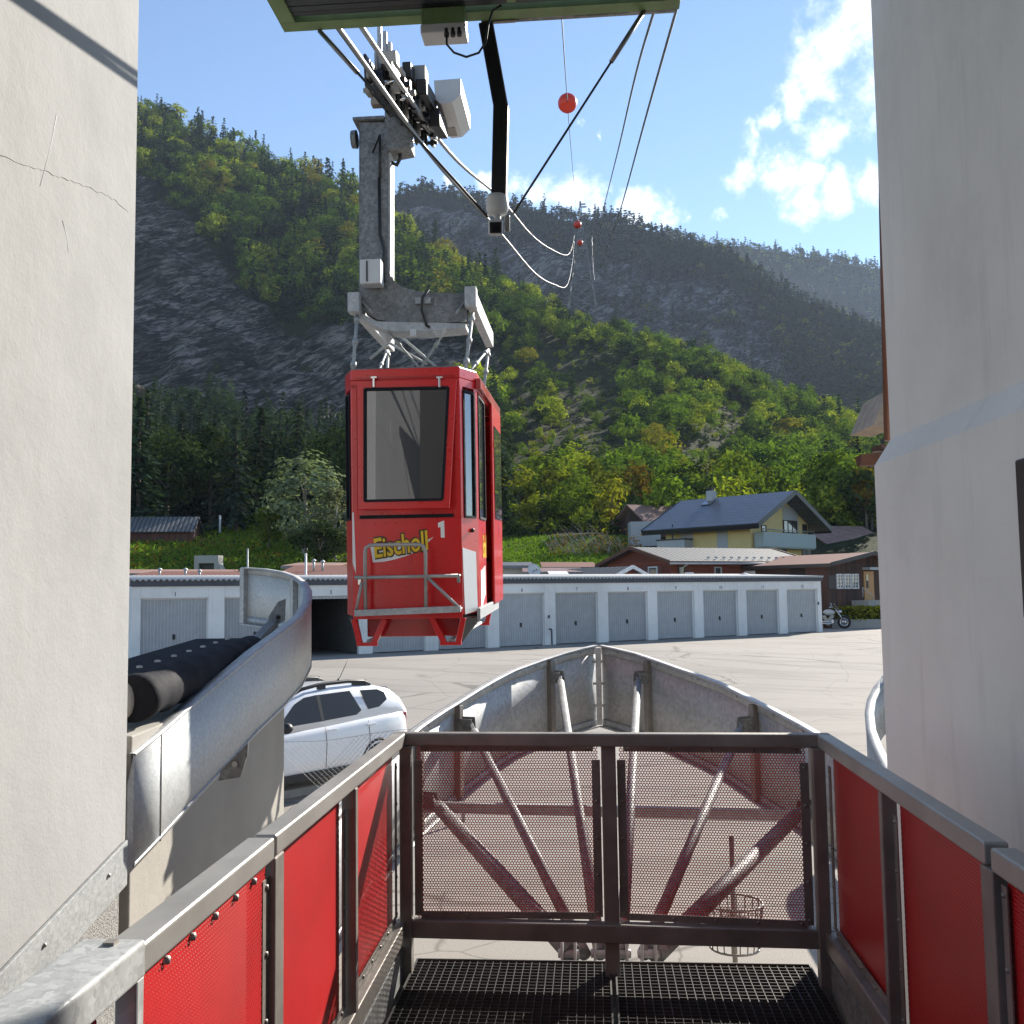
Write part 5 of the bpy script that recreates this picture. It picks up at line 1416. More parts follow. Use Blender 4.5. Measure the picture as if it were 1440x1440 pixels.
ch = B(5.4, 3.5, ze + zr_h - .1); mb = MB(); mb.box(ch + UP * .35, (.55, .55, .9), (u, v, UP)); cy = mb.build('chimney', M['grey_render'], yr); 
mb = MB(); mb.box(ch + UP * .9, (.35, .35, .22), (u, v, UP)); mb.box(ch + UP * 1.03, (.6, .6, .05), (u, v, UP)); mb.build('cowl', M['roof_fascia'], cy)
mb = MB(); mb.box((0, 0, 0), (.85, .7, .08)); rm = yr.matrix_basis
p = V((0, 0, 0)); sl_up = V((rm[0][1], rm[1][1], rm[2][1])); sl_n = V((rm[0][2], rm[1][2], rm[2][2]))
ctr = V((rm[0][3], rm[1][3], rm[2][3])) + u * 1.7 + sl_up * 1.7 + sl_n * .14
mb.build('skylight', M['window_glass'], yr, matrix=frame(ctr, u, sl_up, sl_n)); 

# chalet
u = V((.875, .483, 0)).normalized(); v = V((-.483, .875, 0)).normalized()
Rg = at_y(886, 769, 56); E = at_y(939, 792, 53)
C0 = Rg + u * .5 - v * 2.95; zc_ = E.z + .16; C0.z = 0
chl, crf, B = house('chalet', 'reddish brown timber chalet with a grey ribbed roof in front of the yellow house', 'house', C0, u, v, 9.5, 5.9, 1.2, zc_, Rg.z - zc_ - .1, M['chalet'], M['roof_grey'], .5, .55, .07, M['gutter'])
nG, nL = -u, -v
window(chl, 912, 797, 925, 811, C0, nG, 'white_frame', bars=(0, 0)); slab(chl, 926, 796, 932, 812, C0, nG, 'red_boards', 'shutter'); slab(chl, 904, 796, 910, 812, C0, nG, 'red_boards', 'shutter')
window(chl, 953, 796, 963, 813, C0, nL, 'dark_frame', bars=(0, 0)); window(chl, 1004, 797, 1014, 813, C0, nL, 'grey_render', bars=(0, 0)); slab(chl, 965, 797, 972, 813, C0, nL, 'red_boards', 'shutter')
mb = MB(); e0, e1 = B(-.5, -.62, zc_ - .17), B(10, -.62, zc_ - .17); mb.tube([e0, e1], .06, 8); gt = mb.build('gutter', M['galv'], chl)
mb = MB(); mb.tube([B(.7, -.6, zc_ - .2), B(.55, -.15, zc_ - .45), B(.55, -.12, zc_ - 2)], .04, 8); mb.build('downpipe', M['galv'], gt)
mb = MB()
for k in range(12): mb.box(B(2.5 + .55 * k, -.1, zc_ + .17), (.18, .05, .1), (u, v, UP))
mb.build('snow_stop', M['galv'], crf)

# small gabled roof just behind the garages
u = V((-.62, .78, 0)); v = V((.78, .62, 0)); Rg = at_y(890, 797.5, 51)
C0 = Rg + u * .4 - v * 1.5; zz_ = Rg.z - .62; C0.z = 0
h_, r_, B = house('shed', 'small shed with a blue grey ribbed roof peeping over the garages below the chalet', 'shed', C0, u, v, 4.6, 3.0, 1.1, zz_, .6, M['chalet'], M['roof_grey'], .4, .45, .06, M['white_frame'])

# brown barn house on the right
u = V((-.6, .8, 0)); v = V((.8, .6, 0)); C0 = at_y(1162, 800, 52); C0.z = 0
ze = zpx(1164, 795, 52) + .05
bh, br_, B = house('timber_house', 'dark brown boarded house with three white windows beside the motorcycle', 'house', C0, u, v, 7.0, 6.8, 1.0, ze, .55, M['barn'], M['roof_tile'], .6, .4, .09, M['dark_frame'])
nG, nL = -u, -v
for x0 in (1175.4, 1186.2, 1197): window(bh, x0, 807, x0 + 9.2, 828, C0, nG, 'white_frame', bars=(1, 3), fw=.06)
slab(bh, 1164, 809, 1174.5, 828, C0, nG, 'dark_frame', 'shutter')
d_ = slab(bh, 1213.5, 803.5, 1227, 844, C0, nG, 'door_wood', 'door', .06); 
slab(bh, 1216.2, 808, 1219, 827, C0, nG, 'window_glass', 'door_pane', .02, .06)
slab(bh, 1212, 798, 1229, 801.5, C0, nG, 'galv', 'canopy', .5)
slab(bh, 1048, 803, 1062, 811, C0, nL, 'white_frame', 'window', .04)
mb = MB(); a, b = at_plane(1213, 826, C0 + nG * .9, nG), at_plane(1227, 838, C0 + nG * .9, nG); mb.tube([a, b, b - UP * .75], .025, 8); mb.tube([a, a - UP * .5], .02, 8); mb.build('handrail', M['galv'], bh)
mb = MB(); a = at_plane(1222, 848, C0 + nG * .5, nG); mb.box(a, (1.0, 1.6, .3), (u, v, UP)); mb.build('step', M['kerb'], bh)

# barn behind on the right
u = V((.97, .243, 0)); v = V((-.243, .97, 0)); C0 = at_y(1170, 770, 85); C0.z = 0; ze = zpx(1166, 767, 85) + .1
rb_, rr, B = house('barn', 'weathered barn with a brown sheet roof on the slope right of the yellow house', 'barn', C0, u, v, 5.0, 8.0, 3.0, ze, zpx(1175, 741, 89) - ze, M['old_boards'], M['roof_rust'], .6, .5, .1)
# old barn left of the yellow house
u = V((.9, .436, 0)); v = V((-.436, .9, 0)); Rg = at_y(881, 711, 94); C0 = Rg + u * .5 - v * 3.0; C0.z = 0; ze = zpx(906, 738, 90) + .2
house('barn', 'old boarded barn with a brown roof half hidden left of the yellow house', 'barn', C0, u, v, 8.0, 6.0, 4.0, ze, Rg.z - ze, M['old_boards'], M['roof_rust'], .5, .5, .1)
mb = MB(); a = at_y(906, 760, 88); mb.box(a, (2.6, 2.0, 3.2)); o = mb.build('annex', M['grey_render']); tag(o, 'plain grey annex between the old barn and the yellow house', 'annex')
# barn on the left meadow
u = V((.99, .14, 0)).normalized(); v = V((-.14, .99, 0)).normalized(); C0 = at_y(60, 775, 84); C0.z = 0
Ce = at_y(276, 775, 88); Ln = (Ce - C0).dot(u); C0.z = 0; ze = zpx(270, 747, 88)
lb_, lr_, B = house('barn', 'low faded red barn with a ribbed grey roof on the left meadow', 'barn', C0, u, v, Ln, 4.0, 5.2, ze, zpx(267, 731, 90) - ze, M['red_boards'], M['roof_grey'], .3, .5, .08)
for x0 in (221, 249): slab(lb_, x0, 755, x0 + 9, 765, C0, -v, 'old_boards', 'shutter')
# concrete bunker portal
a = at_y(290, 795, 70)
root = empty('bunker', V((a.x, a.y, G(a.x, a.y))), 'small concrete portal with dark doors set into the grassy bank on the left', 'bunker')
mb = MB(); zt_, zm, zb_ = zpx(290, 781, 70), zpx(290, 792, 70), zpx(290, 812, 70); w_ = 34 / F * 70
mb.box(V((a.x, 70.6, (zt_ + zm) / 2)), (w_, 1.2, zt_ - zm)); mb.box(V((a.x - w_ / 2 + .15, 70.6, (zm + zb_) / 2)), (.3, 1.19, zm - zb_)); mb.box(V((a.x + w_ / 2 - .15, 70.6, (zm + zb_) / 2)), (.3, 1.19, zm - zb_))
mb.prism([V((a.x + w_ / 2, 70.01, zm)), V((a.x + w_ / 2 + .5, 70.01, zb_)), V((a.x + w_ / 2, 70.01, zb_))], (0, 1, 0)); mb.build('portal', M['concrete'], root)
mb = MB(); mb.box(V((a.x, 70.5, (zm + zb_) / 2)), (w_ - .6, .1, zm - zb_)); mb.build('door', M['window_dark'], root)

# low red roofed sheds between garages and meadow
def shed(px0, px1, y_front, y_back, Y, dY, zb, label, roofm='roof_tile', wallm='red_boards', rise=None, chim=()):
    e0, e1 = at_y(px0, y_front, Y), at_y(px1, y_front - 0, Y + .0)
    b0, b1 = at_y(px0, y_back, Y + dY), at_y(px1, y_back, Y + dY)
    root = empty('shed', V(((e0.x + e1.x) / 2, Y + dY / 2, zb)), label, 'shed')
    b0.x, b1.x = e0.x, e1.x
    mb = MB(); mb.prism([e0 - UP * .0, e1, b1, b0], UP * .07); rf_ = mb.build('roof', M[roofm], root)
    mb = MB(); mb.bar(e0 - UP * .03, e1 - UP * .03, .06, .16); mb.build('bargeboard', M['galv_dark'], rf_)
    i0, i1, j1, j0 = [p + V((dx, dy, -.005)) for p, dx, dy in ((e0, .3, .3), (e1, -.3, .3), (b1, -.3, -.3), (b0, .3, -.3))]
    mb = MB(); mb.hexa([V((p.x, p.y, zb)) for p in (i0, i1, j1, j0)] + [p - UP * .06 for p in (i0, i1, j1, j0)]); mb.build('wall', M[wallm], root)
    for px, py0, py1 in chim:
        k = (px - px0) / (px1 - px0); p = e0.lerp(e1, k).lerp(b0.lerp(b1, k), .4); h_ = (py1 - py0) / F * Y * .75
        mb = MB(); mb.cyl(p, p + UP * h_, .06, 8); mb.lathe(p + UP * h_, UP, [(0, .12), (.05, .12), (.12, .02)], 8); mb.build('stove_pipe', M['galv'], root)
    return root
shed(150, 345, 818, 806, 47, 6, 1.0, 'low shed with a dull red roof and stove pipes behind garage one', chim=((199, 797, 812), (237, 800, 815), (258, 806, 818)))
shed(120, 300, 808, 803, 55, 5, 1.2, 'long flat red shed edge furthest left behind the garages', 'roof_rust')
shed(230, 400, 826, 816, 43.5, 2.5, 1.0, 'low pinkish roof directly behind the second garage', 'roof_tile')
shed(385, 520, 810, 797, 50, 5, 1.2, 'shed with a dull red roof and pale front left of the cabin', 'roof_tile', 'beige_wall', chim=((430, 779, 800), (443, 779, 798)))
shed(395, 470, 797, 793, 58, 5, 1.2, 'darker shed edge below the willowy tree', 'roof_rust', 'old_boards')
shed(700, 750, 797, 792, 56, 5, 1.2, 'pale beige cabin with a flat roof right of the red cable car', 'fascia', 'beige_wall')
shed(735, 822, 806, 800, 53, 3, 1.1, 'plum coloured low roof behind garage seven', 'purple', 'old_boards')
shed(762, 842, 799, 792, 58, 4, 1.2, 'long low roof with a pinkish sheet edge below the bare shrub', 'roof_tile', 'old_boards')
shed(772, 800, 809, 805, 51, 2, 1.1, 'small white topped box roof beside the plum coloured roof', 'white_frame', 'old_boards')
# satellite dish
a = at_y(751, 802, 51.5); root = empty('satellite_dish', a - UP * 1.0, 'grey satellite dish on the plum coloured roof', 'satellite dish')
mb = MB(); d_ = V((.35, -.85, .35)).normalized(); mb.lathe(a - d_ * .08, d_, [(0, 0), (.02, .15), (.06, .27), (.1, .36), (.095, .36), (.05, .26), (.015, .15), (.005, 0)], 24); mb.build('dish', M['box_grey'], root)
mb = MB(); mb.tube([a - d_ * .05, a + d_ * .35 - UP * .1], .015, 6); mb.sphere(a + d_ * .38 - UP * .1, .05, 8); mb.tube([a - d_ * .05, a - d_ * .12 - UP * 1.0], .025, 6); mb.build('arm', M['galv_dark'], root)
# parasol
a = at_y(1047, 805, 49.5); root = empty('parasol', V((a.x, a.y, 1.04)), 'grey canvas parasol top peeping over the garage roof', 'parasol')
mb = MB(); rim = []
for k in range(8):
    t = 2 * math.pi * (k + .5) / 8; rim.append(a + V((math.cos(t) * 1.15, math.sin(t) * 1.15, -.42)))
mb.add([a] + rim, [(0, 1 + k, 1 + (k + 1) % 8) for k in range(8)])
mb.add(rim + [p - UP * .15 for p in rim], [(k, (k + 1) % 8, 8 + (k + 1) % 8, 8 + k) for k in range(8)]); mb.build('canopy', M['canvas'], root)
mb = MB(); mb.cyl(V((a.x, a.y, 1.04)), a + UP * .04, .03, 8); mb.build('pole', M['galv'], root)
# chimney box of the chalet's oven
a = at_y(969, 812, 50.5); root = empty('chimney_pot', V((a.x, a.y, 1.04)), 'short chimney with a white cowl just above the garage roof', 'chimney')
mb = MB(); mb.box(V((a.x, a.y, (1.04 + a.z) / 2)), (.26, .26, a.z - 1.04)); mb.build('stack', M['roof_rust'], root)
mb = MB(); mb.box(a + UP * .1, (.3, .3, .2)); mb.box(a + UP * .22, (.4, .4, .05)); mb.build('cowl', M['white_frame'], root)
# parked vehicle under blue cover + poles
a = at_y(772, 766, 96); root = empty('covered_trailer', V((a.x, a.y, a.z - .6)), 'trailer under a blue tarpaulin at the edge of the lawn', 'trailer')
mb = MB(); mb.prism([a + V(p) for p in ((-1.0, 0, -.5), (1.2, 0, -.5), (1.2, 0, .1), (.7, 0, .45), (-.7, 0, .42), (-1.0, 0, 0))], (0, 1.6, 0)); mb.build('tarpaulin', M['blue_tarp'], root, bev=.06)
mb = MB(); mb.box(a + V((.1, .8, -.55)), (2.2, 1.5, .2)); mb.build('frame', M['galv'], root)
mb = MB()
for dx in (-.6, .7): mb.cyl(a + V((dx, -.1, -.7)), a + V((dx, .1, -.7)), .28, 14)
mb.build('wheel', M['tyre'], root)
def polep(px, y0, y1, Y, r, label, m):
    b_ = at_y(px, y1, Y); t_ = at_y(px, y0, Y); mb = MB(); mb.tube([V((b_.x, b_.y, min(b_.z, G(b_.x, b_.y)) - .1)), V((b_.x, b_.y, t_.z))], [r, r * .8], 10)
    mb.sphere(V((b_.x, b_.y, t_.z)), r * 1.1, 8); tag(mb.build('pole', M[m]), label, 'pole')
polep(309, 726, 762, 92, .11, 'white pole standing on the left meadow', 'white_frame')
polep(348, 773, 812, 60, .06, 'thin grey pole above the roofs left of the tree', 'galv')
polep(430, 780, 812, 46, .06, 'pale post behind the open garage', 'white_frame')

# ================================================================== WHITE CAR
cdir = V((.64, .77, 0)).normalized()            # towards the rear
cside = V((cdir.y, -cdir.x, 0))                 # visible left flank side
if cside.dot(V((0, -1, 0))) < 0: cside = -cside
rear = at_y(583, 1000, 17.4)
c_org = V((rear.x, rear.y, 0)) - cdir * 4.34 - cside * .9 
CMx = frame(c_org + V((0, 0, Gyard(c_org.x, c_org.y))), cdir, -cside, UP)   # local: x rearwards from nose, y away from viewer, z up
if True:
    root = empty('parked_car', c_org + cdir * 2.17, 'white sport utility car with black roof rails parked behind the wire fence', 'car')
    prof_lo = [(0, .42), (.03, .62), (.12, .80), (.95, .98), (1.25, 1.02), (2.0, 1.04), (3.3, 1.10), (4.1, 1.12), (4.28, 1.02), (4.34, .80), (4.33, .5), (4.25, .36), (3.6, .3), (.8, .3), (.1, .32)]
    def loft(sections, name, m, parent, bev=0):
        mb = MB(CMx); mb.grid(sections, smooth=True, closed=False); return mb.build(name, m, parent, bev)
    mb = MB(CMx)
    xs = [0, .08, .25, .6, 1.0, 1.4, 2.0, 2.6, 3.2, 3.7, 4.0, 4.2, 4.3, 4.34]
    hw = [.55, .72, .82, .88, .90, .90, .905, .905, .905, .90, .88, .83, .76, .68]
    zt = [.72, .84, .90, .97, 1.01, 1.04, 1.06, 1.08, 1.11, 1.13, 1.14, 1.12, 1.06, .95]
    zb_ = [.42, .36, .32, .30, .30, .30, .30, .30, .30, .32, .36, .40, .44, .5]
    rows = []
    for x, w_, t_, b_ in zip(xs, hw, zt, zb_):
        sec = [(w_ * .86, b_), (w_ * .985, b_ + .08), (w_, b_ + .28), (w_ * .995, lerp(b_, t_, .62)), (w_ * .985, t_ - .12), (w_ * .95, t_ - .03), (w_ * .84, t_)]
        rows.append([(x, y, z) for y, z in sec] + [(x, -y, z) for y, z in sec[::-1]])
    mb.grid(rows, closed=True); mb.add(rows[0], [tuple(range(14))]); mb.add(rows[-1], [tuple(range(14))[::-1]])
    bodyc = mb.build('body', M['white_paint'], root)
    # greenhouse: white shell with glass set on it
    mb = MB(CMx); rows = []
    gx = [1.12, 1.45, 1.85, 2.2, 2.7, 3.2, 3.6, 3.95, 4.16, 4.26]
    gz = [1.04, 1.24, 1.46, 1.575, 1.62, 1.625, 1.60, 1.52, 1.36, 1.14]
    gw = [.74, .72, .68, .655, .65, .65, .64, .635, .64, .66]
    for x, z, w_ in zip(gx, gz, gw):
        zb2 = 1.03; wb = .86 if 1.3 < x < 4.0 else .80
        k = (z - zb2) / .6; wt = lerp(wb, w_, max(0, min(1, k)))
        sec = [(wb, zb2), (lerp(wb, wt, .5), lerp(zb2, z, .5)), (wt, lerp(zb2, z, .93)), (wt - .06, z - .004), (wt - .25, z + .012)]
        rows.append([(x, y, q_) for y, q_ in sec] + [(x, -y, q_) for y, q_ in sec[::-1]])
    mb.grid(rows, closed=True); mb.add(rows[0], [tuple(range(10))]); mb.add(rows[-1], [tuple(range(10))[::-1]]); mb.build('cabin', M['white_paint'], root)
    def side_glass(poly, name, sg=-1, m='car_glass'):
        def P3(x, z):
            k = (z - 1.03) / .6; y = lerp(.86, .655, k) + .006; return V((x, sg * y, z))
        mb = MB(CMx); mb.prism([P3(*p) for p in poly], V((0, sg * .006, .002))); return mb.build(name, M[m], root, bev=.0)
    for sg in (-1, 1):
        side_glass([(1.50, 1.11), (2.36, 1.13), (2.36, 1.53), (2.12, 1.51), (1.92, 1.43)], 'side_window', sg); side_glass([(2.44, 1.135), (3.10, 1.16), (3.22, 1.22), (3.06, 1.54), (2.44, 1.53)], 'side_window', sg)
        side_glass([(3.38, 1.22), (3.62, 1.24), (3.82, 1.34), (3.80, 1.46), (3.66, 1.52), (3.28, 1.53)], 'side_window', sg)
        side_glass([(2.365, 1.13), (2.435, 1.13), (2.435, 1.53), (2.365, 1.53)], 'pillar_trim', sg, 'black_plastic')
        mb = MB(CMx); yy = sg * .60
        mb.tube([(1.95, yy, 1.54), (2.15, yy, 1.63), (2.5, yy, 1.68), (3.1, yy, 1.69), (3.45, yy, 1.66), (3.6, yy, 1.60)], [.02, .03, .03, .032, .03, .02], 8)
        mb.box((2.55, yy, 1.65), (.16, .035, .09)); mb.box((3.35, yy, 1.64), (.3, .035, .09)); mb.build('roof_rail', M['black_plastic'], root)
        mb = MB(CMx); mb.sphere((1.58, sg * .98, 1.12), .12, 14, sz=(.8, .9, .7)); mb.box((1.6, sg * .89, 1.08), (.1, .12, .05)); mb.build('mirror', M['black_plastic'], root)
        for x in (.85, 3.52):
            mb = MB(CMx); mb.lathe((x, sg * .72, .34), (0, sg, 0), [(0, .2), (0, .33), (.05, .345), (.17, .345), (.2, .32), (.2, .2)], 28); wh = mb.build('wheel', M['tyre'], root)
            mb = MB(CMx); mb.lathe((x, sg * .885, .34), (0, sg, 0), [(0, 0), (.03, .05), (.01, .1), (.02, .205), (.0, .22)], 20); mb.build('rim', M['galv'], wh)
            mb = MB(CMx); mb.torus((x, sg * .885, .36), (0, 1, 0), .37, .03, 24, 6); mb.build('wheel_arch', M['black_plastic'], root)
        mb = MB(CMx); mb.box((2.2, sg * .9, .34), (3.0, .03, .12)); mb.build('sill_trim', M['black_plastic'], root, bev=.01)
        mb = MB(CMx); mb.box((4.2, sg * .74, .95), (.1, .13, .3)); mb.build('tail_light', M['tail_red'], root, bev=.02)
        for x in (2.52, 3.35):
            mb = MB(CMx); mb.box((x, sg * .91, .99), (.2, .02, .035)); mb.build('door_handle', M['white_paint'], root, bev=.008)
        mb = MB(CMx)
        for x in (1.42, 2.4, 3.3): mb.tube([(x, sg * .907, .42), (x + .02, sg * .908, .8), (x, sg * .89, 1.06)], .004, 4)
        mb.build('door_seam', M['black_plastic'], root)
    mb = MB(CMx); mb.prism([(1.2, -.66, 1.10), (1.2, .66, 1.10), (1.84, .60, 1.48), (1.84, -.60, 1.48)], (-.03, 0, .03)); mb.build('windscreen', M['car_glass'], root)
    mb = MB(CMx); mb.prism([(4.02, -.52, 1.50), (4.02, .52, 1.50), (4.22, .56, 1.2), (4.22, -.56, 1.2)], (.03, 0, .02)); mb.build('rear_window', M['car_glass'], root)
    mb = MB(CMx); mb.tube([(3.5, .1, 1.63), (3.72, .1, 1.98)], .006, 6); mb.cyl((3.48, .1, 1.61), (3.52, .1, 1.66), .025, 8); mb.build('antenna', M['black_plastic'], root)

# wire mesh fence in front of the car
fa_, fb_ = at_y(396, 1043, 13.3), at_y(640, 1012, 13.9)
fa_, fb_ = V((fa_.x, fa_.y, 0)), V((fb_.x, fb_.y, 0)); fd = (fb_ - fa_); fl_ = fd.length; fd.normalize()
root = empty('wire_fence', fa_.lerp(fb_, .5), 'sagging diamond mesh wire fence between the platform and the white car', 'fence')
fz0, fz1 = .08, at_y(400, 1043, 13.3).z
mb = MB(); hh = fz1 - fz0; k = -hh
def sag(x): return fz1 + .07 * (x / fl_) - .03 * math.sin(3 * x)
while k < fl_ + hh:
    for sg in (1, -1):
        x0 = k if sg > 0 else k + hh; x1 = k + hh if sg > 0 else k
        a, b = fa_ + fd * x0 + UP * fz0, fa_ + fd * x1 + UP * sag(max(0, min(fl_, x1)))
        if -.2 < x0 < fl_ + .2 and -.2 < x1 < fl_ + .2: mb.tube([a, b], .0022, 3, caps=False)
    k += .07
mb.build('mesh', M['wire'], root)
mb = MB(); mb.tube([fa_ + fd * (fl_ * i / 20) + UP * sag(fl_ * i / 20) for i in range(21)], .003, 4); mb.tube([fa_ + UP * fz0, fb_ + UP * fz0], .003, 4); mb.build('tension_wire', M['wire'], root)
for x in (-.3, fl_ + .1):
    mb = MB(); mb.cyl(fa_ + fd * x, fa_ + fd * x + UP * (fz1 + .05), .025, 8); mb.build('post', M['galv'], root)

# ================================================================== MOTORCYCLE, HEDGE, LOW WALL
mp = at_z(1187.5, 884, 1.04); md = V((.98, -.2, 0)).normalized(); mn = V((-md.y, md.x, 0))
MX = frame(V((mp.x, mp.y, 1.04)), md, mn, UP)      # local x forwards, origin at front contact
root = empty('motorcycle', mp - md * .8, 'silver chrome cruiser motorcycle parked at the right end of the garages', 'motorcycle')
for x, nm in ((0, 'f'), (-1.62, 'r')):
    mb = MB(MX); mb.torus((x, 0, .33), (0, 1, 0), .265, .065, 30, 10); wh = mb.build('wheel', M['tyre'], root)
    mb = MB(MX); mb.torus((x, 0, .33), (0, 1, 0), .2, .02, 26, 6); mb.lathe((x, -.05, .33), (0, 1, 0), [(0, 0), (0, .11), (.1, .11), (.1, 0)], 18)
    for k in range(8): t = math.pi * k / 4; mb.tube([(x, 0, .33), (x + .2 * math.cos(t), 0, .33 + .2 * math.sin(t))], .01, 4)
    mb.build('rim', M['chrome'], wh)
mb = MB(MX)
for sg in (-1, 1): mb.tube([(0, sg * .09, .33), (-.42, sg * .09, 1.02)], .025, 10)
mb.build('fork', M['chrome'], root)
mb = MB(MX); rows = []
for k in range(9):
    t = R(20 + 150 * k / 8); rows.append([(.33 * math.cos(t), y, .33 + .35 * math.sin(t) - abs(y) * .25) for y in (-.07, -.03, .03, .07)])
mb.grid(rows); mb.build('mudguard', M['galv'], root)
mb = MB(MX); mb.sphere((-.72, 0, .83), .22, 18, sz=(1.35, .75, .72)); mb.build('fuel_tank', M['box_grey'], root)
mb = MB(MX); mb.sphere((-1.2, 0, .72), .2, 14, sz=(1.7, .75, .38)); mb.build('seat', M['black_rubber'], root)
mb = MB(MX); rows = []
for k in range(9):
    t = R(10 + 160 * k / 8); rows.append([(-1.66 + .36 * math.cos(t), y, .36 + .37 * math.sin(t) - abs(y) * .2) for y in (-.1, -.04, .04, .1)])
mb.grid(rows); mb.build('mudguard', M['box_grey'], root)
mb = MB(MX)
mb.cyl((-.8, -.14, .32), (-.8, .14, .32), .15, 16); mb.bar((-.75, 0, .4), (-.55, 0, .68), .14, .16); mb.bar((-.85, 0, .4), (-1.0, 0, .68), .14, .16)
for k in range(5): mb.box((-.63 + .02 * k, 0, .5 + .045 * k), (.2, .2, .014)); mb.box((-.93 - .02 * k, 0, .5 + .045 * k), (.2, .2, .014))
mb.build('engine', M['steel'], root)
mb = MB(MX)
for z in (.26, .36): mb.tube([(-.6, -.18, .5), (-.55, -.2, z + .05), (-.75, -.2, z), (-1.9, -.2, z + .03)], [.03, .03, .035, .045], 10)
mb.build('exhaust', M['chrome'], root)
mb = MB(MX); mb.tube([(-.44, 0, .98), (-.9, 0, .55), (-.6, 0, .2), (-1.2, 0, .22), (-1.62, 0, .33)], .025, 8); mb.tube([(-.44, 0, .98), (-1.0, 0, .68), (-1.5, 0, .62)], .025, 8); mb.build('frame', M['black_metal'], root)
mb = MB(MX); mb.tube([(-.75, -.36, 1.06), (-.56, -.3, 1.12), (-.46, 0, 1.05), (-.56, .3, 1.12), (-.75, .36, 1.06)], .016, 8); mb.build('handlebar', M['chrome'], root)
mb = MB(MX); rows = []
for k in range(5):
    t = k / 4; rows.append([(-.16 - .3 * t - .5 * y * y, y * (1 - .15 * t), .86 + .42 * t) for y in (-.22, -.12, 0, .12, .22)])
mb.grid(rows); mb.grid([[(x - .012, y, z) for x, y, z in r] for r in rows]); mb.build('windshield', M['white_paint'], root)
mb = MB(MX); mb.sphere((-.2, 0, .86), .1, 14); mb.build('headlight', M['chrome'], root)
mb = MB(MX)
for sg in (-1, 1): mb.sphere((-.62, sg * .36, 1.26), .06, 10, sz=(.4, 1, .7)); mb.tube([(-.62, sg * .3, 1.1), (-.62, sg * .36, 1.24)], .007, 5)
mb.build('mirror', M['chrome'], root)
# low concrete retaining wall
a, b = at_y(1152, 880, 52.4), at_y(1300, 880, 51.6); a.z = b.z = 1.04
lw = MB(); lw.bar(a + UP * .2, b + UP * .2, .25, .46)
tag(lw.build('retaining_wall', M['concrete'], bev=.02), 'low grey concrete wall under the hedge behind the motorcycle', 'wall')
HEDGE = (a + V((0, .45, 0)), b + V((0, .45, 0)))
# ================================================================== VEGETATION
rg = np.random.default_rng(11)
LEAF = {
 'green': mat_leaf('leaf_green', (.21, .245, .032), (.065, .09, .015), .31),
 'yellow': mat_leaf('leaf_yellow_green', (.38, .35, .042), (.15, .15, .02), .32),
 'gold': mat_leaf('leaf_gold', (.30, .21, .03), (.15, .115, .02), .26),
 'dark': mat_leaf('leaf_dark', (.055, .078, .024), (.022, .035, .014), .2),
 'pine': mat_leaf('needles', (.040, .062, .034), (.018, .032, .020), .2),
 'willow': mat_leaf('leaf_grey_green', (.25, .28, .16), (.14, .17, .09), .35, (1, 1.05, .7)),
 'lawn': mat_leaf('leaf_lawn', (.20, .29, .035), (.10, .15, .02), .3),
 'blue': mat_leaf('needles_blue_green', (.075, .105, .072), (.04, .06, .045), .22),
}
KM = list(LEAF)
def cards(c, n, s, asp=.65):
    """c: centres (N,3), n: normals, s: sizes -> quads"""
    N = len(c); n = n / np.maximum(np.linalg.norm(n, axis=1, keepdims=True), 1e-6)
    r = rg.normal(size=(N, 3)); a = np.cross(n, r); a /= np.maximum(np.linalg.norm(a, axis=1, keepdims=True), 1e-6)
    b = np.cross(n, a); s = np.asarray(s).reshape(-1, 1)
    a, b = a * s, b * s * asp
    v = np.stack([c - a, c - b * .9 + a * .1, c + a, c + b * .9 - a * .1], 1).reshape(-1, 3)
    return v, np.arange(4 * N).reshape(-1, 4)
def broad(clumps, per, size, rx=.34, rz=.38, zc=.6, cl=.15, seed=0, flat=0):
    d = rg.normal(size=(clumps, 3)); d /= np.linalg.norm(d, axis=1, keepdims=True)
    rad = rg.uniform(.45, 1.0, clumps)[:, None] ** .6
    lop = 1 + .25 * np.sin(3 * np.arctan2(d[:, 1], d[:, 0]) + seed)[:, None] * (1 - abs(d[:, 2:3]))
    cc = d * rad * lop * np.array([rx, rx, rz]) + np.array([0, 0, zc])
    cc[:, :2] *= (1.12 - .35 * np.clip((cc[:, 2:3] - zc) / rz, -1, 1) ** 2)
    cr = cl * rg.uniform(.6, 1.25, clumps)
    o = rg.normal(size=(clumps, per, 3)); o /= np.linalg.norm(o, axis=2, keepdims=True)
    rr = rg.uniform(.35, 1.05, (clumps, per, 1)) ** .5
    c = cc[:, None] + o * rr * cr[:, None, None] * np.array([1, 1, .75])
    out = (c - np.array([0, 0, zc - .1])) / rx
    n = o * .75 + out * .7 + rg.normal(size=o.shape) * .38 + np.array([0, 0, .15])
    return cards(c.reshape(-1, 3), n.reshape(-1, 3), size * rg.uniform(.6, 1.3, clumps * per))
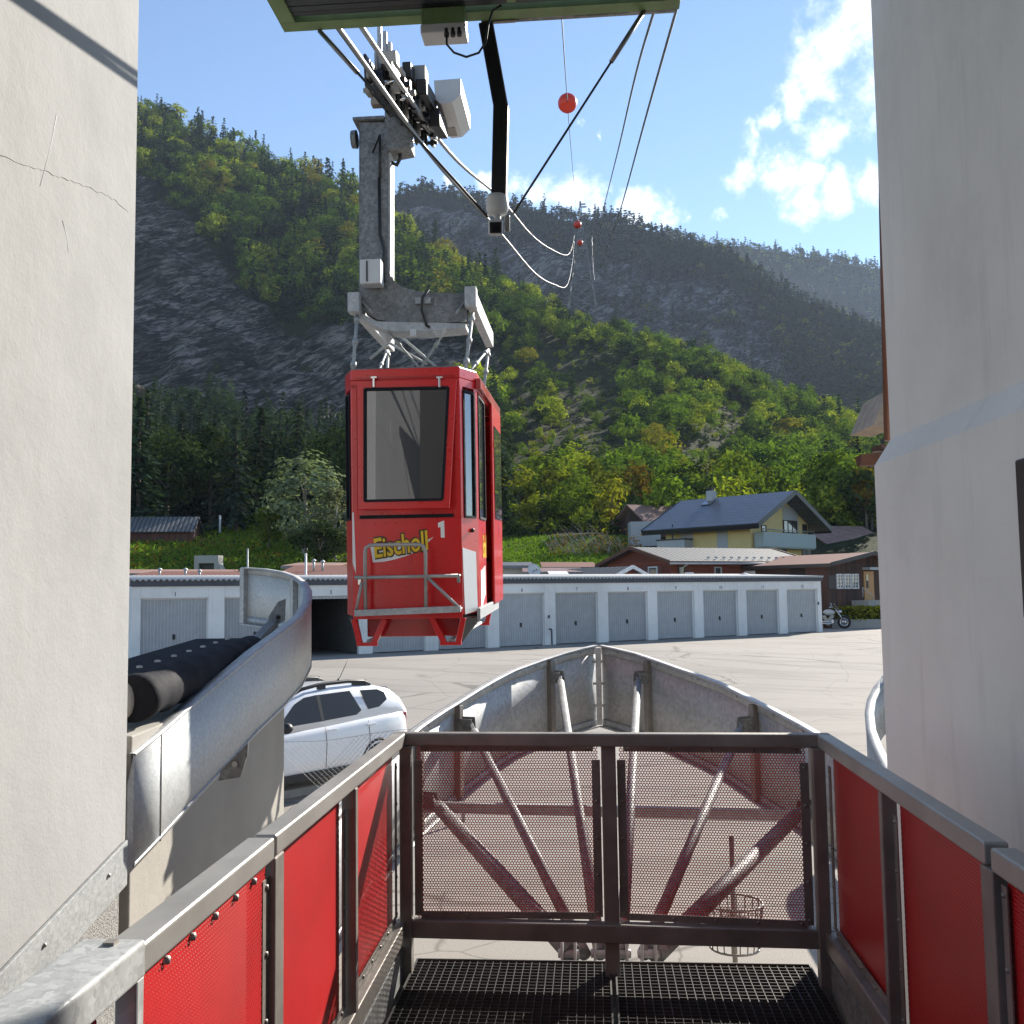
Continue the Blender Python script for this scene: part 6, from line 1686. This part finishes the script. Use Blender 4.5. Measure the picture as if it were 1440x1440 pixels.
def conifer(levels, per, size, r0=.2, z0=.1, droop=.35, irregular=.25):
    C_, N_, S_ = [], [], []
    for i in range(levels):
        t = i / (levels - 1); z = z0 + (1 - z0) * t ** .95; r = r0 * (1 - t) ** .85 + .012
        nb = max(3, int(per * (1 - t * .6)))
        for k in range(nb):
            a = rg.uniform(0, 2 * math.pi); rl = r * rg.uniform(1 - irregular * 1.6, 1 + irregular)
            m = max(2, int(rl / size * 1.3))
            for j in range(m):
                q = (j + .6) / m; x = rl * q
                C_.append((x * math.cos(a) + rg.normal() * size * .3, x * math.sin(a) + rg.normal() * size * .3, z - droop * x * q + rg.normal() * size * .25))
                N_.append((math.cos(a) * .4 + rg.normal() * .45, math.sin(a) * .4 + rg.normal() * .45, .8)); S_.append(size * rg.uniform(.7, 1.3))
    return cards(np.array(C_), np.array(N_), np.array(S_), .6)
def trunk_arrays(h, r, lean=0, limbs=5, zc=.5, spread=.2, n=6):
    mb = MB(); pts = [V((lean * t * t, .3 * lean * t, h * t)) for t in (-.03, .25, .5, .75, 1.0)]
    mb.tube(pts, [r * 1.25, r, r * .8, r * .55, r * .2], n, caps=False)
    for k in range(limbs):
        a = 2.4 * k + .5; z = h * (.35 + .5 * k / max(1, limbs)); p = V((lean * (z / h) ** 2, .3 * lean * z / h, z)); e = p + V((math.cos(a) * spread, math.sin(a) * spread, spread * .9))
        mb.tube([p, p.lerp(e, .5) + UP * spread * .08, e], [r * .45, r * .3, r * .1], 5, caps=False)
    return np.array([tuple(p) for p in mb.v]), np.array(mb.f)
PROTO = {}
def proto(kind, lod):
    key = (kind, lod)
    if key in PROTO: return PROTO[key]
    hi = lod == 'hi'; out = []
    for s_ in range(3):
        if kind in ('pine', 'blue'):
            v, f = conifer(*( (26, 13, .026) if hi else (15, 7, .042) if lod == 'mid' else (8, 5, .075)), r0=.17 if kind == 'pine' else .24, irregular=.25 + .12 * s_)
            tv, tf = trunk_arrays(.95, .014, limbs=0)
        elif kind == 'willow':
            v, f = broad(*((60, 46, .021) if hi else (30, 22, .036)), rx=.2, rz=.46, zc=.53, cl=.1, seed=s_)
            tv, tf = trunk_arrays(.75, .018, .03, 7, spread=.2)
        else:
            sq = (1.0, .85, 1.2)[s_]
            v, f = broad(*((64, 44, .026) if hi else (26, 22, .046) if lod == 'mid' else (11, 9, .088)), rx=.34 * sq, rz=.37, zc=.58, cl=.13 if hi else .15, seed=s_ * 2)
            tv, tf = trunk_arrays(.62, .022, .03, 6, spread=.22)
        out.append((v, f, tv, tf))
    PROTO[key] = out; return out
MESH = {}
def proto_mesh(kind, mk, lod, s_, part):
    key = (kind, mk, lod, s_, part)
    if key in MESH: return MESH[key]
    v, f, tv, tf = proto('broad' if kind in ('green', 'yellow', 'gold', 'dark') else kind, lod)[s_]
    if part == 'crown': me = raw_mesh('crown', v, f, [LEAF[mk]])
    elif part == 'trunk': me = raw_mesh('trunk', tv, tf, [M['bark_pale'] if kind == 'willow' else M['bark']])
    else: me = raw_mesh('tree', np.concatenate([v, tv]), np.concatenate([f, tf + len(v)]), [LEAF[mk], M['bark']], np.concatenate([np.zeros(len(f)), np.ones(len(tf))]))
    MESH[key] = me; return me
def place(o, p, h, w=1.0, rz=None):
    o.location = p; k = rnd.uniform(0, 6.28) if rz is None else rz
    o.rotation_euler = (0, 0, k); o.scale = (h * w, h * w, h)
def big_tree(kind, mk, p, h, w, label, name='tree', group=None, s_=0, lod='hi'):
    root = empty(name, p, label, 'tree', group); root.scale = (h * w, h * w, h); root.rotation_euler = (0, 0, rnd.uniform(0, 6.28))
    for part in ('trunk', 'crown'):
        o = bpy.data.objects.new(part, proto_mesh(kind, mk, lod, s_, part)); col.objects.link(o); o.parent = root
    return root
def tree_px(kind, mk, px, ytop, ybase, Y, wpx, label, name='tree', s_=0, group=None):
    b = at_y(px, ybase, Y); t = at_y(px, ytop, Y); gz = G(b.x, b.y); zb = min(b.z, gz + .0)
    h = t.z - zb; wid = wpx / F * Y
    base = {'pine': .36, 'blue': .48, 'willow': .5}.get(kind, .78 * (1, .85, 1.2)[s_])
    return big_tree(kind, mk, V((b.x, b.y, zb - .05)), h, wid / (h * base), label, name, group, s_)
# ---- single trees one can point at
tree_px('willow', 'willow', 428, 628, 792, 82, 108, 'tall silvery grey green tree just left of the red cabin', 'deciduous_tree')
tree_px('willow', 'willow', 470, 680, 796, 80, 70, 'smaller silvery tree half hidden behind the red cabin', 'deciduous_tree', 1)
tree_px('broad', 'green', 378, 706, 776, 84, 48, 'small round green tree at the left foot of the silvery tree', 'deciduous_tree', 0)
tree_px('broad', 'dark', 450, 730, 800, 76, 80, 'dark bush below the silvery trees beside the cabin', 'bush', 2)
for i, (px, yt, yb, Y, w_, lab) in enumerate((
    (205, 606, 748, 118, 46, 'dark conifer nearest the left station wall above the red barn'), (247, 618, 745, 122, 60, 'broad dull green conifer above the end of the red barn roof'),
    (309, 578, 748, 116, 66, 'tallest bluish conifer at the foot of the left rock face'), (346, 628, 745, 124, 56, 'dark conifer between the tallest conifer and the silvery tree'),
    (385, 642, 748, 126, 50, 'green tree top behind the silvery tree at the foot of the rock'), (228, 640, 742, 112, 50, 'low dark conifer behind the meadow pole left of the tallest conifer'), (275, 640, 750, 112, 54, 'dark conifer standing between two taller ones above the meadow'))):
    tree_px('blue' if i in (1, 2, 3) else 'pine' if i != 4 else 'broad', 'blue' if i in (1, 2, 3) else ('pine' if i != 4 else 'dark'), px, yt, yb, Y, w_, lab, 'conifer' if i != 4 else 'deciduous_tree', i % 3)
for (mk, px, yt, yb, Y, w_, lab, s_) in (
    ('green', 815, 671, 775, 104, 112, 'large round bright green tree behind the bare shrub', 2), ('yellow', 757, 690, 772, 106, 66, 'yellowish green tree left of the large round tree', 0),
    ('green', 868, 688, 768, 110, 66, 'green tree between the large round tree and the old barn', 1), ('dark', 722, 726, 785, 94, 50, 'dark green bush right of the red cabin at the lawn edge', 2), ('dark', 745, 742, 782, 95, 40, 'low dark bush beside the blue covered trailer', 0),
    ('green', 735, 700, 770, 112, 44, 'small green tree just right of the cabin above the dark bush', 1),
    ('green', 932, 656, 712, 150, 62, 'green tree right above the dark roof of the yellow house', 0), ('yellow', 893, 664, 712, 155, 52, 'yellow green tree above the old barn roof', 1), ('green', 1180, 700, 740, 120, 60, 'green tree behind the right end of the yellow house', 2)):
    tree_px('broad', mk, px, yt, yb, Y, w_, lab, 'deciduous_tree' if 'tree' in lab.split()[:6] else 'bush', s_)
# bare shrub with long pale shoots
a = at_y(835, 790, 84); root = empty('bare_shrub', V((a.x, a.y, G(a.x, a.y))), 'sprawling half bare shrub with long pale slanting shoots behind the low roofs', 'shrub')
mb = MB()
for k in range(120):
    x0 = rnd.uniform(-3.6, 3.9); y0 = rnd.uniform(-1, 1); zb_ = a.z + .6 + rnd.uniform(-.3, .9); L_ = rnd.uniform(.9, 2.4) * (1 - abs(x0) / 7)
    p = V((a.x + x0, a.y + y0, zb_)); ln_ = rnd.gauss(-.55, .35)
    mid = p + V((ln_ * .5 * L_, rnd.uniform(-.2, .2), .55 * L_)); e = p + V((ln_ * L_ * .9, rnd.uniform(-.3, .3), L_))
    mb.tube([p, mid, e], [.028, .02, .006], 4, caps=False)
    if k % 3 == 0: mb.tube([mid, mid + V((rnd.uniform(-.3, .5), 0, .5))], [.015, .006], 4, caps=False)
for x0 in (-1.6, .3, 1.2, 2.6): mb.tube([V((a.x + x0 * .6 + .5, a.y, G(a.x, a.y) - .2)), V((a.x + x0, a.y, a.z + .8)), V((a.x + x0 * 1.2, a.y, a.z + 1.6))], [.12, .09, .05], 7)
mb.build('branches', M['bark_pale'], root)
n = 900; c = np.stack([rg.uniform(-3.8, 4.0, n) + a.x, rg.uniform(-1.2, 1.2, n) + a.y, a.z + .3 + rg.beta(1.2, 2.5, n) * 2.6], 1)
v, f = cards(c, rg.normal(size=(n, 3)), rg.uniform(.06, .16, n)); o = bpy.data.objects.new('leaves', raw_mesh('leaves', v, f, [LEAF['gold']])); col.objects.link(o); adopt(o, root)
# hedge by the motorcycle
a, b = HEDGE; n = 4200
t = rg.uniform(0, 1, n); c = np.stack([a.x + (b.x - a.x) * t, a.y + (b.y - a.y) * t + rg.normal(size=n) * .28, 1.3 + rg.uniform(0, 1, n) ** .7 * .85], 1)
v, f = cards(c, rg.normal(size=(n, 3)) + np.array([0, -.3, .5]), rg.uniform(.04, .10, n))
o = bpy.data.objects.new('hedge', raw_mesh('hedge', v, f, [LEAF['yellow']])); col.objects.link(o); tag(o, 'clipped green hedge on the low wall behind the motorcycle', 'hedge')
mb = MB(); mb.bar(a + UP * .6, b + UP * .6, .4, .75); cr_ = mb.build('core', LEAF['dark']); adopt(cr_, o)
# weeds and tufts on the left bank, lawn
def tufts(name, label, region, n, s, mk, hgt):
    C_ = []
    while len(C_) < n:
        px, r = rnd.uniform(*region[0]), rnd.uniform(*region[1]); az = az_of(px); x, y = math.sin(az) * r, math.cos(az) * r
        C_.append((x, y, Gr(az, r) + rnd.uniform(0, hgt)))
    c = np.array(C_); nn = rg.normal(size=(n, 3)) * np.array([1, 1, .25]); v, f = cards(c, nn, rg.uniform(.6, 1.4, n) * s, .35)
    o = bpy.data.objects.new(name, raw_mesh(name, v, f, [LEAF[mk]])); col.objects.link(o); return tag(o, label, None, None, 'stuff')
tufts('grass', 'bright green lawn grass between the garages and the trees', ((690, 900), (62, 94)), 16000, .16, 'lawn', .16)
tufts('grass', 'rough green and yellow grass on the left bank and meadow', ((150, 500), (60, 108)), 20000, .2, 'lawn', .3)
tufts('weeds', 'dry yellowish weeds below the red barn on the left bank', ((180, 400), (78, 92)), 350, .22, 'gold', .5)

# ---- forest on the slopes
cand = []
def density(px, py, t):
    if inpoly(px, py, ROCK): return .03, 'rock'
    if px < 700 and t > .45: return 1.0, 'top'
    if px < 700: return .9, 'foot'
    if t > .86: return .85, 'ridge'
    # open scrubby slope to the right of the cabin
    cl = fbm(V((px * .012, py * .016, 3.3)), 4)
    return max(.10, min(1, .48 + 1.2 * cl + .5 * smooth(640, 730, py) + .4 * smooth(1020, 1200, px))), 'slope'
tries = 0
while len(cand) < 3200 and tries < 60000:
    tries += 1
    px = rnd.uniform(120, 1330); t = rnd.random() ** .8
    r, z = hill_z(px, t)
    az = az_of(px); x, y = math.sin(az) * r, math.cos(az) * r
    pj = project((x, y, z)); d, zone = density(pj[0], pj[1], t)
    if rnd.random() > d: continue
    z += fbm(V((x, y, z * 1.4)) * .035, 6) * 1.2 * min(1, (r - 75) / 40)
    u_ = rnd.random()
    if zone == 'top':
        g_ = fbm(V((px * .012, pj[1] * .012, 8.1)), 3)
        mk = ('pine' if u_ < .45 else 'dark' if u_ < .65 else 'green' if u_ < .92 else 'yellow') if g_ < .12 else ('green' if u_ < .45 else 'yellow' if u_ < .72 else 'gold' if u_ < .86 else 'pine')
        if t > .93 and u_ < .55: mk = 'pine'
        h = rnd.uniform(8, 14)
    elif zone == 'foot': mk = 'pine' if u_ < .5 else 'dark' if u_ < .8 else 'blue'; h = rnd.uniform(6, 11)
    elif zone == 'rock': mk = 'dark'; h = rnd.uniform(1.5, 4)
    elif zone == 'ridge': mk = 'green' if u_ < .5 else 'yellow' if u_ < .75 else 'dark' if u_ < .9 else 'pine'; h = rnd.uniform(4.5, 9)
    else:
        mk = 'green' if u_ < .5 else 'yellow' if u_ < .66 else 'dark' if u_ < .9 else 'gold' if u_ < .93 else 'pine'
        h = rnd.uniform(1.6, 4.5) if rnd.random() < .7 else rnd.uniform(4.5, 8)
    if mk in ('pine', 'blue'): h *= 1.25
    cand.append((h / r, px, r, V((x, y, z - .1)), h, mk, zone))
cand.sort(key=lambda c: -c[0])
ZL = {'top': 'wooded crest left of the cabin hanger', 'foot': 'foot of the dark rock face on the left', 'rock': 'dark rock face on the left', 'ridge': 'ridge running down to the right', 'slope': 'scrubby slope right of the cabin'}
ZP = {'top': 'on the', 'foot': 'at the', 'rock': 'on the', 'ridge': 'on the', 'slope': 'on the'}
KL = {'pine': 'dark conifer', 'blue': 'bluish conifer', 'green': 'green broadleaf tree', 'yellow': 'yellowish green tree', 'gold': 'golden autumn tree', 'dark': 'dark green tree'}
NI = 285
for i, (q_, px, r, p, h, mk, zone) in enumerate(cand[:NI]):
    kind = mk if mk in ('pine', 'blue') else 'broad'
    o = bpy.data.objects.new('conifer' if kind != 'broad' else ('tree' if h > 4 else 'bush'), proto_mesh(kind, mk, 'hi' if i < 130 else 'mid', i % 3, 'all')); col.objects.link(o)
    place(o, p, h, rnd.uniform(.75, 1.35))
    lab = (KL[mk] if h > 4 else KL[mk].replace('tree', 'bush').replace('conifer', 'young conifer')) + ' ' + ZP[zone] + ' ' + ZL[zone]
    tag(o, lab, 'tree' if h > 4 else 'bush', lab.replace('tree', 'trees').replace('conifer', 'conifers').replace('bush', 'bushes', 1))
def forest(name, items, lod, label):
    mats = [LEAF[k] for k in KM] + [M['bark']]; Vs, Fs, Ms = [], [], []; off = 0
    for (p, h, mk, w) in items:
        v, f, tv, tf = proto('broad' if mk in ('green', 'yellow', 'gold', 'dark') else mk, lod)[rnd.randrange(3)]
        a = rnd.uniform(0, 6.28); c_, s_ = math.cos(a) * h * w, math.sin(a) * h * w
        x = v[:, 0] * c_ - v[:, 1] * s_ + p[0]; y = v[:, 0] * s_ + v[:, 1] * c_ + p[1]; z = v[:, 2] * h + p[2]
        Vs.append(np.stack([x, y, z], 1)); Fs.append(f + off); Ms.append(np.full(len(f), KM.index(mk))); off += len(v)
    o = bpy.data.objects.new(name, raw_mesh(name, np.concatenate(Vs), np.concatenate(Fs), mats, np.concatenate(Ms))); col.objects.link(o)
    return tag(o, label, None, None, 'stuff')
forest('forest', [(p, h, mk, rnd.uniform(.85, 1.3)) for q_, px, r, p, h, mk, z_ in cand[NI:]], 'mid', 'thick mixed wood and scrub covering the near mountainside')
under = []
while len(under) < 2600:
    px = rnd.uniform(640, 1330); t = rnd.random(); r, z = hill_z(px, t); az = az_of(px); x, y = math.sin(az) * r, math.cos(az) * r
    pj = project((x, y, z))
    if inpoly(pj[0], pj[1], ROCK): continue
    z += fbm(V((x, y, z * 1.4)) * .035, 6) * 1.2 * min(1, (r - 75) / 40); u_ = rnd.random()
    under.append(((x, y, z - .25), rnd.uniform(.7, 2.0), 'green' if u_ < .45 else 'dark' if u_ < .75 else 'yellow', rnd.uniform(1.0, 1.7)))
forest('undergrowth', under, 'low', 'low scrub growing between the trees on the open slope')
def hill_forest(X, Yc_, ra, rb, ybase, px0, px1, n, label, hh, rock=None, px_r=(0, 0), seed=0):
    it = []; tries = 0
    while len(it) < n and tries < n * 12:
        tries += 1
        px = rnd.uniform(px0, px1); t = rnd.random() ** .65
        crest = interp(X, Yc_, px); y = lerp(ybase, crest, t ** .95); b_ = interp(list(px_r), list(rb), px) if isinstance(rb, (list, tuple)) else rb
        if rock and inpoly(px + rnd.gauss(0, 12), y + rnd.gauss(0, 8), rock) and rnd.random() > .12: continue
        r = ra + (b_ - ra) * t; z = 3.1 + r * tanE(px, y); az = az_of(px); u_ = rnd.random()
        mk = 'pine' if u_ < .55 else 'dark' if u_ < .94 else 'green'; h = rnd.uniform(*hh)  # mostly dark kinds, so the backlit slope's shade sits in the leaf colour
        it.append(((math.sin(az) * r, math.cos(az) * r, z - 1), h * (1.25 if mk == 'pine' else 1), mk, rnd.uniform(.9, 1.35)))
    return forest('forest', it, 'low', label)
hill_forest(X2, Y2, 640, [960, 900], 600, 480, 1300, 2600, 'dark wood on the shaded mountainside behind the pylon', (9, 15), ROCK2, (380, 1480))
hill_forest(X3, Y3, 1500, 1950, 520, 940, 1280, 1500, 'distant bluish wood on the far ridge', (14, 22))
# ================================================================== LIGHT, SKY, AIR, CAMERA
SUN_AZ, SUN_EL = R(34.5), R(27.8)
w = bpy.data.worlds.new('World'); sc.world = w; w.use_nodes = True
N, L = w.node_tree.nodes, w.node_tree.links; bg = N['Background']
sky = N.new('ShaderNodeTexSky'); sky.sky_type = 'NISHITA'; sky.sun_disc = False
sky.sun_elevation = SUN_EL; sky.sun_rotation = SUN_AZ; sky.altitude = 900; sky.air_density = 1.0; sky.dust_density = .0; sky.ozone_density = 1.6
tc = N.new('ShaderNodeTexCoord'); vec = tc.outputs['Generated']
def wm(op, a, b=None, c=None): return _math(N, L, op, a, b, c)
blobs = [(1210, 10, 70), (1180, 70, 62), (1150, 120, 52), (1120, 150, 34), (1160, 195, 40), (1055, 188, 26), (1085, 176, 22), (1050, 235, 34), (1100, 240, 40), (1150, 252, 36), (1140, 280, 32), (1185, 272, 30), (1225, 258, 34), (1012, 302, 22), (1018, 312, 18), (905, 285, 36), (940, 292, 30), (885, 275, 26), (968, 296, 16),
         (760, 264, 34), (800, 276, 34), (835, 288, 32), (720, 252, 26), (690, 246, 20), (808, 172, 13), (826, 180, 14), (845, 190, 10), (1320, 120, 120), (1400, 250, 80), (640, 255, 16)]
wz = N.new('ShaderNodeTexNoise'); wz.inputs['Scale'].default_value = 16; wz.inputs['Detail'].default_value = 7; wz.inputs['Roughness'].default_value = .62; L.new(vec, wz.inputs['Vector'])
wv = N.new('ShaderNodeVectorMath'); wv.operation = 'SUBTRACT'; wv.inputs[1].default_value = (.5, .5, .5); L.new(wz.outputs['Color'], wv.inputs[0])
wa = N.new('ShaderNodeVectorMath'); wa.operation = 'MULTIPLY_ADD'; wa.inputs[1].default_value = (.075, .075, .075); L.new(wv.outputs[0], wa.inputs[0]); L.new(vec, wa.inputs[2])
wvec = wa.outputs[0]
tot = None
for x, y, r in blobs:
    d = ray(x, y).normalized(); dn = N.new('ShaderNodeVectorMath'); dn.operation = 'DISTANCE'; L.new(wvec, dn.inputs[0]); dn.inputs[1].default_value = d
    rr = r / F * 1.25
    k = wm('MAXIMUM', wm('SUBTRACT', 1.0, wm('DIVIDE', dn.outputs['Value'], rr)), 0.0)
    tot = k if tot is None else wm('MAXIMUM', tot, k)
n1 = _noise(N, L, vec, 26, 9, .66, .35); n2 = _noise(N, L, vec, 70, 6, .6, .2)
f = wm('ADD', wm('MULTIPLY', tot, 1.02), wm('MULTIPLY_ADD', n1, 1.5, -.93)); f = wm('ADD', f, wm('MULTIPLY_ADD', n2, .7, -.35))
cl = N.new('ShaderNodeMapRange'); cl.interpolation_type = 'SMOOTHSTEP'; cl.inputs[1].default_value = .05; cl.inputs[2].default_value = 1.15; L.new(f, cl.inputs[0])
gate = N.new('ShaderNodeMapRange'); gate.inputs[1].default_value = 0; gate.inputs[2].default_value = .18; L.new(tot, gate.inputs[0])
cf = wm('MULTIPLY', cl.outputs[0], gate.outputs[0])
CLOUD = (9.4, 9.6, 9.9)
L.new(_mix(N, L, wm('MULTIPLY', cf, .95), sky.outputs[0], CLOUD), bg.inputs['Color'])
bg.inputs['Strength'].default_value = .095
sd = bpy.data.lights.new('sun', 'SUN'); sd.energy = 5.0; sd.angle = R(.55); sd.color = (1.0, .93, .82)
so = bpy.data.objects.new('sun', sd); col.objects.link(so)
sv = V((math.sin(SUN_AZ) * math.cos(SUN_EL), math.cos(SUN_AZ) * math.cos(SUN_EL), math.sin(SUN_EL)))
so.rotation_euler = sv.to_track_quat('Z', 'Y').to_euler(); so.location = sv * 60
# air
HAZE = 0.00008
if HAZE:
    m = bpy.data.materials.new('air'); m.use_nodes = True; n_ = m.node_tree.nodes; n_.remove(n_['Principled BSDF'])
    pv = n_.new('ShaderNodeVolumePrincipled'); pv.inputs['Color'].default_value = (.62, .76, 1.0, 1); pv.inputs['Density'].default_value = HAZE; pv.inputs['Anisotropy'].default_value = .2
    m.node_tree.links.new(pv.outputs[0], n_['Material Output'].inputs['Volume'])
    mb = MB(); mb.box((150, 1000, 260), (3000, 2300, 524)); hz = mb.build('haze', m); hz['kind'] = 'stuff'; hz['label'] = 'thin bluish air veiling the far mountains'
cam = bpy.data.cameras.new('camera'); co = bpy.data.objects.new('camera', cam); col.objects.link(co); sc.camera = co
co.matrix_world = Matrix.Translation(EYE) @ CR.to_4x4()
cam.sensor_fit = 'HORIZONTAL'; cam.sensor_width = 36; cam.lens = 36 * F / 1440; cam.clip_start = .05; cam.clip_end = 9000
sc.view_settings.view_transform = 'Standard'; sc.view_settings.look = 'None'; sc.view_settings.gamma = 1; sc.view_settings.exposure = 1.15
sc.cycles.max_bounces = 8; sc.cycles.diffuse_bounces = 4; sc.cycles.transparent_max_bounces = 24; sc.cycles.volume_bounces = 0
sc.cycles.use_denoising = True; sc.cycles.sample_clamp_indirect = 6
